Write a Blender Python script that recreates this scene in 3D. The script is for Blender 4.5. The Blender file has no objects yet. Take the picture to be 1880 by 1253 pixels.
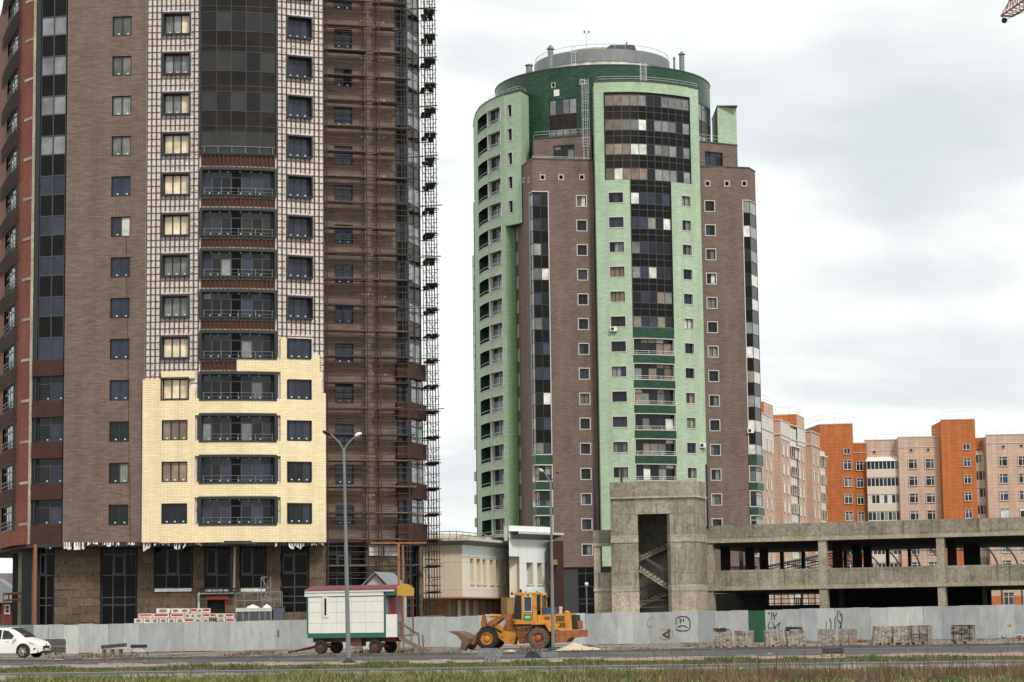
import bpy, math, random
from mathutils import Matrix, Vector
random.seed(7)
R = math.radians
S = bpy.context.scene
COL = S.collection

# ---------------------------------------------------------------- camera
FOC = 4300.0; EYE = 1.4; CX, CY = 940.0, 626.5
PITCH = math.atan((1154.0-CY)/FOC); ROLL = 0.0128
cp, sp = math.cos(PITCH), math.sin(PITCH); cr, sr = math.cos(ROLL), math.sin(ROLL)
cam_d = bpy.data.cameras.new('camera'); cam = bpy.data.objects.new('camera', cam_d); COL.objects.link(cam)
cam_d.sensor_width = 36; cam_d.lens = FOC/1880*36; cam_d.clip_start = .5; cam_d.clip_end = 6000
Rv = Vector((1,0,0)); Uv = Vector((0,-sp,cp)); Fv = Vector((0,cp,sp))
Xc = Rv*cr - Uv*sr; Yc = Rv*sr + Uv*cr; Zc = -Fv
m = Matrix((Xc, Yc, Zc)).transposed().to_4x4(); m.translation = (0,0,EYE)
cam.matrix_world = m
S.camera = cam

# ---------------------------------------------------------------- sky, sun, exposure
SUN_EL, SUN_AZ = R(44), R(156)       # azimuth clockwise from +Y: behind the camera, a little to the left
w = bpy.data.worlds.new('World'); S.world = w; w.use_nodes = True
nt = w.node_tree; nt.nodes.clear(); N = nt.nodes.new; L = nt.links.new
out = N('ShaderNodeOutputWorld'); bg = N('ShaderNodeBackground'); bg.inputs[1].default_value = .1
sky = N('ShaderNodeTexSky'); sky.sky_type = 'NISHITA'; sky.sun_disc = False
sky.sun_elevation = SUN_EL; sky.sun_rotation = SUN_AZ; sky.dust_density = 2.0
tc = N('ShaderNodeTexCoord'); sx = N('ShaderNodeSeparateXYZ'); L(tc.outputs['Generated'], sx.inputs[0])
def wm(op, a, b=None):
    n = N('ShaderNodeMath'); n.operation = op
    for i, v in enumerate((a, b)):
        if v is None: continue
        if isinstance(v, (int, float)): n.inputs[i].default_value = v
        else: L(v, n.inputs[i])
    return n.outputs[0]
zz = wm('ADD', wm('MAXIMUM', sx.outputs[2], 0.0), .34)
cxy = N('ShaderNodeCombineXYZ'); L(wm('DIVIDE', sx.outputs[0], zz), cxy.inputs[0]); L(wm('DIVIDE', sx.outputs[1], zz), cxy.inputs[1])
def wnoise(scale, det, rough, loc, sc=(1,1,1), dist=0.0):
    mp = N('ShaderNodeMapping'); mp.inputs['Location'].default_value = loc; mp.inputs['Scale'].default_value = sc; L(cxy.outputs[0], mp.inputs[0])
    n = N('ShaderNodeTexNoise'); n.inputs['Scale'].default_value = scale; n.inputs['Detail'].default_value = det
    n.inputs['Roughness'].default_value = rough; n.inputs['Distortion'].default_value = dist
    L(mp.outputs[0], n.inputs['Vector']); return n.outputs[0]
def ramp(fac, stops, links=L, new=N):
    r = new('ShaderNodeValToRGB'); e = r.color_ramp.elements
    while len(e) < len(stops): e.new(.5)
    for i, (p, c) in enumerate(stops): e[i].position = p; e[i].color = (*c, 1)
    links(fac, r.inputs[0]); return r.outputs[0]
n1 = wnoise(3.6, 8, .55, (3.1,.7,0), (.8,1.1,1), .25)
n2 = wnoise(10.0, 7, .55, (8.4,2.2,0), (.7,1.2,1), .4)
cl = wm('ADD', wm('MULTIPLY', n1, .68), wm('MULTIPLY', n2, .32))
# broad grey cloud banks low over the site: (azimuth, elevation, half widths) as slopes of the view direction
az = wm('DIVIDE', sx.outputs[0], wm('MAXIMUM', sx.outputs[1], .05)); el = wm('DIVIDE', sx.outputs[2], wm('MAXIMUM', sx.outputs[1], .05))
mask = None
for (a0, e0, wa, we, k_) in ((.190,.222,.055,.024,.24), (.150,.250,.022,.012,.07), (.165,.180,.030,.010,.16), (.150,.148,.080,.012,.15), (.19,.118,.09,.012,.13), (.085,.225,.020,.024,.10), (-.012,.252,.028,.014,.08), (.150,.098,.07,.007,.08), (.12,.205,.03,.008,.06), (-.02,.065,.03,.05,.07)):
    d2 = wm('ADD', wm('POWER', wm('DIVIDE', wm('SUBTRACT', az, a0), wa), 2.0), wm('POWER', wm('DIVIDE', wm('SUBTRACT', el, e0), we), 2.0))
    g_ = wm('MULTIPLY', wm('DIVIDE', 1.0, wm('ADD', wm('POWER', d2, 1.6), 1.0)), k_); mask = g_ if mask is None else wm('ADD', mask, g_)
cl = wm('SUBTRACT', wm('ADD', cl, .035), wm('MULTIPLY', mask, wm('ADD', wm('MULTIPLY', wm('SUBTRACT', n2, .5), 2.5), 1.0)))
ccol = ramp(cl, [(.30,(7.8,8.25,8.5)), (.40,(8.7,9.1,9.25)), (.465,(9.8,10.2,10.1)), (.52,(11.0,11.3,10.9))])
mx = N('ShaderNodeMix'); mx.data_type = 'RGBA'; mx.inputs[0].default_value = .93
L(sky.outputs[0], mx.inputs[6]); L(ccol, mx.inputs[7])
L(mx.outputs[2], bg.inputs[0]); L(bg.outputs[0], out.inputs[0])

sun_d = bpy.data.lights.new('sun', 'SUN'); sun_d.energy = 2.4; sun_d.angle = R(9); sun_d.color = (1.0,.93,.82)
sun = bpy.data.objects.new('sun', sun_d); COL.objects.link(sun)
sdir = Vector((math.sin(SUN_AZ)*math.cos(SUN_EL), math.cos(SUN_AZ)*math.cos(SUN_EL), math.sin(SUN_EL)))
sun.rotation_euler = (-sdir).to_track_quat('-Z', 'Y').to_euler()
S.view_settings.view_transform = 'Standard'; S.view_settings.look = 'None'
S.view_settings.exposure = 0.0; S.view_settings.gamma = 1.0; S.view_settings.use_curve_mapping = False

# ---------------------------------------------------------------- pixel survey -> metres
def ray(px, py):
    dx, dy = px-CX, CY-py
    x = dx*cr + dy*sr; y = -dx*sr + dy*cr
    return Vector((x, FOC*cp - y*sp, FOC*sp + y*cp))
def at(px, py, d):
    v = ray(px, py); return Vector((0,0,EYE)) + v*(d/v.y)
def gz(x, y):
    g = .0106*max(0., min(1.15, (x+34)/65))**1.35
    return g*max(0., min(y, 175.)-107.)
def on_ground(px, py):      # the ground point seen at a pixel
    v = ray(px, py); lo, hi = 40., 400.
    for _ in range(50):
        mid = (lo+hi)/2; p = Vector((0,0,EYE)) + v*(mid/v.y)
        if p.z > gz(p.x, p.y): lo = mid
        else: hi = mid
    return p

# ---------------------------------------------------------------- mesh helpers
class MB:
    def __init__(s): s.v = []; s.f = []; s.m = []; s.uv = []
    def face(s, pts, m=0, uv=None):
        i = len(s.v); s.v.extend(tuple(p) for p in pts); s.f.append(tuple(range(i, i+len(pts)))); s.m.append(m)
        if uv is None:
            a, b, c = Vector(pts[0]), Vector(pts[1]), Vector(pts[2]); n = (b-a).cross(c-a)
            if n.length < 1e-12 and len(pts) > 3: n = (c-a).cross(Vector(pts[3])-a)
            if n.length > 1e-12: n.normalize()
            if abs(n.z) > .7: uv = [(p[0], p[1]) for p in pts]
            else:
                l = math.hypot(n.x, n.y) or 1; tx, ty = -n.y/l, n.x/l
                uv = [(p[0]*tx+p[1]*ty, p[2]) for p in pts]
        s.uv.extend(uv)
    def hexa(s, b, t, m=0):     # b: 4 bottom pts ccw, t: 4 top pts
        s.face([b[3],b[2],b[1],b[0]], m); s.face(t, m)
        for i in range(4):
            j = (i+1) % 4; s.face([b[i], b[j], t[j], t[i]], m)
    def box(s, x0, x1, y0, y1, z0, z1, m=0):
        if x0 > x1: x0, x1 = x1, x0
        if y0 > y1: y0, y1 = y1, y0
        if z0 > z1: z0, z1 = z1, z0
        b = [(x0,y0,z0),(x1,y0,z0),(x1,y1,z0),(x0,y1,z0)]; t = [(p[0],p[1],z1) for p in b]
        s.hexa(b, t, m)
    def prism(s, poly, z0, z1, m=0, mt=None):    # poly ccw from above (x,y)
        n = len(poly); mt = m if mt is None else mt
        s.face([(p[0],p[1],z1) for p in poly], mt); s.face([(p[0],p[1],z0) for p in reversed(poly)], mt)
        for i in range(n):
            a, b = poly[i], poly[(i+1) % n]
            s.face([(a[0],a[1],z0),(b[0],b[1],z0),(b[0],b[1],z1),(a[0],a[1],z1)], m)
    def extrude_y(s, poly, y0, y1, m=0):          # poly in (x,z), ccw seen from -Y
        n = len(poly)
        s.face([(p[0],y0,p[1]) for p in poly], m); s.face([(p[0],y1,p[1]) for p in reversed(poly)], m)
        for i in range(n):
            a, b = poly[i], poly[(i+1) % n]
            s.face([(b[0],y0,b[1]),(a[0],y0,a[1]),(a[0],y1,a[1]),(b[0],y1,b[1])], m)
    def tube(s, a, b, r, n=6, m=0, r2=None):
        a, b = Vector(a), Vector(b); d = b-a
        if d.length < 1e-6: return
        d.normalize(); x = d.orthogonal().normalized(); y = d.cross(x); r2 = r if r2 is None else r2
        A = [a + (x*math.cos(2*math.pi*i/n) + y*math.sin(2*math.pi*i/n))*r for i in range(n)]
        B = [b + (x*math.cos(2*math.pi*i/n) + y*math.sin(2*math.pi*i/n))*r2 for i in range(n)]
        for i in range(n):
            j = (i+1) % n; s.face([A[i], A[j], B[j], B[i]], m)
        s.face(list(reversed(A)), m); s.face(B, m)
    def path(s, pts, r, n=6, m=0):
        for a, b in zip(pts, pts[1:]): s.tube(a, b, r, n, m)
    def lathe(s, prof, c, axis='z', n=24, m=0, a0=0, a1=2*math.pi):    # prof [(r,h)]
        c = Vector(c); full = abs(a1-a0-2*math.pi) < 1e-6
        def pt(r, h, a):
            if axis == 'z': return c + Vector((r*math.cos(a), r*math.sin(a), h))
            if axis == 'y': return c + Vector((r*math.cos(a), h, r*math.sin(a)))
            return c + Vector((h, r*math.cos(a), r*math.sin(a)))
        for i in range(n):
            p, q = a0+(a1-a0)*i/n, a0+(a1-a0)*(i+1)/n
            for (r0,h0), (r1,h1) in zip(prof, prof[1:]):
                P = [pt(r0,h0,p), pt(r0,h0,q), pt(r1,h1,q), pt(r1,h1,p)]
                if r0 < 1e-6: P = [P[0], P[2], P[3]]
                elif r1 < 1e-6: P = [P[0], P[1], P[2]]
                if axis == 'y': P.reverse()
                s.face(P, m)
    def mesh(s, name, mats, org=(0,0,0), smooth=False):
        me = bpy.data.meshes.new(name)
        ox, oy, oz = org
        me.from_pydata([(v[0]-ox, v[1]-oy, v[2]-oz) for v in s.v], [], s.f)
        for mm in (mats if isinstance(mats, (list, tuple)) else [mats]): me.materials.append(mm)
        me.polygons.foreach_set('material_index', s.m)
        ul = me.uv_layers.new(name='UVMap'); flat = [c for u in s.uv for c in u]; ul.data.foreach_set('uv', flat)
        if smooth:
            me.polygons.foreach_set('use_smooth', [True]*len(s.f))
            import bmesh
            bm = bmesh.new(); bm.from_mesh(me); bmesh.ops.remove_doubles(bm, verts=bm.verts, dist=.0005); bm.to_mesh(me); bm.free()
            me.set_sharp_from_angle(angle=R(38))
        me.update(); return me

WL = {}     # world location of unrotated parents
def link(name, me, parent=None, loc=None, rz=0.0, rot=None):
    o = bpy.data.objects.new(name, me); COL.objects.link(o)
    if parent is not None:
        o.parent = parent
        pl = WL.get(parent.name, Vector((0,0,0)))
        if loc is not None: o.location = Vector(loc)-pl
    elif loc is not None: o.location = loc
    if rz: o.rotation_euler[2] = rz
    if rot: o.rotation_euler = rot
    WL[o.name] = Vector(loc) if loc is not None else (WL.get(parent.name, Vector((0,0,0))) if parent else Vector((0,0,0)))
    return o
def part(name, mb, mats, parent, kind=None, smooth=False, label=None):     # mesh given in world coordinates, origin = parent origin
    if not mb.f: return None
    org = WL[parent.name] if parent else (0,0,0)
    o = link(name, mb.mesh(name, mats, org, smooth), parent)
    if parent is not None: WL[o.name] = WL[parent.name]
    if kind: o['kind'] = kind
    if label: o['label'] = label
    return o
def child(name, me, parent, loc=(0,0,0), rot=None):      # local placement (sub-part under a rotated part)
    o = bpy.data.objects.new(name, me); COL.objects.link(o); o.parent = parent; o.location = loc
    if rot: o.rotation_euler = rot
    return o
def thing(name, label, cat, loc=(0,0,0), group=None, rz=0.0):
    o = bpy.data.objects.new(name, None); COL.objects.link(o); o.location = loc; o.rotation_euler[2] = rz
    o.empty_display_size = .3
    o['label'] = label; o['category'] = cat
    if group: o['group'] = group
    WL[o.name] = Vector(loc); return o
def structure(name, mb, mats, smooth=False, kind='structure'):
    o = link(name, mb.mesh(name, mats, (0,0,0), smooth)); o['kind'] = kind; return o
def copy_tree(o, parent=None):
    c = o.copy(); COL.objects.link(c); c.parent = parent
    for ch in list(o.children): copy_tree(ch, c)
    return c

# ---------------------------------------------------------------- materials
def mat(name, col, rough=.7, metal=0.0, var=.15, scale=3.0, stretch=(1,1,1), bump=0.0, rnd=0.0, spec=.5, stain=None, det=5, coord='pos'):
    m = bpy.data.materials.new(name); m.use_nodes = True; t = m.node_tree; N = t.nodes.new; L = t.links.new
    b = t.nodes['Principled BSDF']; b.inputs['Roughness'].default_value = rough; b.inputs['Metallic'].default_value = metal
    b.inputs['Specular IOR Level'].default_value = spec
    if coord == 'pos': g = N('ShaderNodeNewGeometry').outputs['Position']
    else: g = N('ShaderNodeTexCoord').outputs['UV' if coord == 'uv' else 'Object']
    mp = N('ShaderNodeMapping'); mp.inputs['Scale'].default_value = stretch; L(g, mp.inputs[0])
    n = N('ShaderNodeTexNoise'); n.inputs['Scale'].default_value = scale; n.inputs['Detail'].default_value = det; n.inputs['Roughness'].default_value = .62; L(mp.outputs[0], n.inputs['Vector'])
    mr = N('ShaderNodeMapRange'); mr.inputs['From Min'].default_value = .3; mr.inputs['From Max'].default_value = .7
    mr.inputs['To Min'].default_value = 1-var; mr.inputs['To Max'].default_value = 1+var; L(n.outputs[0], mr.inputs[0])
    fac = mr.outputs[0]
    if rnd:
        oi = N('ShaderNodeObjectInfo'); r2 = N('ShaderNodeMapRange'); r2.inputs['To Min'].default_value = 1-rnd; r2.inputs['To Max'].default_value = 1+rnd
        L(oi.outputs['Random'], r2.inputs[0]); mu = N('ShaderNodeMath'); mu.operation = 'MULTIPLY'; L(fac, mu.inputs[0]); L(r2.outputs[0], mu.inputs[1]); fac = mu.outputs[0]
    vm = N('ShaderNodeVectorMath'); vm.operation = 'SCALE'; vm.inputs[0].default_value = col; L(fac, vm.inputs['Scale'])
    colout = vm.outputs[0]
    if stain:       # (colour, threshold, softness, scale, stretch)
        sc_, th, so, ss, st = stain
        mp2 = N('ShaderNodeMapping'); mp2.inputs['Scale'].default_value = st; L(g, mp2.inputs[0])
        n2 = N('ShaderNodeTexNoise'); n2.inputs['Scale'].default_value = ss; n2.inputs['Detail'].default_value = 7; n2.inputs['Roughness'].default_value = .65; L(mp2.outputs[0], n2.inputs['Vector'])
        m2 = N('ShaderNodeMapRange'); m2.inputs['From Min'].default_value = th; m2.inputs['From Max'].default_value = th+so; L(n2.outputs[0], m2.inputs[0])
        mx = N('ShaderNodeMix'); mx.data_type = 'RGBA'; L(m2.outputs[0], mx.inputs[0]); L(colout, mx.inputs[6]); mx.inputs[7].default_value = (*sc_, 1); colout = mx.outputs[2]
    L(colout, b.inputs['Base Color'])
    if bump:
        bp = N('ShaderNodeBump'); bp.inputs['Strength'].default_value = bump; bp.inputs['Distance'].default_value = .03; L(n.outputs[0], bp.inputs['Height']); L(bp.outputs[0], b.inputs['Normal'])
    return m
def brickmat(name, c1, c2, mortar, bw=.5, rh=.13, ms=.012, rough=.8, var=.12, blotch=None, offset=.5, bump=.25, streak=0.0):
    m = bpy.data.materials.new(name); m.use_nodes = True; t = m.node_tree; N = t.nodes.new; L = t.links.new
    b = t.nodes['Principled BSDF']; b.inputs['Roughness'].default_value = rough; b.inputs['Specular IOR Level'].default_value = .3
    uv = N('ShaderNodeTexCoord').outputs['UV']
    br = N('ShaderNodeTexBrick'); br.offset = offset; L(uv, br.inputs['Vector'])
    br.inputs['Color1'].default_value = (*c1,1); br.inputs['Color2'].default_value = (*c2,1); br.inputs['Mortar'].default_value = (*mortar,1)
    br.inputs['Scale'].default_value = 1.0; br.inputs['Mortar Size'].default_value = ms; br.inputs['Mortar Smooth'].default_value = .3
    br.inputs['Brick Width'].default_value = bw; br.inputs['Row Height'].default_value = rh; br.inputs['Bias'].default_value = 0
    def noise(sc, st, lo, hi, det=4):
        mp = N('ShaderNodeMapping'); mp.inputs['Scale'].default_value = st; L(uv, mp.inputs[0])
        n = N('ShaderNodeTexNoise'); n.inputs['Scale'].default_value = sc; n.inputs['Detail'].default_value = det; n.inputs['Roughness'].default_value = .6; L(mp.outputs[0], n.inputs['Vector'])
        r = N('ShaderNodeMapRange'); r.inputs['From Min'].default_value = .3; r.inputs['From Max'].default_value = .7; r.inputs['To Min'].default_value = lo; r.inputs['To Max'].default_value = hi; L(n.outputs[0], r.inputs[0]); return r.outputs[0]
    f = noise(.35, (1,.8,1), 1-var, 1+var)
    if streak:
        f2 = noise(1.0, (.9,7.5,1), 1-streak, 1+streak, 3); mu = N('ShaderNodeMath'); mu.operation = 'MULTIPLY'; L(f, mu.inputs[0]); L(f2, mu.inputs[1]); f = mu.outputs[0]
    f5 = noise(1.0, (1.1,.10,1), .90, 1.09, 4); mu5 = N('ShaderNodeMath'); mu5.operation = 'MULTIPLY'; L(f, mu5.inputs[0]); L(f5, mu5.inputs[1]); f = mu5.outputs[0]
    vm = N('ShaderNodeVectorMath'); vm.operation = 'SCALE'; L(br.outputs['Color'], vm.inputs[0]); L(f, vm.inputs['Scale']); co = vm.outputs[0]
    if blotch:
        bc, sc, th = blotch
        f3 = noise(sc, (1,2.2,1), 0, 1, 6)
        m2 = N('ShaderNodeMapRange'); m2.inputs['From Min'].default_value = th; m2.inputs['From Max'].default_value = th+.15; L(f3, m2.inputs[0])
        mx = N('ShaderNodeMix'); mx.data_type = 'RGBA'; L(m2.outputs[0], mx.inputs[0]); L(co, mx.inputs[6]); mx.inputs[7].default_value = (*bc,1); co = mx.outputs[2]
    L(co, b.inputs['Base Color'])
    bp = N('ShaderNodeBump'); bp.inputs['Strength'].default_value = bump; bp.inputs['Distance'].default_value = .02; bp.invert = True
    L(br.outputs['Fac'], bp.inputs['Height']); L(bp.outputs[0], b.inputs['Normal'])
    return m
def glass(name, col, rough=.06, spec=.5, fold=0.0, ior=1.5, rnd=.35, bump=.06):
    m = bpy.data.materials.new(name); m.use_nodes = True; t = m.node_tree; N = t.nodes.new; L = t.links.new
    b = t.nodes['Principled BSDF']; b.inputs['Roughness'].default_value = rough; b.inputs['IOR'].default_value = ior; b.inputs['Specular IOR Level'].default_value = spec
    g = N('ShaderNodeNewGeometry').outputs['Position']; oi = N('ShaderNodeObjectInfo')
    n = N('ShaderNodeTexNoise'); n.inputs['Scale'].default_value = 1.3; n.inputs['Detail'].default_value = 3; L(g, n.inputs['Vector'])
    mr = N('ShaderNodeMapRange'); mr.inputs['From Min'].default_value = .3; mr.inputs['From Max'].default_value = .7; mr.inputs['To Min'].default_value = .7; mr.inputs['To Max'].default_value = 1.3; L(n.outputs[0], mr.inputs[0])
    r2 = N('ShaderNodeMapRange'); r2.inputs['To Min'].default_value = 1-rnd; r2.inputs['To Max'].default_value = 1+rnd; L(oi.outputs['Random'], r2.inputs[0])
    mu = N('ShaderNodeMath'); mu.operation = 'MULTIPLY'; L(mr.outputs[0], mu.inputs[0]); L(r2.outputs[0], mu.inputs[1]); f = mu.outputs[0]
    if fold:
        tcn = N('ShaderNodeTexCoord'); wv = N('ShaderNodeTexWave'); wv.bands_direction = 'X'; wv.inputs['Scale'].default_value = 2.6; wv.inputs['Distortion'].default_value = 3.5; wv.inputs['Detail'].default_value = 2
        L(tcn.outputs['Object'], wv.inputs['Vector']); r3 = N('ShaderNodeMapRange'); r3.inputs['To Min'].default_value = 1-fold; r3.inputs['To Max'].default_value = 1+fold*.4; L(wv.outputs['Fac'], r3.inputs[0])
        m2 = N('ShaderNodeMath'); m2.operation = 'MULTIPLY'; L(f, m2.inputs[0]); L(r3.outputs[0], m2.inputs[1]); f = m2.outputs[0]
    vm = N('ShaderNodeVectorMath'); vm.operation = 'SCALE'; vm.inputs[0].default_value = col; L(f, vm.inputs['Scale']); L(vm.outputs[0], b.inputs['Base Color'])
    bp = N('ShaderNodeBump'); bp.inputs['Strength'].default_value = bump; bp.inputs['Distance'].default_value = .05; L(n.outputs[0], bp.inputs['Height']); L(bp.outputs[0], b.inputs['Normal'])
    return m
def concretemat(name, base, dark, th=.50):
    m = bpy.data.materials.new(name); m.use_nodes = True; t = m.node_tree; N = t.nodes.new; L = t.links.new
    b = t.nodes['Principled BSDF']; b.inputs['Roughness'].default_value = .95; b.inputs['Specular IOR Level'].default_value = .2
    uv = N('ShaderNodeTexCoord').outputs['UV']; geo = N('ShaderNodeNewGeometry').outputs['Position']
    def nz(src, sc, st, det, lo, hi, a, c, rough=.65):
        mp = N('ShaderNodeMapping'); mp.inputs['Scale'].default_value = st; L(src, mp.inputs[0])
        n = N('ShaderNodeTexNoise'); n.inputs['Scale'].default_value = sc; n.inputs['Detail'].default_value = det; n.inputs['Roughness'].default_value = rough; L(mp.outputs[0], n.inputs['Vector'])
        r = N('ShaderNodeMapRange'); r.inputs['From Min'].default_value = a; r.inputs['From Max'].default_value = c; r.inputs['To Min'].default_value = lo; r.inputs['To Max'].default_value = hi; L(n.outputs[0], r.inputs[0]); return r.outputs[0]
    fine = nz(geo, 5.0, (1,1,1), 6, .62, 1.38, .3, .7, .75); big = nz(geo, .5, (1,1,.8), 4, .78, 1.2, .35, .65)
    oi = N('ShaderNodeObjectInfo'); ro = N('ShaderNodeMapRange'); ro.inputs['To Min'].default_value = .86; ro.inputs['To Max'].default_value = 1.12; L(oi.outputs['Random'], ro.inputs[0])
    def mul(x, y):
        q = N('ShaderNodeMath'); q.operation = 'MULTIPLY'; L(x, q.inputs[0]); L(y, q.inputs[1]); return q.outputs[0]
    f = mul(mul(fine, big), ro.outputs[0])
    vm = N('ShaderNodeVectorMath'); vm.operation = 'SCALE'; vm.inputs[0].default_value = base; L(f, vm.inputs['Scale'])
    def mix(fac, c0, c1):
        q = N('ShaderNodeMix'); q.data_type = 'RGBA'; L(fac, q.inputs[0]); L(c0, q.inputs[6]); q.inputs[7].default_value = (*c1, 1); return q.outputs[2]
    c = mix(nz(geo, 1.6, (1,1,.9), 8, 0, .75, th, th+.22, .72), vm.outputs[0], dark)
    c = mix(nz(geo, 1.0, (3.2,3.2,.22), 5, 0, .7, th+.03, th+.2), c, dark)
    br = N('ShaderNodeTexBrick'); br.offset = .0; L(uv, br.inputs['Vector']); br.inputs['Scale'].default_value = 1; br.inputs['Mortar Size'].default_value = .014; br.inputs['Brick Width'].default_value = 1.22; br.inputs['Row Height'].default_value = 2.6
    c = mix(mul(br.outputs['Fac'], nz(geo, 1.5, (1,1,1), 3, .2, .9, .35, .6)), c, dark)
    L(c, b.inputs['Base Color'])
    bp = N('ShaderNodeBump'); bp.inputs['Strength'].default_value = .5; bp.inputs['Distance'].default_value = .03; L(fine, bp.inputs['Height']); L(bp.outputs[0], b.inputs['Normal'])
    return m
M = {}
M['brown'] = brickmat('brown_brick', (.150,.108,.092), (.205,.148,.122), (.085,.064,.058), streak=.16, ms=.016)
M['brown_b'] = brickmat('brown_brick_finished', (.150,.104,.092), (.195,.138,.120), (.095,.072,.066), bw=.6, rh=.2, streak=.14, ms=.02)
M['redbrick'] = brickmat('red_brick', (.115,.036,.022), (.155,.052,.030), (.06,.03,.024), bw=.27, rh=.1, streak=.1)
M['darkred'] = brickmat('dark_red_cladding', (.060,.026,.022), (.078,.034,.028), (.03,.014,.012), bw=.6, rh=.13, ms=.02)
M['cream'] = brickmat('cream_cladding', (.77,.645,.41), (.86,.73,.50), (.48,.37,.22), bw=.5, rh=.125, ms=.012, var=.05, streak=.05)
M['lgreen'] = brickmat('light_green_tile', (.325,.435,.30), (.415,.52,.375), (.27,.40,.26), bw=.5, rh=.15, ms=.012, var=.07, streak=.08)
M['mgreen'] = brickmat('shaded_green_tile', (.26,.43,.23), (.33,.50,.29), (.20,.36,.18), bw=.5, rh=.15, ms=.012, var=.06, streak=.16)  # light green tile darkened: shade on the turned side faces put into colour
M['dgreen'] = brickmat('dark_green_tile', (.012,.050,.028), (.026,.076,.042), (.008,.028,.018), bw=.5, rh=.2, ms=.02, rough=.35, streak=.35, var=.2)
M['orange'] = brickmat('orange_tile', (.43,.135,.042), (.48,.155,.05), (.26,.08,.03), bw=.9, rh=.6, ms=.025, streak=.05, var=.08, offset=0)
M['pink'] = brickmat('pink_tile', (.50,.35,.27), (.56,.40,.31), (.34,.24,.19), bw=.9, rh=.6, ms=.025, streak=.05, var=.07, offset=0)
M['whitewall'] = brickmat('off_white_panel', (.62,.60,.56), (.66,.64,.60), (.40,.38,.36), bw=1.2, rh=.6, ms=.03, var=.05)
M['ins'] = mat('white_insulation_board', (.69,.665,.635), .9, var=.2, scale=2.2, stretch=(3,3,1), stain=((.42,.17,.14), .56, .06, 5.5, (1,1,2.2)))
M['rag'] = mat('white_membrane_rag', (.72,.72,.72), .8, var=.25, scale=4)
M['stud'] = mat('dark_steel_stud', (.052,.034,.030), .6, var=.3, scale=4)
M['strap'] = mat('red_primer_strap', (.21,.065,.05), .7, var=.3, scale=3)
M['dframe'] = mat('dark_grey_frame', (.017,.019,.022), .45, var=.1)
M['mframe'] = mat('mid_grey_frame', (.046,.050,.054), .45, var=.1)
M['spandrel'] = glass('black_spandrel_glass', (.008,.0075,.0075), .18, spec=.14, rnd=.2)
M['spandrel_b'] = glass('brown_spandrel_glass', (.018,.013,.012), .2, spec=.18, rnd=.3)
M['g_dark'] = glass('dark_window_glass', (.010,.012,.015), .05, .32)
M['g_blue'] = glass('blue_grey_window_glass', (.024,.030,.054), .05, .42)
M['g_light'] = glass('painted_sky_reflection_glass', (.20,.205,.225), .08, .5, rnd=.25)  # pale base colour stands in for sky reflection and glare
M['g_grey'] = glass('net_curtain_behind_glass', (.19,.20,.19), .1, .5, fold=.45, rnd=.5)
M['g_smoke'] = glass('smoky_brown_glass', (.020,.019,.016), .05, .50, rnd=.5)
M['g_cream'] = glass('painted_warm_reflection_glass', (.80,.66,.46), .12, .5, rnd=.15, fold=.12)  # warm bright sky reflection put into the pane's base colour
M['g_white'] = glass('white_curtain_behind_glass', (.62,.62,.58), .12, .5, rnd=.2, fold=.15)
M['g_tan'] = glass('tan_curtain_behind_glass', (.22,.175,.13), .12, .5, rnd=.35, fold=.45)
M['g_black'] = glass('black_shop_glass', (.004,.0045,.0045), .06, .10, rnd=.3)
M['white'] = mat('white_paint', (.72,.71,.68), .55, var=.08, scale=2)
M['trimw'] = mat('pale_window_trim', (.50,.49,.46), .6, var=.12, scale=3)
M['sticker'] = mat('white_sticker', (.75,.75,.75), .6, var=.02)
M['concrete'] = concretemat('raw_concrete', (.290,.262,.208), (.075,.069,.058))
M['concrete2'] = concretemat('pale_concrete', (.385,.345,.27), (.13,.118,.095), th=.56)
M['baybrick'] = brickmat('dark_red_brick', (.075,.024,.016), (.10,.034,.022), (.045,.02,.016), bw=.27, rh=.1)
M['redbrick_b'] = brickmat('orange_red_brick', (.20,.062,.032), (.27,.092,.05), (.11,.05,.038), bw=.27, rh=.1, streak=.12, var=.18)
M['brown_r'] = brickmat('brown_brick_behind_scaffold', (.175,.120,.102), (.235,.165,.138), (.10,.072,.064), streak=.18, ms=.016, var=.16)
M['concd'] = mat('shade_darkened_concrete', (.045,.042,.038), .95, var=.3, scale=.8)  # concrete with the shade under decks and soffits put into its colour
M['wool'] = mat('mineral_wool_slab', (.130,.093,.064), 1.0, var=.34, scale=7, rnd=.22, bump=.7, stain=((.06,.038,.026), .60, .06, 3.2, (1,1,1)))
M['woolback'] = mat('wool_backing', (.09,.062,.042), 1.0, var=.3, scale=5)
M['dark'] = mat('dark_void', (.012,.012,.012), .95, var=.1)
M['steel'] = mat('galvanised_steel', (.19,.205,.215), .5, .3, var=.14, scale=1.3, stretch=(1,1,.5))
M['rail'] = mat('light_metal_rail', (.55,.56,.56), .45, .2, var=.1)
M['scaf'] = mat('scaffold_tube', (.040,.027,.021), .65, var=.35, scale=5)
M['rusty'] = mat('rusty_steel', (.26,.105,.05), .85, var=.35, scale=6)
M['wood'] = mat('weathered_timber', (.165,.125,.095), .9, var=.4, scale=7, rnd=.3)
M['woodd'] = mat('dark_timber', (.055,.043,.036), .9, var=.4, scale=7, rnd=.3)

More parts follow.
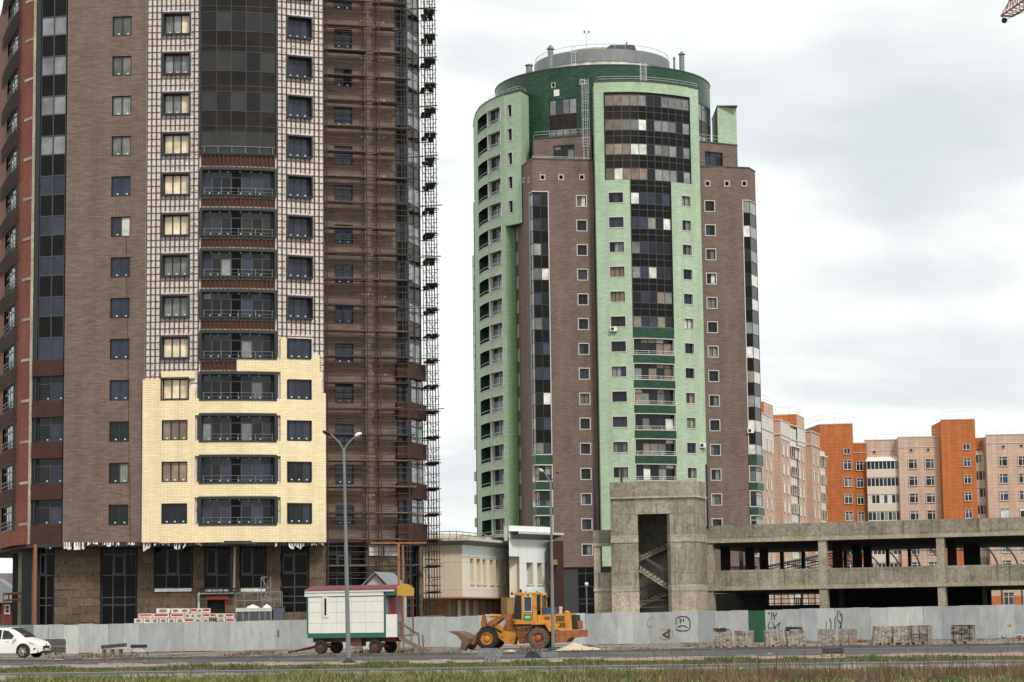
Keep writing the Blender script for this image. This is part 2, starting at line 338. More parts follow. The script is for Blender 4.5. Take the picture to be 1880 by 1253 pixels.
# ---------------------------------------------------------------- facade: a vertical surface along a polyline
class Facade:
    def __init__(s, pts):
        s.p = [Vector((p[0], p[1])) for p in pts]; s.u = [0.0]
        for a, b in zip(s.p, s.p[1:]): s.u.append(s.u[-1] + (b-a).length)
        s.L = s.u[-1]
        s.nrm = []
        for a, b in zip(s.p, s.p[1:]):
            d = (b-a).normalized(); s.nrm.append(Vector((d.y, -d.x)))
        s.vn = []
        for i in range(len(s.p)):
            if i == 0: n = s.nrm[0]
            elif i == len(s.p)-1: n = s.nrm[-1]
            else:
                n = s.nrm[i-1] + s.nrm[i]; n = n/n.dot(s.nrm[i])
            s.vn.append(n)
    def seg(s, u):
        for i in range(len(s.nrm)):
            if u <= s.u[i+1]+1e-6: return i
        return len(s.nrm)-1
    def xy(s, u, off=0.0):
        i = s.seg(u); t = (u-s.u[i])/(s.u[i+1]-s.u[i]); p = s.p[i].lerp(s.p[i+1], t)
        n = s.vn[i].lerp(s.vn[i+1], max(0, min(1, t))); return p + n*off
    def P(s, u, z, off=0.0):
        q = s.xy(u, off); return Vector((q.x, q.y, z))
    def ang(s, u):
        i = s.seg(u); d = s.p[i+1]-s.p[i]; return math.atan2(d.y, d.x)
    def hit(s, px, py, off=0.0):     # pixel -> (u, z) on this facade
        v = ray(px, py); best = None
        for i in range(len(s.nrm)):
            a = s.p[i]+s.nrm[i]*off; n = s.nrm[i]; den = v.x*n.x+v.y*n.y
            if abs(den) < 1e-9: continue
            t = (a.x*n.x+a.y*n.y)/den; q = Vector((v.x*t, v.y*t)); d = (s.p[i+1]-s.p[i]).normalized()
            uu = (q-a).dot(d); ln = s.u[i+1]-s.u[i]; e = max(0, -uu, uu-ln)
            if best is None or e < best[0]: best = (e, s.u[i]+uu, EYE+v.z*t)
        return best[1], best[2]
    def cuts(s, u0, u1):
        return [u0]+[u for u in s.u[1:-1] if u0+1e-4 < u < u1-1e-4]+[u1]
    def sheet(s, mb, u0, u1, z0, z1, holes=(), off=0.0, m=0):
        us = set(s.cuts(u0, u1)); zs = {z0, z1}; H = []
        for (a, b, c, d) in holes:
            a, b, c, d = max(a,u0), min(b,u1), max(c,z0), min(d,z1)
            if b-a < 1e-4 or d-c < 1e-4: continue
            H.append((a,b,c,d)); us.update((a,b)); zs.update((c,d))
        def uniq(x):
            o = []
            for v in sorted(x):
                if not o or v-o[-1] > 1e-4: o.append(v)
            return o
        us = uniq(us); zs = uniq(zs)
        for a, b in zip(us, us[1:]):
            um = (a+b)/2; run = None
            for c, d in list(zip(zs, zs[1:]))+[(None,None)]:
                solid = c is not None and not any(h[0] < um < h[1] and h[2] < (c+d)/2 < h[3] for h in H)
                if solid and run is None: run = [c, d]
                elif solid: run[1] = d
                elif run is not None:
                    mb.face([s.P(a,run[0],off), s.P(b,run[0],off), s.P(b,run[1],off), s.P(a,run[1],off)], m,
                            [(a,run[0]),(b,run[0]),(b,run[1]),(a,run[1])]); run = None
    def box(s, mb, u0, u1, z0, z1, o0, o1, m=0):     # o0 inner offset, o1 outer offset
        c = s.cuts(u0, u1)
        for i, (a, b) in enumerate(zip(c, c[1:])):
            A0, A1, B0, B1 = s.xy(a,o0), s.xy(a,o1), s.xy(b,o0), s.xy(b,o1)
            mb.face([(A1.x,A1.y,z0),(B1.x,B1.y,z0),(B1.x,B1.y,z1),(A1.x,A1.y,z1)], m, [(a,z0),(b,z0),(b,z1),(a,z1)])
            mb.face([(B0.x,B0.y,z0),(A0.x,A0.y,z0),(A0.x,A0.y,z1),(B0.x,B0.y,z1)], m)
            mb.face([(A1.x,A1.y,z1),(B1.x,B1.y,z1),(B0.x,B0.y,z1),(A0.x,A0.y,z1)], m)
            mb.face([(A0.x,A0.y,z0),(B0.x,B0.y,z0),(B1.x,B1.y,z0),(A1.x,A1.y,z0)], m)
            if i == 0: mb.face([(A0.x,A0.y,z0),(A1.x,A1.y,z0),(A1.x,A1.y,z1),(A0.x,A0.y,z1)], m)
            if i == len(c)-2: mb.face([(B1.x,B1.y,z0),(B0.x,B0.y,z0),(B0.x,B0.y,z1),(B1.x,B1.y,z1)], m)
def pxy(px, d, py=900.0):
    p = at(px, py, d); return (p.x, p.y)

# ---------------------------------------------------------------- windows
WIN = {}
def window_meshes(w, h, fr, cols, rec, trim, casing, tran, stick):
    key = (round(w,2), round(h,2), tuple(cols), rec, trim, casing, tran, stick, fr)
    if key in WIN: return WIN[key]
    mb = MB(); W, Hh = w/2, h/2; y0 = -.03 if not trim else -.05
    ft = .07
    # reveal tube
    for (a, b) in (((-W,-Hh),(W,-Hh)), ((W,-Hh),(W,Hh)), ((W,Hh),(-W,Hh)), ((-W,Hh),(-W,-Hh))):
        mb.face([(a[0],y0,a[1]),(b[0],y0,b[1]),(b[0],rec,b[1]),(a[0],rec,a[1])], 1)
    # frame
    mb.box(-W, W, rec-.03, rec+.06, -Hh, -Hh+ft); mb.box(-W, W, rec-.03, rec+.06, Hh-ft, Hh)
    mb.box(-W, -W+ft, rec-.03, rec+.06, -Hh+ft, Hh-ft); mb.box(W-ft, W, rec-.03, rec+.06, -Hh+ft, Hh-ft)
    xs = [-W+ft]; tot = sum(cols); acc = 0; iw = w-2*ft; panes = []; mt = .045
    for i, c in enumerate(cols):
        a = -W+ft+iw*acc/tot; acc += c; b = -W+ft+iw*acc/tot
        if i: mb.box(a-mt, a+mt, rec-.03, rec+.05, -Hh+ft, Hh-ft)
        a2 = a+(mt if i else 0); b2 = b-(mt if i < len(cols)-1 else 0)
        z0, z1 = -Hh+ft, Hh-ft
        if tran:
            zt = z1-(z1-z0)*tran; mb.box(a2, b2, rec-.03, rec+.05, zt-.035, zt+.035)
            panes.append((a2,b2,z0,zt-.035)); panes.append((a2,b2,zt+.035,z1))
        else: panes.append((a2,b2,z0,z1))
        if stick: mb.box(b2-.30, b2-.18, rec+.005, rec+.012, z0+.06, z0+.14, 3)
    if trim:
        t = trim
        for (a,b,c,d) in ((-W-t,W+t,Hh,Hh+t), (-W-t,W+t,-Hh-t,-Hh), (-W-t,-W,-Hh,Hh), (W,W+t,-Hh,Hh)): mb.box(a,b,-.05,.02,c,d,2)
    if casing:
        t, pr = casing
        for (a,b,c,d) in ((-W-t,W+t,Hh+.002,Hh+t), (-W-t,W+t,-Hh-t,-Hh-.002), (-W-t,-W-.002,-Hh,Hh), (W+.002,W+t,-Hh,Hh)): mb.box(a,b,-pr,.02,c,d,2)
    me = mb.mesh('window_frame', [M[k] for k in fr]+[M['sticker']])
    pm = []
    for (a,b,c,d) in panes:
        q = MB(); q.box(-(b-a)/2, (b-a)/2, -.008, .008, -(d-c)/2, (d-c)/2); pm.append((q, ((a+b)/2, rec+.02, (c+d)/2)))
    WIN[key] = (me, pm, {}); return WIN[key]
def window(parent, fac, u, z, w, h, panes, cols=(1,1), fr=('dframe','dframe','dframe'), rec=.16, trim=0, casing=None, tran=0, stick=False, name='window', off=0.0, label=None):
    me, pm, cache = window_meshes(w, h, fr, cols, rec, trim, casing, tran, stick)
    o = link(name, me, parent, fac.P(u, z, off), rz=fac.ang(u))
    if label: o['label'] = label
    for i, (q, loc) in enumerate(pm):
        mk = panes[i % len(panes)] if not callable(panes) else panes(i)
        if mk is None: continue
        if (i, mk) not in cache: cache[(i, mk)] = q.mesh('pane', M[mk])
        child('pane', cache[(i, mk)], o, loc)
    return o
PM = {}
def panel(parent, fac, u0, u1, z0, z1, mk, name, off, th=.03):
    um = (u0+u1)/2; key = (round(u1-u0,2), round(z1-z0,2), mk, th)
    if key not in PM:
        q = MB(); q.box(-(u1-u0)/2, (u1-u0)/2, 0, th, -(z1-z0)/2, (z1-z0)/2); PM[key] = q.mesh(name, M[mk])
    o = bpy.data.objects.new(name, PM[key]); COL.objects.link(o); o.parent = parent
    p = fac.P(um, (z0+z1)/2, off); o.location = p-WL[parent.name]; o.rotation_euler[2] = fac.ang(um); return o
def curtain(parent, fac, us, zs, kind, fr='mframe', off=0.0, name='glazing', bar=.045, depth=.09):
    """mullion grid on breaks us x zs, one pane object per cell; kind(i,j) -> (material, part name)"""
    mb = MB()
    for u in us: fac.box(mb, max(us[0],u-bar), min(us[-1],u+bar), zs[0], zs[-1], off-depth, off)
    for a, b in zip(us, us[1:]):
        for z in zs: fac.box(mb, a+bar+.001 if a != us[0] else a+bar+.001, b-bar-.001, z-bar if z != zs[0] else z, z+bar if z != zs[-1] else z, off-depth, off-.004)
    g = part(name, mb, M[fr], parent)
    for j, (a, b) in enumerate(zip(us, us[1:])):
        for i, (c, d) in enumerate(zip(zs, zs[1:])):
            k = kind(i, j)
            if k: panel(g, fac, a+.01, b-.01, c+.01, d-.01, k[0], k[1], off-.045)
    return g
# ================================================================ TOWER UNDER CONSTRUCTION (left)
rng = random.Random(11)
ZR = [9.87+3.0*k for k in range(14)]
ZB, ZT = 7.88, 51.6
o0 = pxy(437, 172); A = thing('unfinished_tower', 'tall round-fronted brown brick tower still being clad in cream panels, with scaffolding on its right', 'building', (o0[0], o0[1], 0))
SC = 25.4
def pick(*c):
    r = rng.random()*sum(x[1] for x in c)
    for n, w_ in c:
        r -= w_
        if r <= 0: return n
    return c[-1][0]
# --- brown brick pier, left
FL = Facade([pxy(115.5,169.0), pxy(264,168.45)])
u222 = FL.hit(217.5, 946)[0]
holes = [(u222-.71, u222+.71, z-.73, z+.73) for z in ZR]
mb = MB(); FL.sheet(mb, 0, FL.L, ZB, ZT, holes); mb.face([FL.P(0,ZB), FL.P(0,ZT), FL.P(0,ZT,-.9), FL.P(0,ZB,-.9)]); mb.face([FL.P(FL.L,ZB,-.9), FL.P(FL.L,ZT,-.9), FL.P(FL.L,ZT), FL.P(FL.L,ZB)])
part('brick_wall', mb, M['brown'], A)
for k, z in enumerate(ZR):
    if k >= 8: ps = ['g_grey', 'g_grey'] if k > 8 else ['g_blue', 'g_blue']
    elif k == 7: ps = ['g_blue', 'g_white']
    elif k == 1: ps = ['g_dark', 'g_grey']
    else: ps = ['g_blue', 'g_blue'] if k > 2 else ['g_dark', 'g_dark']
    window(A, FL, u222, z, 1.42, 1.46, ps, (1,1), rec=.16, stick=True)
# --- glazing strip at the left corner
FG = Facade([pxy(56,169.9), pxy(115,169.25)])
uL, uR = FG.hit(67,900)[0], FG.hit(113.5,900)[0]; uM = (uL+uR)/2; z4 = ZR[4]-.6
zs = [z4]
for k in range(4, 14): zs += [ZR[k]+1.0, ZR[k]+2.58]
zs = [z4, ZR[4]+1.0] + [v for k in range(5,14) for v in (ZR[k]-.40, ZR[k]+1.0)] + [ZT]
def kindL(i, j):
    if i % 2: return ('spandrel', 'spandrel_panel')
    k = 4+i//2
    return ('g_light' if k >= 9 else 'g_blue', 'pane')  # higher panes paler: sky reflection put into their colour
mb = MB(); FG.sheet(mb, 0, FG.L, ZB, ZT, [(uL-.1, FG.L, ZB, z4)], off=-.16); part('corner_backing', mb, M['dframe'], A)
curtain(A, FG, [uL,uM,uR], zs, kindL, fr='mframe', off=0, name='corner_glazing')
mb = MB(); FG.box(mb, uL-.34, uL-.05, z4, ZT, -.15, .05); FG.box(mb, 0.02, uL-.36, z4, ZT, -.15, -.02); part('corner_post', mb, M['dframe'], A)
for k in range(-1, 4):      # brick bands between the low corner windows
    z0 = ZB if k < 0 else ZR[k]+1.2; z1 = ZR[k+1]-.62 if k < 3 else z4-.01
    mb = MB(); FG.box(mb, .08, FG.L-.01, z0, z1, -.2, .10); part('spandrel_band', mb, M['darkred'], A)
    if k >= 0: window(A, FG, (.35+FG.L)/2+.02, ZR[k]+.29, FG.L-.42, 1.8, ['g_dark','g_dark','g_blue','g_dark'], (1,1), fr=('mframe','dframe','dframe'), rec=.25, tran=.3, stick=True, name='corner_window')
# --- curved red brick bay at the far left
FC = Facade([pxy(-14,190), pxy(-8,185), pxy(-3,180.5), pxy(6,177), pxy(15,174.4), pxy(25,172.4), pxy(38,170.8), pxy(52,169.9)])
uc0 = FC.hit(3,900)[0]; uc1 = FC.hit(25,900)[0]; ub = FC.hit(36,900)[0]
hol = []
for z in ZR: hol.append((uc0+.15, uc1, z-.75, z+1.05))
mb = MB(); FC.sheet(mb, 0, FC.L, ZB, ZT, hol); part('curved_brick_wall', mb, M['redbrick_b'], A)
for z in ZR: mb = MB(); FC.box(mb, ub+.05, FC.L, z-.62, z-.42, -.1, .035); part('concrete_band', mb, M['concrete2'], A)
mb = MB(); c0 = FC.P(FC.L,0); c1 = FG.P(0,0,-.1); mb.prism([(c0.x,c0.y-.12),(c1.x,c1.y-.12),(c1.x,c1.y+.5),(c0.x,c0.y+.5)], ZB, ZT); part('corner_column', mb, M['concrete2'], A)
for k, z in enumerate(ZR):
    a_, b_ = uc0+.15, uc1
    mb = MB(); FC.sheet(mb, uc0, uc1+.1, z-.8, z+1.1, off=-.5); part('window_backing', mb, M['dframe'], A)
    
    for (w0, w1) in ((-.85,-.75),(1.05,1.12)): mb = MB(); FC.box(mb, uc0, uc1+.1, z+w0, z+w1, -.5, .03); part('window_surround', mb, M['dframe'], A)
    curtain(A, FC, [a_, a_+(b_-a_)*.3, a_+(b_-a_)*.55, a_+(b_-a_)*.78, b_-.05], [z-.73, z+.55, z+1.03], lambda i, j: ('g_light' if j == 3 else 'g_dark', 'pane'), fr='mframe', off=-.12, name='corner_window', bar=.05)
    mb = MB()
    for hh in (-.45, -.15): FC.box(mb, uc0, uc1, z+hh-.02, z+hh+.02, .0, .04)
    for q in range(7): 
        uu = uc0+.2+(uc1-uc0-.4)*q/6; FC.box(mb, uu-.015, uu+.015, z-.75, z-.1, 0, .03)
    part('balcony_rail', mb, M['steel'], A)
    for q in range(7):
        zz_ = z+1.16+q*.165
        if zz_ > ZT-.1: break
        mb = MB(); FC.box(mb, max(0,uc0-2.5), uc1+.55+.12*(q % 2), zz_-.02, zz_+.02, .10, .20); part('rail', mb, M['stud'], A)
    mb = MB()
    for uu in (uc1+.12, uc1+.42): FC.box(mb, uu-.03, uu+.03, z-.9, z+1.3, .02, .10)
    part('stud', mb, M['stud'], A)
# --- insulated bow front: flat left, curved bay, angled right
E0, E1 = Vector(pxy(366.5,168.25)), Vector(pxy(506,169.2)); ch = E1-E0; nn = Vector((ch.y,-ch.x)).normalized()
arc = [E0 + ch*(i/10) + nn*(.28*(1-(2*i/10-1)**2)) for i in range(11)]
FI = Facade([pxy(264,168.4)]+[tuple(a) for a in arc]+[pxy(597,170.75)])
ub0, ub1 = FI.u[1], FI.u[11]
u323 = FI.hit(321,944)[0]; u547 = FI.hit(549.5,944)[0]
WI, HI = 1.86, 1.46; WJ = 1.78
hI = []
for z in ZR:
    hI += [(u323-WI/2,u323+WI/2,z-HI/2,z+HI/2), (u547-WJ/2,u547+WJ/2,z-HI/2,z+HI/2)]
bay = []
BT, BB = 1.14, -.84
for k in range(9): bay.append((ub0+.05, ub1-.05, ZR[k]+BB, ZR[k]+BT))
zc0 = ZR[9]-.72
hB = bay + [(ub0+.05, ub1-.05, zc0, ZT)]
mb = MB(); FI.sheet(mb, 0, FI.L, ZB, ZT, hI+hB)
mb.face([FI.P(FI.L,ZB), FI.P(FI.L,ZB,-2.2), FI.P(FI.L,ZT,-2.2), FI.P(FI.L,ZT)]); mb.face([FI.P(0,ZB,-.6), FI.P(0,ZB), FI.P(0,ZT), FI.P(0,ZT,-.6)])
part('insulation_board', mb, M['ins'], A)
# red-brown bands below the bay openings
for k in range(0, 9):
    z0 = ZR[k]+BT+.1; z1 = ZR[k+1]+BB-.1 if k < 8 else zc0-.02
    mb = MB(); FI.box(mb, ub0+.03, ub1-.03, z0, z1, -.1, .03); FI.box(mb, ub0+.03, ub1-.03, z0, z0+.1, .03, .07, 1); FI.box(mb, ub0+.03, ub1-.03, z1-.12, z1-.03, .03, .07, 1)
    part('brick_band', mb, [M['baybrick'], M['concrete']], A)
    for q in range(18):
        uu = ub0+.12+(ub1-ub0-.24)*q/17; mb = MB(); FI.box(mb, uu-.028, uu+.028, z0-.05, z1+.05, .06, .15); part('stud', mb, M['stud'], A)
cream_px = [   # cladding courses hung so far, surveyed on the photograph: x0, y0, x1, y1
 (261,699,293.5,995.5),(293.5,735,357,995.5),(296,682,357,695),(293.5,699,298,735),(347,712,357,735),
 (357,732,515.5,762),(357,809,515.5,837),(357,886,515.5,911.5),(357,963,515.5,995.5),
 (434.5,660,573.5,683),(515.5,683,573.5,695),(516,622,526,660),(515.5,695,527,995.5),
 (571.5,652,587,683),(571.5,683,590,722),(571.5,722,598.5,995.5),(527,735,571.5,771.5),(527,812,571.5,847),(527,888,571.5,924),(527,964,571.5,995.5),(527,693,571.5,698)]
OFFC = .24
rects = []
for (x0,y0,x1,y1) in cream_px:
    a = FI.hit(x0, (y0+y1)/2, OFFC)[0]; b = FI.hit(x1, (y0+y1)/2, OFFC)[0]; c = FI.hit((x0+x1)/2, y1, OFFC)[1]; d = FI.hit((x0+x1)/2, y0, OFFC)[1]
    rects.append((a, b, c, d))
us = sorted({round(r[i],3) for r in rects for i in (0,1)} | set(FI.u[1:-1]) | {h[i] for h in hI for i in (0,1)} | {ub0, ub1})
zs_ = sorted({round(r[i],3) for r in rects for i in (2,3)} | {h[i] for h in hI+bay for i in (2,3)})
zs_ = [z for z in zs_ if 7.5 < z < ZR[5]]
def merge(a, e):
    o = [a[0]]
    for v in a[1:]:
        if v-o[-1] > e: o.append(v)
    return o
us = merge(us, .02); zs_ = merge(zs_, .02)
def covered(u, z):
    if any(h[0] < u < h[1] and h[2] < z < h[3] for h in hI+bay): return False
    return any(r[0]-.03 < u < r[1]+.03 and r[2]-.03 < z < r[3]+.03 for r in rects)
cells = {(i, j) for i in range(len(us)-1) for j in range(len(zs_)-1) if covered((us[i]+us[i+1])/2, (zs_[j]+zs_[j+1])/2)}
mb = MB()
for (i, j) in cells:
    a, b, c, d = us[i], us[i+1], zs_[j], zs_[j+1]
    mb.face([FI.P(a,c,OFFC), FI.P(b,c,OFFC), FI.P(b,d,OFFC), FI.P(a,d,OFFC)], 0, [(a,c),(b,c),(b,d),(a,d)])
    if (i-1,j) not in cells: mb.face([FI.P(a,c,.03), FI.P(a,c,OFFC), FI.P(a,d,OFFC), FI.P(a,d,.03)])
    if (i+1,j) not in cells: mb.face([FI.P(b,c,OFFC), FI.P(b,c,.03), FI.P(b,d,.03), FI.P(b,d,OFFC)])
    if (i,j+1) not in cells: mb.face([FI.P(a,d,OFFC), FI.P(b,d,OFFC), FI.P(b,d,.03), FI.P(a,d,.03)])
    if (i,j-1) not in cells: mb.face([FI.P(a,c,.03), FI.P(b,c,.03), FI.P(b,c,OFFC), FI.P(a,c,OFFC)])
for q in range(14):      # toothed edge at the right where courses stop short
    ue, z = FI.hit(590, 660+q*4.5, OFFC); FI.box(mb, ue-.2, ue+.07, z-.028, z+.028, .1, OFFC-.002)
part('cream_cladding', mb, M['cream'], A)
def free(u, z): return not covered(u, z)
# vertical rails over the insulation, broken at the windows and where cladding covers them
def segs_v(u, holes, pad=.1):
    out_ = []; z = ZB+.05; step = .25; start = None
    while z < ZT:
        ok = free(u, z) and not any(h[0]-.05 < u < h[1]+.05 and h[2]-pad < z < h[3]+pad for h in holes)
        if ok and start is None: start = z
        if not ok and start is not None:
            if z-start > .5: out_.append((start, z))
            start = None
        z += step
    if start is not None: out_.append((start, ZT))
    return out_
zs_rail = []
for (ua, ub_, n) in ((.10, ub0-.12, 12), (ub1+.12, FI.L-.08, 11)):
    for q in range(n):
        u = ua+(ub_-ua)*q/(n-1)
        if abs(u-u323) < .95 or abs(u-u547) < .95: pass
        for (c, d) in segs_v(u, hI+hB): zs_rail.append((u, c, d))
zs_rail.sort(key=lambda r: -(r[2]-r[1]))
far_ = MB()
for i, (u, c, d) in enumerate(zs_rail):
    if i < 290:
        mb = MB(); FI.box(mb, u-.034, u+.034, c, d, .05, .15); part('rail', mb, M['stud'], A)
    else: FI.box(far_, u-.034, u+.034, c, d, .05, .15)
if far_.f: part('short_rails', far_, M['stud'], A, kind='stuff')
n_ = 0; st = MB()
for (ua, ub_) in ((.05, ub0-.08), (ub1+.08, FI.L-.05)):
    z = ZB+.4
    while z < ZT:
        # split at windows
        a = ua; parts_ = []
        u = ua; start = None
        while u <= ub_+1e-6:
            ok = free(u, z) and not any(h[0]-.16 < u < h[1]+.16 and h[2]-.16 < z < h[3]+.16 for h in hI)
            if ok and start is None: start = u
            if not ok and start is not None: parts_.append((start, u-.05)); start = None
            u += .06
        if start is not None: parts_.append((start, ub_))
        for (c, d) in parts_:
            if d-c > .3:
                if n_ < 295: mb = MB(); FI.box(mb, c, d, z-.024, z+.024, .012, .05); part('strap', mb, M['strap'], A); n_ += 1
                else: FI.box(st, c, d, z-.024, z+.024, .012, .05)
        z += .5
if st.f: part('upper_straps', st, M['strap'], A, kind='stuff')
# windows of the bow front
for k, z in enumerate(ZR):
    clad = k <= 2
    cas = None if clad else (.11, .28)
    if k in (3,4,7,8,9): ps = ['g_cream']  # panes coloured cream for the warm sky they mirror
    elif k == 5 or k == 6: ps = ['g_grey']
    elif k in (1,2): ps = ['g_tan']
    elif k == 0: ps = ['g_dark']
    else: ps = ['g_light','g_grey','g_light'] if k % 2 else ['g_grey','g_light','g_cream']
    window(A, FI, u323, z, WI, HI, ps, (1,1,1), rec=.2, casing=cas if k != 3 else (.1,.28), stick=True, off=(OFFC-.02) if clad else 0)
    window(A, FI, u547, z, WJ, HI, ['g_blue'] if k > 1 else ['g_dark','g_dark','g_blue'], (1,1,1), rec=.22, casing=(.11,.32) if k > 4 else None, stick=True, off=(OFFC-.02) if k <= 4 else 0)
# bay balconies: dark box frame, recessed glazing, railing
for k in range(9):
    z0, z1 = ZR[k]+BB, ZR[k]+BT
    mb = MB()
    FI.box(mb, ub0-.02, ub1+.02, z1-.14, z1+.06, -.9, .30); FI.box(mb, ub0-.02, ub1+.02, z0-.06, z0+.05, -.9, .30)
    FI.box(mb, ub0-.02, ub0+.16, z0+.05, z1-.14, -.9, .30); FI.box(mb, ub1-.16, ub1+.02, z0+.05, z1-.14, -.9, .30)
    part('balcony_frame', mb, M['dframe'], A)
    uu = [ub0+.16+(ub1-ub0-.32)*t for t in (0,.13,.26,.40,.55,.70,.85,1)]
    def kk(i, j, k=k):
        if j == 3: return ('g_black', 'pane')
        return (pick(('g_dark',4),('g_blue',3),('g_smoke',2),('g_grey',.4)), 'pane')
    g = curtain(A, FI, uu, [z0+.05, z1-.62, z1-.14], kk, fr='mframe', off=-.22, name='balcony_glazing', bar=.045)
    for q in range(1, 7):
        for dz in (.16, 1.75):
            sk = MB(); a = uu[q]-.3+rng.random()*.2; FI.box(sk, a, a+.08, z0+dz, z0+dz+.08, -.26, -.21); part('sticker', sk, M['sticker'], A)
    mb = MB(); FI.box(mb, ub0+.17, ub1-.17, z0+.505, z0+.53, .18, .21); FI.box(mb, ub0+.17, ub1-.17, z0+.245, z0+.26, .18, .20)
    for q in range(5):
        a = ub0+.3+(ub1-ub0-.6)*q/4; FI.box(mb, a-.02, a+.02, z0+.05, z0+.50, .17, .2)
    part('balcony_rail', mb, M['steel'], A)
    # bare strips with straps either side of the box, where the cladding is still open
# glazed curtain wall above
uu = [ub0+.06+(ub1-ub0-.12)*q/5 for q in range(6)]
zz2 = [zc0]
for k in range(9, 14): zz2 += [ZR[k]+.86] + ([ZR[k]+1.30, ZR[k]+2.42] if ZR[k]+2.42 < ZT else [])
def kc(i, j):
    if i % 3 == 0: return (pick(('g_smoke',6),('g_black',1),('g_dark',3),('g_grey',.25)) if i else 'g_smoke', 'pane')
    return ('spandrel_b', 'spandrel_panel')
M['g_deep'] = M['g_dark']
curtain(A, FI, uu, zz2, kc, fr='dframe', off=.16, name='curtain_wall', bar=.03)
mb = MB(); FI.sheet(mb, ub0, ub1, zc0, ZT, off=-.1); FI.box(mb, ub0-.12, ub0+.02, zc0-.05, ZT, -.1, .26); FI.box(mb, ub1-.02, ub1+.12, zc0-.05, ZT, -.1, .26); FI.box(mb, ub0, ub1, zc0-.08, zc0-.01, -.1, .24); part('curtain_wall_surround', mb, M['dframe'], A)
mb = MB(); FI.box(mb, ub0+.1, ub1-.1, zc0+.45, zc0+.49, .26, .30)
for q in range(6): a = ub0+.3+(ub1-ub0-.6)*q/5; FI.box(mb, a-.02, a+.02, zc0, zc0+.45, .26, .29)
part('balcony_rail', mb, M['steel'], A)
# --- brown brick wing, right (behind the scaffold)
FR = Facade([pxy(596,172.75), pxy(730,174.3)])
u630 = FR.hit(633, 945)[0]
holes = [(u630-.69, u630+.69, z-.72, z+.72) for z in ZR]
mb = MB(); FR.sheet(mb, 0, FR.L, ZB, ZT, holes); part('brick_wall', mb, M['brown_r'], A)
for k, z in enumerate(ZR):
    window(A, FR, u630, z, 1.38, 1.44, ['g_blue','g_blue'] if k != 11 else ['g_blue','g_black'], (1,1), rec=.16, stick=True)
pt = MB(); rr = random.Random(3)
for k in range(14):     # unpainted patch bricks where ties pass the wall
    for (uu_, n) in ((FR.L*.62, 3), (FR.L*.86, 2)):
        if rr.random() < .85:
            zz_ = ZR[k]+1.4+rr.uniform(-.1,.1)
            for q in range(n): a = uu_-.6+q*.38; FR.box(pt, a, a+.22, zz_, zz_+.1, 0, .02)
part('repair_brick', pt, M['concrete2'], A, kind='stuff')
# --- right corner glazing
FX = Facade([pxy(730,174.25), pxy(753.5,174.5), pxy(775,177.2)])
us3 = [.05, FX.u[1]*.5, FX.u[1]-.02, FX.L*.76, FX.L-.03]
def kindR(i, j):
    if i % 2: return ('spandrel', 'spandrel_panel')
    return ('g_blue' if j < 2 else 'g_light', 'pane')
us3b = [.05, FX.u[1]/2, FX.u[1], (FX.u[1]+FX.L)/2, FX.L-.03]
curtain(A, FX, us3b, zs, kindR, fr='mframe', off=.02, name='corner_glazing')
mb = MB(); FX.sheet(mb, 0, FX.L, ZB, ZT, off=-.12); part('corner_backing', mb, M['dframe'], A)
FY = Facade([pxy(730.5,173.7), pxy(757,174.0), pxy(784,176.8)])
for k in range(-1, 4):
    z0 = ZB if k < 0 else ZR[k]+1.2; z1 = ZR[k+1]-.62 if k < 3 else z4-.01
    mb = MB(); FY.box(mb, 0, FY.L, z0, z1, -.8, 0); part('spandrel_band', mb, M['darkred'], A)
    if k >= 0:
        curtain(A, FX, us3b, [ZR[k]-.6, ZR[k]+.62, ZR[k]+1.18], lambda i, j: ('g_blue' if j < 2 else 'g_light', 'pane'), fr='dframe', off=.14, name='corner_window')
# --- side, rear and roof of the block
p1_, p2_ = FX.P(FX.L,0,-.05), Vector((-9.2, 193, 0)); p3_, p4_ = Vector((-32, 200, 0)), Vector((-42, 192, 0))
mb = MB(); poly = [FC.xy(0,-.02), Vector(pxy(52,171.6)), Vector(pxy(264,170.0)), Vector(pxy(366,170.0)), Vector(pxy(506,170.6)), Vector(pxy(590,173.3)), Vector(pxy(728,175.3)), p1_+Vector((-.1,.5,0)), p2_, p3_, p4_]
mb.prism([(p[0],p[1]) for p in poly], ZB, ZT-.05); part('side_wall', mb, M['brown'], A)
mb = MB(); poly2 = [FC.xy(0,.05), FC.xy(FC.L*.5,.0), FC.xy(FC.L,.02), Vector(pxy(115,169.1)), Vector(pxy(264,168.5)), Vector(pxy(366,168.4)), Vector(pxy(436,167.9)), Vector(pxy(506,169.3)), Vector(pxy(597,170.8)), Vector(pxy(597.5,172.8)), Vector(pxy(730,173.9)), Vector(pxy(757,174.3)), Vector(pxy(783,177)), p2_, p3_, p4_]
mb.prism([(p[0],p[1]) for p in poly2], ZT, ZT+.3); part('roof_slab', mb, M['concrete'], A)
mb = MB(); mb.prism([(p[0],p[1]) for p in poly2], ZB-.25, ZB-.01); part('soffit_slab', mb, M['concd'], A)
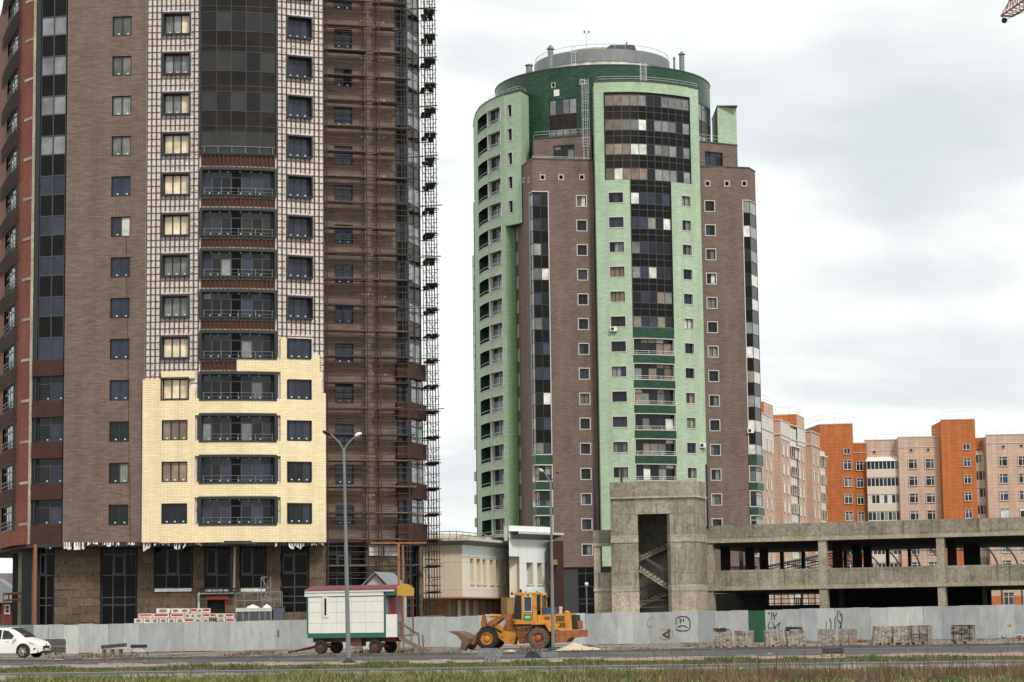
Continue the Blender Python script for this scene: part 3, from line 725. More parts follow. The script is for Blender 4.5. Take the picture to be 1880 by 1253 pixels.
# --- ground floor
Fg = Facade([pxy(58,171.0,1080), pxy(597,171.9,1080), pxy(776,176.0,1080)])
zg0, zg1 = -.3, ZB-.26
def gr(x): return Fg.hit(x, 1080)[0]
def gzv(x, y): return Fg.hit(x, y)[1]
GW = [ (68.5,100,[84],[1003,1017,1057,1098,1112,1160]), (184,252,[207,229.5],[1003,1018,1056.5,1097,1111,1160]),
 (282,354,[305.5,328.5],[1003,1056,1080]), (375,422,[399],[1003,1056,1080]), (440,489,[465],[1003,1056,1080]),
 (516,568,[542],[1003,1018,1053,1078,1095,1107,1128]), (599,672,[620,646],[1003,1018,1056,1098,1112,1160]), (744,770,[757],[1003,1056,1098,1112,1160]) ]
gh = []
for (x0,x1,cs,ys) in GW:
    a, b = gr(x0), gr(x1); zlo, zhi = gzv((x0+x1)/2, ys[-1]), min(gzv((x0+x1)/2, ys[0]), zg1)
    zlo = max(zlo, zg0); gh.append((a,b,zlo,zhi))
    zl = [zlo]+sorted(gzv((x0+x1)/2, y) for y in ys[1:-1] )+[zhi]
    wl = [a+.1]+[gr(c) for c in cs]+[b-.1]
    curtain(A, Fg, wl, zl, lambda i, j: ('g_black','pane'), fr='mframe', off=-.25, name='shop_glazing', bar=.04)
    
    for (j0, j1) in ((a, a+.1), (b-.1, b)): mb = MB(); Fg.box(mb, j0, j1, zlo, zhi, -.4, -.02); part('glazing_jamb', mb, M['dark'], A)
    ob = MB()      # opening light inside one bay
    cx0, cx1 = (wl[1], wl[2]) if len(wl) > 3 else (wl[0], wl[1])
    zt_ = zl[-2] if len(zl) > 3 else zl[-1]-.1; zb_ = zl[-3] if len(zl) > 3 else zl[-2]
    for (c0_,c1_,d0,d1) in ((cx0+.05,cx0+.15,zb_+.06,zt_-.06),(cx1-.15,cx1-.05,zb_+.06,zt_-.06),(cx0+.15,cx1-.15,zb_+.06,zb_+.16),(cx0+.15,cx1-.15,zt_-.16,zt_-.06)): Fg.box(ob, c0_, c1_, d0, d1, -.24, -.19)
    part('opening_light', ob, M['mframe'], A)
    if x0 in (282, 375, 440): 
        mb = MB(); Fg.box(mb, a+.08, b-.08, zlo-.26, zlo-.03, 0, .12); part('window_sill', mb, M['rag'], A)
door = (gr(381), gr(413), zg0, gzv(400,1102)); gh.append(door)
mb = MB(); Fg.sheet(mb, 0, Fg.L, zg0, zg1, gh, off=-.12); part('backing_wall', mb, M['woolback'], A)
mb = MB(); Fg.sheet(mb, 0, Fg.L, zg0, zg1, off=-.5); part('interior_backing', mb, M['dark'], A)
mb = MB(); Fg.box(mb, door[0]-.1, door[1]+.25, door[3], door[3]+.25, -.1, .12); Fg.box(mb, door[1], door[1]+.1, zg0, door[3], -.1, .12); part('door_lintel', mb, mat('red_lintel', (.30,.045,.03), .7), A)
mb = MB(); Fg.box(mb, door[0], door[1], zg0, door[3]-.02, -.3, -.25); part('door', mb, M['dark'], A)
# wool slabs, staggered courses
cnt = 0; row = 0; z = 1.6; extra = MB()
while z < zg1-.15:
    h_ = min(.6, zg1-z); u = -.5*(row % 2)
    while u < Fg.L:
        a, b = max(u, 0.0), min(u+1.0, Fg.L); u += 1.0
        ivs = [(a, b)]
        for (p, q, c, d) in gh:
            if c < z+h_*.5 < d:
                nv = []
                for (s_, e_) in ivs:
                    if q <= s_ or p >= e_: nv.append((s_, e_)); continue
                    if p > s_: nv.append((s_, p))
                    if q < e_: nv.append((q, e_))
                ivs = nv
        for (s_, e_) in ivs:
            if e_-s_ < .12: continue
            mb = MB(); o_ = .02+rng.uniform(-.035,.05); tz = rng.uniform(-.01,.01)
            Fg.box(mb, s_+.008, e_-.008, z+.008+tz, z+h_-.008+tz, -.115, o_)
            part('wool_slab', mb, M['wool'], A); cnt += 1
    z += h_; row += 1
low = MB(); Fg.sheet(low, 0, Fg.L, zg0, 1.6, gh, off=.0); part('plinth_wall', low, M['woolback'], A)
# ragged membrane hanging under the cladding
def rag(x0, x1, ytop, ya, yb, off):
    mb = MB(); fac = FI if x0 >= 262 else FL if x0 > 116 else FG
    pts = []; x = x0; lo = yb
    while x < x1:
        u, zt = fac.hit(x, ytop, off); lo = max(ya-1.5, min(yb+1, lo+rng.uniform(-5,5))) if rng.random() < .7 else rng.uniform(ya-1.5, yb+1.5)
        pts.append((u, zt, fac.hit(x, lo, off)[1])); x += rng.uniform(1.2, 6)
    for (a, b) in zip(pts, pts[1:]):
        if rng.random() < .28: continue
        o2 = off+rng.uniform(-.08,.10); o3 = off+rng.uniform(-.08,.10)
        mb.face([fac.P(a[0],a[2],o2), fac.P(b[0],b[2],o3), fac.P(b[0],b[1],off), fac.P(a[0],a[1],off)])
        mb.face([fac.P(a[0],a[2],o2-.03), fac.P(a[0],a[1],off-.03), fac.P(b[0],b[1],off-.03), fac.P(b[0],b[2],o3-.03)])
    if not mb.f: return
    part('membrane_rag', mb, M['rag'], A)
for a in ((63,112,996,1000,1007,.02),(117,181,996,1001,1009,.02),(188,249,996.5,1002,1003.5,.02),(263,278,992,1000,1012,.1),(283,372,996.5,998,1009,.1),(505,514,997,1000,1003,.1),(530,560,997,1002,1008,.1),(572,596,997,1001,1006,.1)): rag(*a)
mb = MB()
for x in range(120, 262, 5): u, z = FL.hit(x, 1000); FL.box(mb, u-.03, u+.03, z-.15, z+.18, -.02, .05)
part('starter_rail', mb, M['stud'], A)
mb = MB()
for x in range(268, 596, 5): u, z = FI.hit(x, 999.5); FI.box(mb, u-.03, u+.03, z-.13, z+.12, .12, .2)
part('starter_rail', mb, M['stud'], A)
# dark columns and props under the far-left overhang
for (x, d, wd, mk) in ((33,186,.5,'dframe'),(40,180,.45,'concrete2'),(46,177,.35,'concrete2'),(52,174,.9,'dframe'),(43,183,1.6,'concd')):
    p = at(x, 1080, d); mb = MB(); mb.box(p.x-wd/2, p.x+wd/2, p.y-.3, p.y+.3, -.4, ZB-.2); part('column', mb, M[mk], A)
p = at(64, 1080, 169.6); mb = MB(); mb.tube((p.x,p.y,-.2), (p.x,p.y,ZB), .13, 8); part('drain_pipe', mb, M['rusty'], A)
# white drain pipe by the doorway
mb = MB(); q = [Fg.P(gr(364.5), gzv(364.5,1150), .25), Fg.P(gr(364.5), gzv(364.5,1090), .25), Fg.P(gr(429), gzv(429,1089), .25), Fg.P(gr(430.5), gzv(430.5,1004), .25)]
mb.path(q, .09, 8); part('drain_pipe', mb, M['trimw'], A)
mb = MB()
for y in (1082, 1088): mb.tube(Fg.P(gr(366), gzv(390,y), .9), Fg.P(gr(430), gzv(390,y), .9), .05, 6)
for q in range(7): x = 368+q*10; mb.tube(Fg.P(gr(x), gzv(390,1080), .9), Fg.P(gr(x), gzv(390,1090), .9), .035, 5)
part('canopy_frame', mb, M['dframe'], A)
# white insulation patch with red print right of the right-hand shop windows
for (x0, x1) in ((675,702),(705,731)):
    mb = MB(); a, b = gr(x0), gr(x1); c, d = gzv(700,1021), gzv(700,999); Fg.box(mb, a, b, c, d, .05, .16); part('insulation_sheet', mb, M['ins'], A)
mb = MB(); q0 = FL.hit(222, 0)[0]
mb.path([FL.P(q0+.55, ZR[7]-.7, .06), FL.P(q0+.75, ZR[4], .10), FL.P(q0+1.0, 9, .08), FL.P(q0+1.15, 6, .1)], .014, 4); part('hanging_cable', mb, M['dark'], A)

# ================================================================ SCAFFOLD
s0 = FR.P(0,0,1.3); SCF = thing('scaffold', 'rusty tube scaffold climbing the right side and corner of the brown tower', 'scaffold', (s0.x, s0.y, 0))
xs = [602, 676, 700, 752]
pu = [FR.hit(x, 900, 1.25)[0] for x in xs]
def stand(p, z0, z1, r=.050): mb = MB(); mb.tube((p.x,p.y,z0), (p.x,p.y,z1), r, 6); part('standard', mb, M['scaf'], SCF)
FRx = Facade([FR.p[0], FR.p[0]+(FR.p[1]-FR.p[0])*1.28]) ; FRx.L = FRx.u[-1]
pu = [FRx.hit(x, 900, 1.25)[0] for x in xs]
for u in pu:
    for off in (.35, 1.25): stand(FRx.P(u, 0, off), 0, ZT)
side = []
for i in range(3):
    d = 175.3+1.5*i; xo = -5.60-.26*i
    side.append((Vector((xo-.85, d, 0)), Vector((xo, d, 0)))); side.append((Vector((xo-.60, d+.4, 0)), Vector((xo-.22, d+.7, 0)))) if i < 2 else None
for (a, b) in side: stand(a, 0, ZT, .03); stand(b, 0, ZT, .034)
LV = [2.2+1.93*i for i in range(26) if 2.2+1.93*i < ZT]
def bar(name, a, b, r=.026, m='scaf'): mb = MB(); mb.tube(a, b, r, 5); part(name, mb, M[m], SCF)
nb = 0
for li, z in enumerate(LV):
    for off in (.35, 1.25):
        bar('ledger', FRx.P(pu[0]-.3, z, off), FRx.P(pu[-1]+.35, z, off), .036)
    bar('guardrail', FRx.P(pu[0]-.1, z+.52, 1.25), FRx.P(pu[-1]+.2, z+.5, 1.25), .031)
    bar('guardrail', FRx.P(pu[0]-.1, z+1.45, 1.25), FRx.P(pu[-1]+.1, z+1.46, 1.25), .026)
    bar('guardrail', FRx.P(pu[0]-.1, z+1.02, 1.25), FRx.P(pu[-1]+.2, z+1.05, 1.25), .031)
    for (s_, e_) in ((pu[0]-.2, pu[1]+.3), (pu[2]-.3, pu[3]+rng.choice((-.6,.3,.5)))):
        for o_ in (.48, .80, 1.10):
            mb = MB(); w0 = FRx.P(s_+rng.uniform(-.1,.3), z+.05, o_); w1 = FRx.P(e_+rng.uniform(-.3,.2), z+.05+rng.uniform(-.02,.05), o_)
            dv = (w1-w0); nrm = Vector((-dv.y, dv.x, 0)).normalized()*.145
            b4 = [w0-nrm, w1-nrm, w1+nrm, w0+nrm]; up = Vector((0,0,.045)); b4 = [b4[0],b4[1],b4[2],b4[3]]
            mb.hexa([tuple(v) for v in b4], [tuple(v+up) for v in b4]); part('deck_board', mb, M['wood'] if rng.random() < .6 else M['woodd'], SCF)
    for i, (a, b) in enumerate(side):
        Z = Vector((0,0,z))
        bar('transom', a+Z-Vector((.1,0,0)), b+Z+Vector((.18,0,0)), .036)
        if i < 4 and i % 2 == 0:
            a2, b2 = side[i+2]
            if i in (0, 2): 
                bar('guardrail', b+Z+Vector((0,0,1.0)), b2+Z+Vector((0,0,1.0)), .024); bar('side_rail', a+Z+Vector((-.1,0,.55)), b+Z+Vector((.1,0,.5)), .024); bar('side_rail', a+Z+Vector((-.05,0,1.1)), b+Z+Vector((.12,0,1.15)), .022)
            if i in (0, 2):
                if (li+i) % 2: bar('brace', b+Z, a2+Z+Vector((.0,0,1.9)), .018)
                else: bar('brace', a+Z+Vector((0,0,1.9)), b2+Z, .018)
            for q in range(2):
                t = .22+.5*q; w0 = a.lerp(b, t)+Z+Vector((0,-.2,.05)); w1 = a2.lerp(b2, t+.1)+Z+Vector((rng.uniform(-.1,.3),.2,.05+rng.uniform(-.02,.12)))
                mb = MB(); e = Vector((.2,0,0)); b4 = [w0-e, w0+e, w1+e, w1-e]; mb.hexa([tuple(v) for v in b4], [tuple(v+Vector((0,0,.05))) for v in b4])
                part('deck_board', mb, M['wood'] if rng.random() < .2 else M['woodd'], SCF)
    if li % 2 == 0:      # long planks poking out past the corner
        a, b = side[0]; w0 = a+Vector((-1.1,-.15,z+.1)); w1 = b+Vector((rng.uniform(.0,.45),-.1,z+.12+rng.uniform(0,.15)))
        mb = MB(); e = Vector((0,.12,0)); b4 = [w0-e, w1-e, w1+e, w0+e]; mb.hexa([tuple(v) for v in b4], [tuple(v+Vector((0,0,.05))) for v in b4]); part('plank', mb, M['wood'], SCF)
# ================================================================ GROUND, ROAD, PAVING
GM = {
 'dirt': mat('packed_dirt', (.215,.182,.148), .95, var=.38, scale=.9, stretch=(.5,1.2,1), bump=.5, stain=((.09,.075,.065), .5, .12, .35, (.4,1.4,1))),
 'soil': mat('dark_soil', (.085,.068,.045), 1, var=.35, scale=2.2, bump=.6, stain=((.05,.07,.02), .5, .1, .8, (1,1,1))),
 'asphalt': mat('worn_asphalt', (.048,.049,.052), .85, var=.22, scale=1.5, stretch=(.25,1.4,1), bump=.3, stain=((.035,.035,.036), .52, .08, .55, (.18,1.2,1))),
 'pinkpave': mat('pink_paving', (.29,.19,.17), .9, var=.2, scale=1.3, stretch=(.4,1,1), stain=((.13,.11,.10), .55, .1, .6, (.3,1.5,1))),
 'kerb': mat('kerb_concrete', (.30,.28,.26), .9, var=.25, scale=2.0, stretch=(.6,1,1), stain=((.12,.11,.10), .52, .1, 1.2, (.5,1,1))),
 'kerbd': mat('dark_kerb_concrete', (.10,.093,.088), .9, var=.3, scale=2.0),
 'sand': mat('pale_sand', (.50,.42,.31), .95, var=.15, scale=5, bump=.5),
}
XS = [-900,-400,-200,-120,-90] + [-80+4*i for i in range(41)] + [90,120,200,400,900]
def terrain(name, ys, zo, m, kind='structure', sk=None):
    mb = MB()
    for y0, y1 in zip(ys, ys[1:]):
        for x0, x1 in zip(XS, XS[1:]):
            P = [(x0,y0),(x1,y0),(x1,y1),(x0,y1)]; mb.face([(x, y, gz(x,y)+zo) for x, y in P])
    return structure(name, mb, GM[m], smooth=False, kind=kind)
def wall_strip(mb, y, z0, z1, m=0):
    for x0, x1 in zip(XS, XS[1:]): mb.face([(x0,y,gz(x0,y)+z0),(x1,y,gz(x1,y)+z0),(x1,y,gz(x1,y)+z1),(x0,y,gz(x0,y)+z1)], m)
terrain('ground', [20, 60, 79.4], -.15, 'soil')
def kerb_run(name, y, wdt, z0, z1, mk, tone='kerb', blk=1.0, x0=-42, x1=46):
    """kerb built of separate stones laid end to end"""
    root = thing(name[0], name[1], 'kerb', (0, y, 0), group=None)
    r = random.Random(int(y)); meshes = []
    for v in range(3):
        q = MB(); dz = (v-1)*.02; q.box(.006, blk-.006, 0, wdt, z0, z1+dz); meshes.append(q.mesh('kerb_stone', GM[mk]))
    n = int((x1-x0)/blk)
    if n > 290: n = 290
    for i in range(n):
        x = x0+i*blk
        o = bpy.data.objects.new('kerb_stone', meshes[r.randrange(3)]); COL.objects.link(o); o.parent = root
        o.location = (x, r.uniform(-.03,.03), gz(x,y)+r.uniform(-.02,.01)); o.rotation_euler = (0, r.uniform(-.02,.02), r.uniform(-.02,.02))
    mb = MB()
    for (a, b) in ((-900, x0), (x0+n*blk, 900)): mb.box(a, b, y, y+wdt, z0+gz(a if abs(a) < 800 else b, y), z1+gz(a if abs(a) < 800 else b, y))
    return root
kerb_run(('kerb','pale concrete kerb along the near footpath just above the foreground grass'), 79.6, .32, -.16, .015, 'kerb', blk=.5, x0=-30, x1=32)
terrain('footpath', [79.9, 86.6], -.004, 'asphalt')
terrain('grass_verge', [86.6, 98.5], .0, 'soil')
terrain('pink_pavement', [98.5, 107.4], .006, 'pinkpave')
kerb_run(('kerb','low kerb between the pink pavement and the near edge of the road'), 107.4, .25, -.12, .03, 'kerb', blk=1.0)
terrain('road', [107.6, 114, 122, 130.4], -.10, 'asphalt')
kerb_run(('kerb','dark kerb along the far edge of the road below the dirt verge'), 130.4, .3, -.14, .04, 'kerbd', blk=1.0)
terrain('dirt_verge', [130.7, 136, 142, 150, 160, 175, 230], 0.0, 'dirt')
terrain('construction_ground', [230, 400, 900, 3000], 0.0, 'dirt')
mb = MB(); 
for (y, wd, x0, x1, zo) in ((112.5,1.1,-60,-6,-.096),(124.5,1.6,-50,8,-.096),(127.6,.7,6,40,-.096),(117,.8,2,44,-.096),(111,.6,-12,30,-.096),(120.5,.9,-34,20,-.096),(128.8,.8,-40,40,-.096),(114.2,.5,-44,-14,-.096)):
    n = 24; top = []; bot = []
    for i in range(n+1):
        x = x0+(x1-x0)*i/n; a = wd*(.55+.45*math.sin(i*1.7+y)); top.append((x, y+a/2, gz(x,y+a/2)+zo)); bot.append((x, y-a/2, gz(x,y-a/2)+zo))
    for i in range(n): mb.face([bot[i], bot[i+1], top[i+1], top[i]])
structure('road_mud', mb, GM['sand'] if False else mat('mud_streak', (.20,.172,.145), .9, var=.3, scale=2), kind='stuff')

# ---------------------------------------------------------------- grass and weeds
def grassmat(name, c1, c2, c3=None):
    m = bpy.data.materials.new(name); m.use_nodes = True; t = m.node_tree; b = t.nodes['Principled BSDF']; N = t.nodes.new; L = t.links.new
    b.inputs['Roughness'].default_value = .8; b.inputs['Specular IOR Level'].default_value = .15
    g = N('ShaderNodeNewGeometry').outputs['Position']; mp = N('ShaderNodeMapping'); mp.inputs['Scale'].default_value = (.9,.45,.2); L(g, mp.inputs[0])
    n = N('ShaderNodeTexNoise'); n.inputs['Scale'].default_value = .8; n.inputs['Detail'].default_value = 5; L(mp.outputs[0], n.inputs['Vector'])
    n2 = N('ShaderNodeTexWhiteNoise'); uvn = N('ShaderNodeTexCoord'); L(uvn.outputs['UV'], n2.inputs['Vector'])
    ad = N('ShaderNodeMath'); ad.operation = 'MULTIPLY_ADD'; L(n2.outputs['Value'], ad.inputs[0]); ad.inputs[1].default_value = .42; L(n.outputs[0], ad.inputs[2])
    sb = N('ShaderNodeMath'); sb.operation = 'SUBTRACT'; L(ad.outputs[0], sb.inputs[0]); sb.inputs[1].default_value = .21
    r = N('ShaderNodeValToRGB'); e = r.color_ramp.elements; e[0].position = .38; e[0].color = (*c1,1); e[1].position = .62; e[1].color = (*c2,1)
    if c3: q = e.new(.50); q.color = (*c3,1)
    L(sb.outputs[0], r.inputs[0]); L(r.outputs[0], b.inputs['Base Color']); return m
def blades(name, n, region, hfun, wfun, mt, seed, lean=.35, zbase=0.0, clump=None):
    r = random.Random(seed); V = []; F = []; UV = []
    cl = [(r.uniform(region[0],region[1]), r.uniform(region[2],region[3]), r.uniform(.3,1.1)) for _ in range(clump or 1)]
    i = 0
    while i < n:
        if clump and r.random() < .7:
            c = cl[r.randrange(clump)]; x = r.gauss(c[0], c[2]*.7); y = r.gauss(c[1], c[2]*.5)
            if not (region[0] < x < region[1] and region[2] < y < region[3]): continue
        else: x = r.uniform(region[0],region[1]); y = r.uniform(region[2],region[3])
        i += 1
        h = hfun(r, x, y)
        if h <= 0: continue
        w_ = wfun(r); a = r.uniform(0, math.pi); dx, dy = math.cos(a)*w_, math.sin(a)*w_*.4
        lx, ly = r.gauss(0, lean)*h, r.gauss(0, lean)*h; z = gz(x,y)+zbase; k = len(V)
        V += [(x-dx,y-dy,z),(x+dx,y+dy,z),(x+dx*.7+lx*.35,y+dy*.7+ly*.35,z+h*.55),(x-dx*.7+lx*.35,y-dy*.7+ly*.35,z+h*.55),(x+lx,y+ly,z+h)]
        F += [(k,k+1,k+2,k+3),(k+3,k+2,k+4)]; u = (x*7.13+y, y*3.7+x); UV += [u]*7
    me = bpy.data.meshes.new(name); me.from_pydata(V, [], F); me.materials.append(mt)
    ul = me.uv_layers.new(name='UVMap'); ul.data.foreach_set('uv', [c for u in UV for c in u])
    o = link(name, me); o['kind'] = 'stuff'; return o
g1 = grassmat('meadow_grass', (.045,.095,.018), (.30,.25,.13), (.13,.165,.045))
g2 = grassmat('verge_grass', (.045,.09,.022), (.19,.165,.09), (.085,.115,.038))
g3 = grassmat('dry_weeds', (.085,.050,.036), (.20,.135,.095), (.13,.08,.055))
def hmead(r, x, y):
    t = max(0, min(1, (x-2)/8))
    return r.uniform(.07,.27)*(1-.35*t)*(1.25 if math.sin(x*1.3+2*math.sin(y*.7)) > .1 else .8)
blades('meadow_grass', 46000, (-17,18,60.5,79.3), hmead, lambda r: r.uniform(.008,.026), g1, 5, zbase=-.15, clump=260)
blades('verge_grass', 26000, (-22,24,87.2,97.2), lambda r, x, y: r.uniform(.03,.16)*(1.3 if math.sin(x*.9)+math.sin(x*2.3+1) > .2 else .45), lambda r: r.uniform(.012,.035), g2, 6, clump=240)
def hdry(r, x, y):
    t = max(.0, min(1, (x-.5)/6)); 
    if r.random() > .06+.94*t: return 0
    return r.uniform(.12,.42) if r.random() < .93 else r.uniform(.5,1.05)
blades('dry_weeds', 17000, (-16,18,60.5,72), hdry, lambda r: r.uniform(.006,.016), g3, 8, lean=.16, zbase=-.15, clump=160)
blades('tall_dry_stalks', 260, (-14,20,62,96), lambda r, x, y: r.uniform(.3,.95), lambda r: r.uniform(.006,.010), g3, 9, lean=.12, zbase=-.1, clump=40)
r_ = random.Random(4)
for (px, py) in ((922,937),(1022,940),(995,960),(1150,945)):      # white flower heads in the weeds
    pass
# ================================================================ GREEN AND BROWN ROUND TOWER
rng = random.Random(21)
c_ = at(1115, 900, 290); B = thing('round_tower', 'tall finished tower with light green and brown walls and a dark green drum', 'building', (c_.x, c_.y, 0))
ZQ = [10.55+3.0*k for k in range(19)]
def q6(px, d): return pxy(px, d, 600.0)
def pb(): return pick(('g_dark',5),('g_blue',3),('g_grey',3),('g_white',1.3),('g_tan',.6))
TW = dict(fr=('dframe','trimw','trimw'), rec=.28, trim=.10)
def win_col(fac, px, py, w_, h_, zs, cols=(1,1), dz=0, **k):
    u = fac.hit(px, py)[0]; H = [(u-w_/2, u+w_/2, z+dz-h_/2, z+dz+h_/2) for z in zs]
    def put():
        for z in zs:
            c = cols; ps = [pb() for _ in c]
            if rng.random() < .5 and len(ps) > 1: ps = [ps[0]]*len(ps)
            window(B, fac, u, z+dz, w_, h_, ps, c, **{**TW, **k})
    return H, put
# brown front, left part
F1 = Facade([q6(981,277.8), q6(1094,279.2)]); z1b = F1.hit(1030, 294)[1]
F0 = Facade([q6(945,286.5), q6(981,277.8)])
H, put = win_col(F1, 1078, 1009, 1.16, 1.24, ZQ[0:15])
usm = []
for x in (996,1030,1068): u, z = F1.hit(x, 326); usm.append((u,z)); H.append((u-.24,u+.24,z-.26,z+.26))
ug = F1.hit(1010.5, 600)[0]; uga = F0.hit(975.5, 600)[0]
zg_lo = F1.hit(997, 834)[1]; zg_hi = F1.hit(990, 353)[1]
lowc = [(ZQ[k]-.85, ZQ[k]+1.05) for k in range(0,4)]
mb = MB(); F1.sheet(mb, 0, F1.L, 8.5, z1b, H+[(0,ug,zg_lo,zg_hi)]+[(0,ug,a,b) for a,b in lowc]); part('brick_wall', mb, M['brown_b'], B); put()
for (u, z) in usm: window(B, F1, u, z, .46, .5, ['g_black'], (1,), **TW)
H0 = []; uside = F0.hit(951.5,600)[0]
H0 = [(uside-.28, uside+.28, z-.68, z+.68) for z in ZQ[2:15]]; us0 = []
for x in (961.5,971): u, z = F0.hit(x, 331); us0.append((u,z)); H0.append((u-.3,u+.3,z-.24,z+.24))
mb = MB(); F0.sheet(mb, 0, F0.L, 8.5, z1b, H0+[(uga,F0.L,zg_lo,zg_hi)]+[(uga,F0.L,a,b) for a,b in lowc]); part('brick_wall', mb, M['brown_b'], B)
for z in ZQ[2:15]: window(B, F0, uside, z, .56, 1.36, ['g_grey'], (1,), fr=('trimw','trimw','trimw'), rec=.22, trim=.1)
for (u, z) in us0: window(B, F0, u, z, .6, .46, ['g_black'], (1,), **TW)
Fc = Facade([F0.P(uga,0).to_2d(), F0.p[1], F1.P(ug,0).to_2d()])
n14 = [z for z in ZQ if zg_lo < z < zg_hi]
zsg = [zg_lo+.02]
for z in n14:
    for v in (z-.72, z+.72):
        if v > zsg[-1]+.3 and v < zg_hi-.1: zsg.append(v)
zsg.append(zg_hi-.02)
umid = Fc.u[1]
def kg(i, j):
    zc = (zsg[i]+zsg[i+1])/2; isw = any(abs(zc-z) < .5 for z in n14)
    if isw: return (('g_light' if j == 0 else pick(('g_blue',5),('g_dark',3),('g_grey',2),('g_white',.8))), 'pane')
    return (('g_blue','spandrel_panel') if j == 0 else ('spandrel', 'spandrel_panel'))
curtain(B, Fc, [.02, umid, (umid+Fc.L)/2, Fc.L-.02], zsg, kg, fr='dframe', off=.02, name='corner_glazing', bar=.035)
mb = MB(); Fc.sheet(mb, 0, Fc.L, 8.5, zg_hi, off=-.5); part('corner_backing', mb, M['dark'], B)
mb = MB(); Fc.box(mb, -.0+.001, .10, zg_lo, zg_hi, -.05, .09); Fc.box(mb, Fc.L-.10, Fc.L+.0, zg_lo, zg_hi, -.05, .09); Fc.box(mb, 0, Fc.L, zg_hi+.002, zg_hi+.12, -.05, .09); Fc.box(mb, 0, Fc.L, zg_lo-.12, zg_lo-.002, -.05, .09); part('glazing_trim', mb, M['trimw'], B)
def corner_balcony(Fq, uc, k, flip=False):
    z = ZQ[k]; a, b = z-.85, z+1.05
    curtain(B, Fq, [.12, uc, (uc+Fq.L)/2, Fq.L-.12], [a+.1, a+.75, b-.1], lambda i, j: (('g_white' if j == 0 and not flip or j == 2 and flip else pick(('g_dark',5),('g_grey',3),('g_blue',2))), 'pane'), fr='dframe', off=-.28, name='balcony_glazing', bar=.035)
    mb = MB(); Fq.box(mb, 0, Fq.L, b-.04, b+.08, -.3, .10); Fq.box(mb, 0, Fq.L, a-.08, a+.04, -.3, .10); Fq.box(mb, 0.0, .1, a+.04, b-.04, -.3, .10); Fq.box(mb, Fq.L-.1, Fq.L, a+.04, b-.04, -.3, .10)
    part('balcony_trim', mb, M['trimw'], B)
    top = ZQ[k+1]-.93 if k < 3 else zg_lo-.13
    if top-b > .3: mb = MB(); Fq.box(mb, 0, Fq.L, b+.082, top, -.1, .07); part('spandrel_band', mb, M['dgreen'], B)
for k in range(0, 4): corner_balcony(Fc, umid, k)
mb = MB(); Fc.box(mb, 0, Fc.L, 8.5, ZQ[0]-.93, -.1, .05); part('spandrel_band', mb, M['dgreen'], B)
# light green bowed frame
F2 = Facade([q6(1095.5,279.8), q6(1098,277.3), q6(1120,277.0), q6(1142,276.9), q6(1165,276.95), q6(1185,277.2), q6(1205,277.65), q6(1225,278.25), q6(1248,279.1), q6(1270,280.1), q6(1291.5,281.4)])
z2t = F2.hit(1157, 150)[1]
H1, put1 = win_col(F2, 1140, 868.5, 1.72, 1.22, ZQ[3:15], (1,1,1))
H2, put2 = win_col(F2, 1270.5, 868, 1.34, 1.22, ZQ[3:15], (1,1))
uA, uB = F2.hit(1109.5,200)[0], F2.hit(1265.5,200)[0]; uC, uD = F2.hit(1157.5,340)[0], F2.hit(1231,340)[0]
zU = F2.hit(1185,171)[1]; zM = F2.hit(1185,331)[1]; zS = F2.hit(1200,601)[1]
balc = [k for k in range(3, 9)]
Hb = [(uC+.02, uD-.02, ZQ[k]-.92, ZQ[k]+.92) for k in balc]
mb = MB(); F2.sheet(mb, 0, F2.L, 8.5, z2t, H1+H2+[(uA,uB,zM,zU),(uC,uD,zS,zM)]+Hb)
e = F2.P(F2.L, 0); part('green_wall', mb, M['lgreen'], B); put1(); put2()
mb = MB(); mb.face([(e.x,e.y,8.5),(e.x+.15,e.y+6,8.5),(e.x+.15,e.y+6,z2t),(e.x,e.y,z2t)]); part('green_side_wall', mb, M['mgreen'], B)
mb = MB(); F2.box(mb, 0, F2.L, z2t, z2t+.16, -.5, .06); part('coping', mb, M['mframe'], B)
def rowz(z):  return (z-.70, z+.66)
n5 = [ZQ[k] for k in range(15,19)]; zz3 = [zM+.03]
for z in n5:
    a, b = z-.1-.62, z-.1+.72
    for v in (a, b): 
        if zz3[-1]+.25 < v < zU-.1: zz3.append(v)
    v = b+.95
    if v < zU-.4: zz3.append(v)
zz3.append(zU-.03)
ucol = [uA+.03+(uB-uA-.06)*q/11 for q in range(12)]
def k3(i, j):
    zc = (zz3[i]+zz3[i+1])/2; isw = any(abs(zc-z) < .4 for z in n5)
    if isw: return (('g_white' if rng.random() < .2 else 'g_tan' if rng.random() < .6 else 'g_grey') if j < 5 else pick(('g_light',3),('g_grey',4),('g_dark',2),('g_blue',2)) if j != 5 else 'g_dark', 'pane')
    return ('spandrel_b' if j < 4 else 'spandrel', 'spandrel_panel')
curtain(B, F2, ucol, zz3, k3, fr='mframe', off=-.10, name='curtain_wall', bar=.035)
zz4 = [zS+.03]
for k in range(9, 15):
    for v in (ZQ[k]-.75, ZQ[k]+.65, ZQ[k]+1.55):
        if zz4[-1]+.3 < v < zM-.2: zz4.append(v)
zz4.append(zM-.06)
def k4(i, j):
    zc = (zz4[i]+zz4[i+1])/2; isw = any(abs(zc-(ZQ[k]-.05)) < .5 for k in range(9,15))
    if isw: return (pick(('g_dark',6),('g_grey',2),('g_blue',3),('g_white',1.2),('g_tan',.6)), 'pane')
    return ('spandrel', 'spandrel_panel')
ucd = [uC+.03+(uD-uC-.06)*q/5 for q in range(6)]
curtain(B, F2, ucd, zz4, k4, fr='mframe', off=-.10, name='curtain_wall', bar=.035)
mb = MB(); F2.sheet(mb, uA-.1, uB+.1, zM-.1, zU+.1, off=-.5); F2.sheet(mb, uC-.1, uD+.1, 8.5, zM, off=-.5); part('glazing_backing', mb, M['dark'], B)
mb = MB()
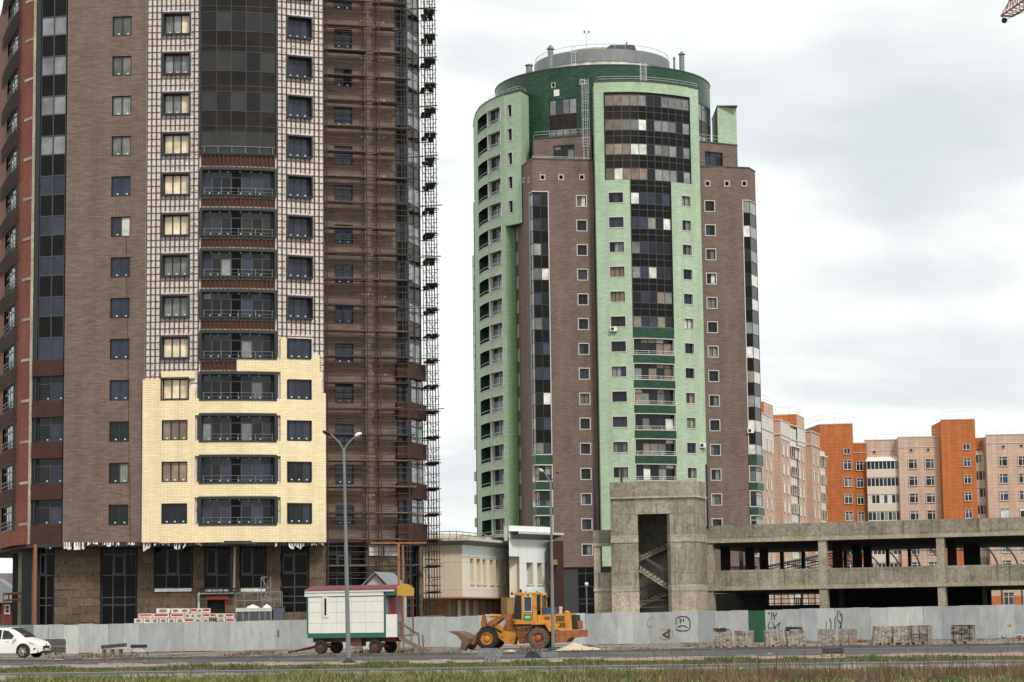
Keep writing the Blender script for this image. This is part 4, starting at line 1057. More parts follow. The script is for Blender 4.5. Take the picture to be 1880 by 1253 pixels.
for (a,b,c,d) in ((uA-.05,uA,zM,zU),(uB,uB+.05,zM,zU),(uA-.05,uB+.05,zU,zU+.06),(uC-.05,uC,zS,zM),(uD,uD+.05,zS,zM)): F2.box(mb, a, b, c, d, -.2, .06)
part('glazing_trim', mb, M['dframe'], B)
for k in balc:
    a, b = ZQ[k]-.92, ZQ[k]+.92
    mb = MB()
    for (p,q,c,d) in ((uC-.08,uD+.08,b,b+.1),(uC-.08,uD+.08,a-.1,a),(uC-.08,uC+.02,a,b),(uD-.02,uD+.08,a,b)): F2.box(mb, p, q, c, d, -.35, .07)
    part('balcony_trim', mb, M['trimw'], B)
    curtain(B, F2, [uC+.03+(uD-uC-.06)*t for t in (0,.2,.37,.58,.78,1)], [a+.02, b-.45, b-.02], lambda i, j: (pick(('g_dark',6),('g_grey',3),('g_tan',1.5),('g_white',1)), 'pane'), fr='dframe', off=-.45, name='balcony_glazing', bar=.03)
    mb = MB(); F2.box(mb, uC+.03, uD-.03, a+.38, a+.43, .0, .04); F2.box(mb, uC+.03, uD-.03, a+.16, a+.19, .0, .04)
    for q in range(4): u = uC+.3+(uD-uC-.6)*q/3; F2.box(mb, u-.02, u+.02, a, a+.38, .0, .03)
    part('balcony_rail', mb, M['rail'], B)
    if k > 3:
        mb = MB(); F2.box(mb, uC-.06, uD+.06, ZQ[k-1]+1.03, a-.11, -.1, .05); part('spandrel_band', mb, M['dgreen'], B)
mb = MB(); F2.box(mb, uC-.06, uD+.06, ZQ[8]+1.03, zS-.03, -.1, .05); part('spandrel_band', mb, M['dgreen'], B)
# brown right part with its glazed corner
F3 = Facade([q6(1290,283.2), q6(1382,284.6)]); z3t = F3.hit(1335, 308)[1]
H, put = win_col(F3, 1316.5, 961, 1.18, 1.26, ZQ[1:15])
usm = []
for x in (1299,1334.5,1366.5): u, z = F3.hit(x, 337.5); usm.append((u,z)); H.append((u-.26,u+.26,z-.28,z+.28))
u3g = F3.hit(1368,600)[0]; F4 = Facade([F3.p[1], q6(1393.5,287.2)])
z3hi = F3.hit(1370,369)[1]; z3lo = F3.hit(1385,835)[1]
low3 = [(ZQ[k]-.85, ZQ[k]+1.05) for k in range(0,4)]
mb = MB(); F3.sheet(mb, 0, F3.L, 8.5, z3t, H+[(u3g,F3.L,z3lo,z3hi)]+[(u3g,F3.L,a,b) for a,b in low3]); part('brick_wall', mb, M['brown_b'], B); put()
mb = MB(); F4.sheet(mb, 0, F4.L, z3hi, z3t); part('brick_wall', mb, M['brown_b'], B)
for (u, z) in usm: window(B, F3, u, z, .5, .52, ['g_black'], (1,), **TW)
Fd = Facade([F3.P(u3g,0).to_2d(), F3.p[1], F4.p[1]]); zsg3 = [z3lo+.02]
for z in ZQ:
    for v in (z-.72, z+.72):
        if zsg3[-1]+.3 < v < z3hi-.1: zsg3.append(v)
zsg3.append(z3hi-.02)
def kg3(i, j):
    zc = (zsg3[i]+zsg3[i+1])/2; isw = any(abs(zc-z) < .5 for z in ZQ)
    if isw: return ((pick(('g_light',4),('g_white',1)) if j == 1 else pick(('g_grey',4),('g_white',3),('g_tan',1),('g_dark',2))), 'pane')
    return ('spandrel', 'spandrel_panel')
curtain(B, Fd, [.02, Fd.u[1], Fd.L-.02], zsg3, kg3, fr='dframe', off=.02, name='corner_glazing', bar=.035)
mb = MB(); Fd.sheet(mb, 0, Fd.L, 8.5, z3hi, off=-.5); part('corner_backing', mb, M['dark'], B)
mb = MB(); Fd.box(mb, .001, .10, z3lo, z3hi, -.05, .09); Fd.box(mb, 0, Fd.L, z3hi+.002, z3hi+.1, -.05, .09); part('glazing_trim', mb, M['trimw'], B)
def cb3(k):
    z = ZQ[k]; a, b = z-.85, z+1.05
    curtain(B, Fd, [.12, Fd.u[1], Fd.L-.08], [a+.1, b-.55, b-.1], lambda i, j: (pick(('g_dark',3),('g_grey',4),('g_blue',2)), 'pane'), fr='trimw' if k < 2 else 'dframe', off=-.1, name='balcony_glazing', bar=.035)
    mb = MB(); Fd.box(mb, 0, Fd.L, b-.04, b+.08, -.3, .10); Fd.box(mb, 0, Fd.L, a-.08, a+.04, -.3, .10); Fd.box(mb, 0.0, .1, a+.04, b-.04, -.3, .10); part('balcony_trim', mb, M['trimw'], B)
    top = ZQ[k+1]-.93 if k < 3 else z3lo-.02
    if top-b > .3: mb = MB(); Fd.box(mb, 0, Fd.L, b+.082, top, -.1, .12); part('spandrel_band', mb, M['dgreen'], B)
for k in range(0, 4): cb3(k)
# upper brown steps
F5 = Facade([q6(977+3,284.5) if False else pxy(979,281.9,275), pxy(1086,279.9,275)]); z5t = F5.hit(1040,251.5)[1]
F5s = Facade([pxy(975,287,275), pxy(979,281.9,275)])
u, z = F5.hit(1035.5, 279); mb = MB(); F5.sheet(mb, 0, F5.L, z1b-.2, z5t, [(u-1.3,u+1.3,z-.82,z+.82)]); F5s.sheet(mb, 0, F5s.L, z1b-.2, z5t)
part('brick_wall', mb, M['brown_b'], B); window(B, F5, u, z, 2.6, 1.64, ['g_dark','g_grey','g_dark'], (1,1,1), rec=.2, fr=('dframe','dframe','dframe'), tran=.3)
F6 = Facade([pxy(1281,284.6,285), pxy(1354,287.5,285)]); z6t = F6.hit(1315,264)[1]
u, z = F6.hit(1310.5, 292); mb = MB(); F6.sheet(mb, 0, F6.L, z3t-.3, z6t, [(u-1.3,u+1.3,z-.85,z+.85)]); part('brick_wall', mb, M['brown_b'], B)
window(B, F6, u, z, 2.6, 1.7, ['g_blue','g_dark','g_blue'], (1,1,1), rec=.2, tran=.3)
mb = MB(); F1.box(mb, -.02, F1.L, z1b, z1b+.15, -.4, .07); F0.box(mb, 0, F0.L+.02, z1b, z1b+.149, -.4, .07); F3.box(mb, 0, F3.L+.05, z3t, z3t+.15, -.4, .07); F4.box(mb, 0, F4.L, z3t, z3t+.149, -.4, .07)
F5.box(mb, -.02, F5.L, z5t, z5t+.15, -.4, .06); F6.box(mb, 0, F6.L, z6t, z6t+.15, -.4, .06); part('coping', mb, M['mframe'], B)
# roofs of the steps (flat slabs under the copings)
def slab(poly, z, name='roof_slab', m='concrete'):
    mb = MB(); a = sum(p[0]*q[1]-q[0]*p[1] for p, q in zip(poly, poly[1:]+poly[:1]))
    poly = [tuple(p)[:2] for p in poly]
    if a < 0: poly = poly[::-1]
    mb.prism(poly, z-.12, z-.01); part(name, mb, M[m], B)
drc = at(1113.5, 600, 294.5); DR = 13.75; dr = Vector((drc.x, drc.y))
slab([F0.xy(.02), F0.xy(F0.L-.02), F1.xy(F1.L-.02), Vector(pxy(1094,291,300)), Vector(pxy(965,294,300))], z1b)
slab([F3.xy(.02), F3.xy(F3.L-.02), F4.xy(F4.L), Vector(pxy(1386,300,320)), Vector(pxy(1290,300,320))], z3t)
slab([F5s.xy(0), F5.xy(.02), F5.xy(F5.L-.02), Vector(pxy(1086,292,260)), Vector(pxy(985,294,260))], z5t)
slab([F6.xy(.02), F6.xy(F6.L-.02), Vector(pxy(1352,302,260)), Vector(pxy(1290,302,260))], z6t)
slab([F2.xy(F2.L*i/10) for i in range(11)]+[Vector(pxy(1280,290,155)), Vector(pxy(1095,290,155))], z2t)
# dark green drum
zdt = EYE+ (ray(1113,120).z/ray(1113,120).y)*(294.5-13.75)
n = 72
def arcf(c, r, a0, a1, n): return [(c.x+r*math.sin(a0+(a1-a0)*i/n), c.y-r*math.cos(a0+(a1-a0)*i/n)) for i in range(n+1)]
FDm = Facade(arcf(dr, DR, R(-100), R(100), 64))
uw = []
def drum_win(px, py, w_, h_): u, z = FDm.hit(px, py); uw.append((u, z, w_, h_)); return (u-w_/2, u+w_/2, z-h_/2, z+h_/2)
# widths in metres along the wall
ua_, ub_2 = FDm.hit(1009,215)[0], FDm.hit(1059,215)[0]; zt_2 = FDm.hit(1034,182)[1]; zb_2 = z5t+.02
uc_, ud_ = FDm.hit(1282,225)[0], FDm.hit(1315,225)[0]; ztr = FDm.hit(1298,198)[1]
Hd = [(ua_,ub_2,zb_2,zt_2),(uc_,ud_,z6t,ztr)]
Hd += [drum_win(1016,157,.42,.5), drum_win(1069,151,.5,.5), drum_win(1300,171,.5,.5)]
mb = MB(); FDm.sheet(mb, 0, FDm.L, z1b-.5, zdt, Hd); part('green_drum_wall', mb, M['dgreen'], B)
for (u, z, w_, h_) in uw: window(B, FDm, u, z, w_, h_, ['g_black'], (1,), fr=('dframe','trimw','trimw'), rec=.15, trim=.07)
mb = MB(); mb.lathe([(DR,z1b-.5),(DR,zdt)], (dr.x,dr.y,0), 'z', 32, 0, R(10), R(170)); mb.lathe([(0.0,zdt-.05),(DR,zdt-.05)], (dr.x,dr.y,0), 'z', 64); part('drum_roof', mb, M['concrete'], B)
mb = MB(); mb.lathe([(DR-.3,zdt-.02),(DR+.07,zdt-.02),(DR+.07,zdt+.12),(DR-.3,zdt+.12)], (dr.x,dr.y,0), 'z', 72); part('coping', mb, M['mframe'], B)
u, z = FDm.hit(1022,171); mb = MB(); FDm.box(mb, u-.36, u+.36, z-.4, z+.4, 0, .05); part('white_plate', mb, M['white'], B)
def kd(i, j):
    return ((pick(('g_grey',4),('g_light',4),('g_blue',2)), 'pane') if i % 2 == 0 else ('spandrel_b','spandrel_panel'))
curtain(B, FDm, [ua_+.02+(ub_2-ua_-.04)*t for t in (0,.25,.5,.75,1)], [zb_2, zb_2+1.15, zt_2-1.9, zt_2-.03], kd, fr='dframe', off=-.03, name='drum_glazing', bar=.04)
curtain(B, FDm, [uc_+.02+(ud_-uc_-.04)*t for t in (0,.17,.34,.5,.67,.84,1)], [z6t+.01, z6t+1.4, ztr-2.1, ztr-.03], kd, fr='dframe', off=-.03, name='drum_glazing', bar=.04)
mb = MB(); FDm.sheet(mb, ua_, ub_2, zb_2, zt_2, off=-.25); FDm.sheet(mb, uc_, ud_, z6t, ztr, off=-.25); part('glazing_backing', mb, M['dark'], B)
# grey top drum with glazed band and shallow cap
R2 = 8.6; zb3 = zdt-.04; k_ = (294.5-8.6)
z2a = EYE+ray(1113,112).z/ray(1113,112).y*k_; z2b = EYE+ray(1113,90).z/ray(1113,90).y*k_
Fq = Facade(arcf(dr, R2, R(-100), R(100), 40))
curtain(B, Fq, [Fq.L*q/34 for q in range(35)], [zb3, z2a], lambda i, j: ('g_white','pane'), fr='rail', off=0, name='roof_glazing', bar=.03)
mb = MB(); mb.lathe([(R2-.15,zb3),(R2-.15,z2a),(R2+.1,z2a),(R2+.1,z2b),(R2-.3,z2b+.02)], (dr.x,dr.y,0), 'z', 64); mb.lathe([(0.0,z2b-.02),(R2-.1,z2b-.02)], (dr.x,dr.y,0), 'z', 48); part('grey_drum', mb, M['steel'], B, smooth=True)
z2c = EYE+ray(1113,84).z/ray(1113,84).y*294.5
mb = MB(); mb.lathe([(5.3,z2b),(5.3,z2b+.75),(4.9,z2b+1.15),(0.0,z2b+1.5)], (dr.x-.3,dr.y,0), 'z', 40); part('roof_cap', mb, M['concrete'], B, smooth=True)
hp = at(1139, 90, 288.0); mb = MB()
mb.hexa([(hp.x-2.0,hp.y-1.2,z2b+.15),(hp.x+1.9,hp.y-1.2,z2b+.15),(hp.x+1.9,hp.y+1.2,z2b+.15),(hp.x-2.0,hp.y+1.2,z2b+.15)],[(hp.x-1.3,hp.y-1.1,z2b+.75),(hp.x+1.7,hp.y-1.1,z2b+.7),(hp.x+1.7,hp.y+1.2,z2b+.95),(hp.x-1.3,hp.y+1.2,z2b+.95)]); part('open_hatch', mb, M['dframe'], B)
mb = MB(); mb.lathe([(R2-.1,z2b+.62),(R2-.05,z2b+.65)], (dr.x,dr.y,0), 'z', 64)
for i in range(40): a = 2*math.pi*i/40; x, y = dr.x+(R2-.1)*math.cos(a), dr.y+(R2-.1)*math.sin(a); a2 = 2*math.pi*(i+1)/40; mb.tube((x,y,z2b), (x,y,z2b+.65), .02, 4); mb.tube((x,y,z2b+.65), (dr.x+(R2-.1)*math.cos(a2), dr.y+(R2-.1)*math.sin(a2), z2b+.65), .025, 4)
part('roof_railing', mb, M['rail'], B)
# vents, antenna, ladders, railings
def vent(px, py0, py1, d, r=.42):
    p = at(px, py1, d); t = at(px, py0, d); mb = MB(); zb_ = p.z; zt_ = t.z; hgt = zt_-zb_
    mb.lathe([(r,zb_-.4)]+[(r*(1.0 if q % 2 else .93), zb_+(hgt*.72)*q/8) for q in range(9)]+[(r*.7,zb_+hgt*.72),(r*.7,zb_+hgt*.80)], (p.x,p.y,0), 'z', 12)
    mb.lathe([(r*1.35,zb_+hgt*.78),(r*1.3,zb_+hgt*.82),(0.0,zt_)], (p.x,p.y,0), 'z', 12); o = part('vent_chimney', mb, M['steel'], B); return o
vent(1011,82,124,285,.36); vent(971.5,117,134,290,.42); vent(1252,94,126,287,.34); vent(1238,104,122,292,.15)
p = at(1077, 80, 287); t = at(1077, 62, 287); mb = MB(); mb.tube(p-Vector((0,0,2)), t, .035, 6); mb.tube(t-Vector((0,0,.05)), t+Vector((-.28,0,.12)), .03, 5); mb.tube(t-Vector((0,0,.05)), t+Vector((.28,0,.12)), .03, 5); part('antenna_mast', mb, M['rail'], B)
M['redlamp'] = mat('red_lamp', (.45,.02,.02), .4, var=.05)
for s_ in (-.28,.28): mb = MB(); c = t+Vector((s_,0,.12)); mb.lathe([(0.0,-.02),(.10,0),(.12,.12),(.08,.24),(0.0,.28)], c, 'z', 10); part('warning_lamp', mb, M['redlamp'], B)
mb = MB(); c = at(1150.5,82,288); mb.tube(c-Vector((0,0,.6)), c, .02, 5); mb.lathe([(0.0,0),(.1,.02),(.1,.25),(0.0,.3)], c, 'z', 8); part('warning_lamp', mb, M['redlamp'], B)
def ladder(px, py0, py1, d, wd=.5, cage=True, off=0):
    a, b = at(px, py1, d), at(px, py0, d); mb = MB()
    for s in (-wd/2, wd/2): mb.tube((a.x+s,a.y,a.z), (a.x+s,a.y,b.z), .028, 5)
    z = a.z+.2
    while z < b.z: mb.tube((a.x-wd/2,a.y,z), (a.x+wd/2,a.y,z), .018, 4); z += .35
    if cage:
        z = a.z+1.5
        for s in (-.42, 0, .42): mb.tube((a.x+s,a.y-.55,a.z+1.5), (a.x+s,a.y-.55,b.z), .02, 4)
        while z < b.z: 
            pts = [(a.x-wd/2,a.y,z),(a.x-.45,a.y-.35,z),(a.x-.3,a.y-.6,z),(a.x+.3,a.y-.6,z),(a.x+.45,a.y-.35,z),(a.x+wd/2,a.y,z)]; mb.path(pts, .018, 4); z += 1.1
    part('ladder', mb, M['rail'], B)
ladder(1076, 146, 293, 276.9); ladder(1181, 116, 152, 279.5, cage=False); ladder(1053, 84, 120, 284.5); ladder(1181.5,116,150,278.9,.75,False)
def roofrail(pts, z, h=.75):
    mb = MB(); pts = [Vector((p[0],p[1])) for p in pts]
    for a, b in zip(pts, pts[1:]):
        L_ = (b-a).length; n = max(1, int(L_/1.6))
        for i in range(n+1): q = a.lerp(b, i/n); mb.tube((q.x,q.y,z), (q.x,q.y,z+h), .022, 4)
        for hh in (h, h*.55): mb.tube((a.x,a.y,z+hh), (b.x,b.y,z+hh), .022, 4)
    part('roof_railing', mb, M['rail'], B)
roofrail([F2.xy(F2.L*i/12,-.3) for i in range(13)], z2t+.1, .62)
roofrail([F1.xy(.1,-.3), F1.xy(F1.L-.3,-.3)], z1b+.1, .35)
roofrail([F5s.xy(0,-.2), F5.xy(.1,-.2), F5.xy(F5.L*.82,-.2)], z5t+.1, .8); roofrail([F6.xy(.1,-.2), F6.xy(F6.L-.1,-.2)], z6t+.1, .9)
# light green back block on the right
mb = MB(); a, b = Vector(pxy(1318,293,250)), Vector(pxy(1353,294,250)); zt_ = at(1335,196,293).z
mb.prism([tuple(a),tuple(b),(b.x+.4,b.y+8),(a.x,a.y+8)], z3t-.5, zt_); part('green_wall', mb, M['lgreen'], B)
mb = MB(); mb.box(a.x-.05, b.x+.05, a.y-.06, a.y+8.2, zt_+.002, zt_+.14); part('coping', mb, M['mframe'], B)
# left green bowed balconies
GLp = [(873,303),(874.5,299),(878,294.8),(884,292),(890,290.2),(899,288.4),(908,286.9),(919,285.5),(930.5,284.2)]
F7 = Facade([q6(*p) for p in GLp])
z7t = F7.hit(930,172.5)[1]; ZL = [z+.2 for z in ZQ]
ZL = [ZL[k] for k in range(1,19)]; zsplit = F7.hit(931,415)[1]
F7b = Facade([F7.p[-1], q6(948.5,285.4)])            # darker angled return, below the overhang
F7u = Facade([F7.p[-2], F7.p[-1], pxy(957,282.6,380)])   # upper storeys carry on past it
F7v = Facade([F7.p[-1], pxy(958.5,282.0,400), pxy(990,288.0,240)])
uo0, uo1 = F7.hit(881,600)[0], F7.hit(898.5,600)[0]; uw0, uw1 = F7.hit(901.5,600)[0], F7.hit(923.5,600)[0]
H = []
for z in ZL: H += [(uo0,uo1,z-.92,z+.98),(uw0,uw1,z-.9,z+.98)]
mb = MB(); F7.sheet(mb, 0, F7.L, 8.5, z7t, H); part('green_wall', mb, M['lgreen'], B)
mb = MB(); F7b.sheet(mb, 0, F7b.L, 8.5, zsplit); part('green_return_wall', mb, M['mgreen'], B)
Hv = []; upl = F7v.hit(935,480)[0]; un = F7v.hit(933.5,300)[0]
top5 = [z for z in ZL if z > zsplit]
for z in top5: Hv.append((un-.02,un+.72,z-.68,z+.78))
mb = MB(); F7v.sheet(mb, 0, F7v.L, zsplit, z7t, Hv); part('green_wall', mb, M['lgreen'], B)
for z in top5: window(B, F7v, un+.35, z+.05, .74, 1.46, ['g_dark'], (1,), fr=('dframe','trimw','trimw'), rec=.25, trim=.08, tran=.2)
slab([F7.xy(F7.L), F7v.xy(F7v.u[1]), F7b.xy(F7b.L), ], zsplit+.1, 'soffit', 'concd')
for z in ZL:
    mb = MB(); F7.sheet(mb, 0, uo1+.02, z-.95, z+1.3, off=-1.0); F7.box(mb, 0, uo1, z+.98, z+1.02, -1.0, -.01); F7.box(mb, 0, uo1, z-.98, z-.92, -1.0, -.01); F7.box(mb, 0, uo0-.05, z-.92, z+.98, -1.0, -.02)
    part('balcony_recess', mb, M['dgreen'], B)
    mb = MB()
    for (a,b,c,d) in ((uo0,uo1,z+.98,z+1.06),(uo0,uo1,z-.99,z-.92)): F7.box(mb, a, b, c, d, -.3, .05)
    F7.box(mb, uo1-.12, uo1-.02, z-.92, z+.98, -1.0, -.02, 1)
    F7.box(mb, uo0, uo1-.15, z-.55, z-.50, -.05, 0)
    part('balcony_trim', mb, [M['trimw'], M['dgreen']], B)
    um = (uw0+uw1)/2; wd = uw1-uw0
    window(B, F7, um, z+.04, wd-.02, 1.86, ['g_grey' if rng.random() < .6 else 'g_dark', 'g_dark', 'g_light', 'g_dark'], (1,1), fr=('dframe','trimw','trimw'), rec=.5, trim=.08, tran=.26)
    mb = MB(); F7.box(mb, uw0+.05, uw1-.05, z-.52, z-.47, -.1, -.05); F7.box(mb, uw0+.05, uw1-.05, z-.72, z-.69, -.1, -.05); part('balcony_rail', mb, M['rail'], B)
mb = MB(); F7.box(mb, 0, F7.L, z7t, z7t+.15, -.4, .07); F7v.box(mb, .0, F7v.L, z7t, z7t+.149, -.4, .07); part('coping', mb, M['mframe'], B)
slab([F7.xy(F7.u[i]) for i in (0,2,4,6,8)]+[F7v.xy(F7v.u[1]), F7v.xy(F7v.L), Vector(pxy(985,300,200)), Vector(pxy(880,312,200))], z7t)
roofrail([F7.xy(u_,-.3) for u_ in F7.u[1:]]+[F7v.xy(F7v.u[1],-.3), F7v.xy(F7v.L,-.3)], z7t+.1, .6)
# brown sliver behind on the far left
mb = MB(); z8 = at(872,372,303).z; a, b = Vector(q6(871.5,303)), Vector(q6(884,301.5)); F8 = Facade([a, b])
F8.sheet(mb, 0, F8.L, 8.5, z8); part('brick_wall', mb, M['brown_b'], B)
F9 = Facade([Vector(q6(870.3,306)), Vector(q6(876.5,302.4))])
zs9 = [ZQ[5]-.9]
for z in ZQ[5:14]:
    for v in (z-.7, z+.7):
        if v > zs9[-1]+.3: zs9.append(v)
curtain(B, F9, [0, F9.L*.45, F9.L], zs9, lambda i, j: ('g_light' if i % 2 == 1 and i > 0 else 'g_blue','pane'), fr='mframe', off=.12, name='corner_glazing', bar=.03)
for k in range(1,5): mb = MB(); F9.box(mb, -.1, F9.L, ZQ[k]-2.0, ZQ[k]-.85, -.2, .2); part('spandrel_band', mb, M['dgreen'], B)
# body, ground floor
mb = MB(); poly = [tuple(F8.xy(0,-.3)), tuple(F7.xy(F7.u[2],-1.3)), tuple(F7.xy(F7.u[5],-1.3)), tuple(Vector(q6(945,288.5))), tuple(Vector(q6(984,280.2))), tuple(Vector(q6(1100,280.3))), tuple(Vector(q6(1165,278.4))), tuple(Vector(q6(1225,280.0))), tuple(Vector(q6(1290,284.3))), tuple(Vector(q6(1380,286.0))), tuple(Vector(q6(1391,288.3))), (28.5,304), (14,314), (0,312)]
mb.prism(poly, .2, z1b-.3); part('core_wall', mb, M['brown_b'], B)
Fgb = Facade([pxy(981,278.0,1080), pxy(1095,279.4,1080)])
mb = MB(); Fgb.sheet(mb, 0, Fgb.L, .2, 8.48, off=-.02); part('plinth_wall', mb, mat('charcoal_stone', (.032,.032,.036), .7, var=.15), B)
uq = [Fgb.hit(x,1080)[0] for x in (1061,1075.5,1091)]; zq = [1.4]+[Fgb.hit(1070,y)[1] for y in (1109,1100,1077,1053)]+[8.45]
curtain(B, Fgb, uq, zq, lambda i, j: ('g_black','pane'), fr='mframe', off=.03, name='entrance_glazing', bar=.04)
mb = MB(); Fg2 = Facade([pxy(1097,278.4,1080), pxy(1292,282.2,1080), pxy(1392,286,1080)]); Fg2.sheet(mb, 0, Fg2.L, .2, 8.5); part('plinth_wall', mb, M['brown_b'], B)
mb = MB(); Fg3 = Facade([F7.p[2], F7.p[5], F7.p[8], q6(980,279)]); Fg3.sheet(mb, 0, Fg3.L, .2, 8.5); part('plinth_wall', mb, M['brown_b'], B)
# air conditioners
def ac(px, py, fac):
    u, z = fac.hit(px, py); p = fac.P(u, z); mb = MB(); mb.box(p.x-.4, p.x+.4, p.y-.42, p.y-.1, p.z-.28, p.z+.28)
    o = part('air_conditioner', mb, M['white'], B); f = MB(); f.lathe([(0.0,-.02),(.20,-.02),(.21,0)], (p.x-.12,p.y-.425,p.z), 'y', 16); fo = part('fan_grille', f, M['dframe'], o)
    mb2 = MB(); mb2.box(p.x-.42, p.x+.42, p.y-.4, p.y+.02, p.z-.33, p.z-.29); part('bracket', mb2, M['dframe'], o)
ac(1126, 605, F2); ac(1290, 818.5, F2); ac(1377.5, 791.5, F3); 
# ================================================================ ORANGE AND PINK HOUSING BEHIND
rng = random.Random(33)
def zat(px, py, d): return at(px, py, d).z
ZH = [29.2-3.0*k for k in range(9)]
WW = dict(fr=('white','trimw','trimw'), rec=.07, trim=.05)
def hp(): return pick(('g_dark',6),('g_blue',2),('g_grey',2),('g_white',.6))
def hwin(root, fac, px, py, w_, h_, zs, cols=(1,1), tran=.24, dz=0):
    u = fac.hit(px, py)[0]
    for z in zs:
        c = [hp() for _ in cols]; window(root, fac, u, z+dz, w_, h_, c, cols, tran=tran, off=.13, **WW)
        q = MB(); 
# --- main block
c_ = at(1700, 1100, 412); HB = thing('housing_block', 'long orange and pink tiled apartment block standing across behind the concrete parking frame', 'building', (c_.x, c_.y, 0))
def hf(*pts): return Facade([pxy(x, d, 850) for x, d in pts])
def face(root, fac, z0, z1, m, name='tiled_wall'):
    mb = MB(); fac.sheet(mb, 0, fac.L, z0, z1); part(name, mb, M[m], root)
zT, zO = 34.2, 37.2
Fa = hf((1480,424),(1507,413),(1567.5,412)); face(HB, Fa, 1.4, zat(1540,779,412), 'orange')
Fb = hf((1567.5,415.5),(1592,415)); face(HB, Fb, 1.4, 33.2, 'orange')
Fc_ = hf((1588,415.2),(1651.5,414.6)); face(HB, Fc_, 1.4, 33.7, 'pink')
Fd_ = hf((1650,412.4),(1731,411.8)); face(HB, Fd_, 1.4, zat(1690,803,412), 'pink')
Fe_ = hf((1729,410),(1792.5,409.2)); zo2 = zat(1760,771.5,410); face(HB, Fe_, 1.4, zo2, 'orange')
Ff_ = hf((1789,412.5),(1814,412)); face(HB, Ff_, 1.4, 33.6, 'orange')
Fg_ = hf((1811.5,408.3),(2010,406)); zg_ = zat(1840,799,408); face(HB, Fg_, 1.4, zg_, 'pink')
sd = Facade([Fe_.p[1], Fe_.p[1]+Vector((1.7,9))]); face(HB, sd, 33, zo2, 'pink')
for (fac, px, w_) in ((Fa,1557,1.35),(Fb,1579,1.15)): hwin(HB, fac, px, 880, w_, 1.65, ZH[0:9], (1,1) if w_ > 1.2 else (1,1))
hwin(HB, Fa, 1555, 820, 1.1, 1.0, [zat(1555,829,412)], (1,1), 0)
hwin(HB, Fd_, 1676.5, 880, 1.5, 1.65, ZH, (2,1)); hwin(HB, Fd_, 1707.5, 880, 1.5, 1.65, ZH, (2,1))
hwin(HB, Fe_, 1776.5, 880, 1.2, 1.5, ZH, (1,1)); hwin(HB, Fe_, 1774, 820, 1.2, 1.0, [zat(1774,821.5,410)], (1,1), 0)
for px in (1843, 1878.5, 1915, 1950): hwin(HB, Fg_, px, 880, 1.45, 1.65, ZH, (1,2) if px < 1860 else (1,1))
for (fac, px, py) in ((Fc_,1605,830.5),(Fd_,1673,827),(Fd_,1704,826),(Fg_,1842,820.5),(Fg_,1875,819)):
    u, z = fac.hit(px, py); window(HB, fac, u, z, .42, .42, ['g_black'], (1,), fr=('dframe','trimw','trimw'), rec=.05, trim=.06, off=.09)
def balcs(fac, u0, u1, proj, n, ncol, z0=29.2, roof=True, top=None):
    for k in range(n):
        z = z0-3*k
        mb = MB(); fac.box(mb, u0, u1, z-2.15, z-.75, 0, proj); part('balcony_parapet', mb, M['balc'], HB)
        us_ = [u0+.05+(u1-u0-.1)*q/ncol for q in range(ncol+1)]
        curtain(HB, fac, us_, [z-.745, z+.76], lambda i, j: (hp(), 'pane'), fr='white', off=proj-.03, name='balcony_glazing', bar=.05, depth=.1)
        mb = MB(); a0, a1 = fac.P(u0+.05, z-.7, proj-.1), fac.P(u0+.05, z-.7, .02); mb.face([a1, a0, a0+Vector((0,0,1.4)), a1+Vector((0,0,1.4))]); part('balcony_side', mb, M['g_grey'], HB)
    if roof:
        mb = MB(); A0, A1, B0, B1 = fac.P(u0-.2,z0+.78,proj+.15), fac.P(u0+.3,z0+1.55,.02), fac.P(u1+.15,z0+.78,proj+.15), fac.P(u1,z0+1.55,.02)
        mb.face([A0,B0,B1,A1]); mb.face([A0-Vector((0,0,.1)),A1,B1,B0-Vector((0,0,.1))]); mb.face([A0-Vector((0,0,.1)),B0-Vector((0,0,.1)),B0,A0]); part('balcony_roof', mb, M['white'], HB)
M['balc'] = mat('cream_balcony_panel', (.60,.54,.44), .7, var=.06)
balcs(Fc_, Fc_.hit(1591,880)[0], Fc_.hit(1650.5,880)[0], 1.3, 8, 8)
u0_ = Ff_.hit(1783.5,880)[0]; balcs(Ff_, u0_, Ff_.hit(1812,880)[0], 1.6, 8, 4, z0=29.9)
# cornices, lines, railings, bodies
mb = MB()
for (fac, z) in ((Fa,zat(1540,779,412)),(Fb,33.2),(Fc_,33.7),(Fd_,zat(1690,803,412)),(Fe_,zo2),(Ff_,33.6),(Fg_,zg_)): fac.box(mb, 0, fac.L, z, z+.16, -.5, .08)
for (fac, z) in ((Fb,31.6),(Fc_,31.9),(Fd_,32.2),(Ff_,31.9),(Fg_,32.4)): fac.box(mb, 0, fac.L, z-.06, z+.06, -.05, .10)
part('cornice', mb, M['trimw'], HB)
mb = MB(); P_ = [Fa.p[0], Fa.p[1], Fa.p[2], Vector(pxy(1575,430,850)), Vector(pxy(1500,440,850))]
def bodyp(pts, z1, m):
    pts = [tuple(p) for p in pts]; a = sum(p[0]*q[1]-q[0]*p[1] for p, q in zip(pts, pts[1:]+pts[:1]))
    if a < 0: pts = pts[::-1]
    mb = MB(); mb.prism(pts, 1.2, z1); part('rear_wall', mb, M[m], HB)
off_ = lambda v: Vector((v.x, v.y+.35))
bodyp([off_(Fa.p[0]), off_(Fa.p[1]), off_(Fa.p[2]), Vector((Fa.p[2].x,432)), Vector((Fa.p[0].x+2,440))], zat(1540,779,412)-.2, 'orange')
bodyp([Vector((Fb.p[0].x,416.5)), Vector((Ff_.p[1].x,416.5)), Vector((Ff_.p[1].x,432)), Vector((Fb.p[0].x,432))], 33.0, 'pink')
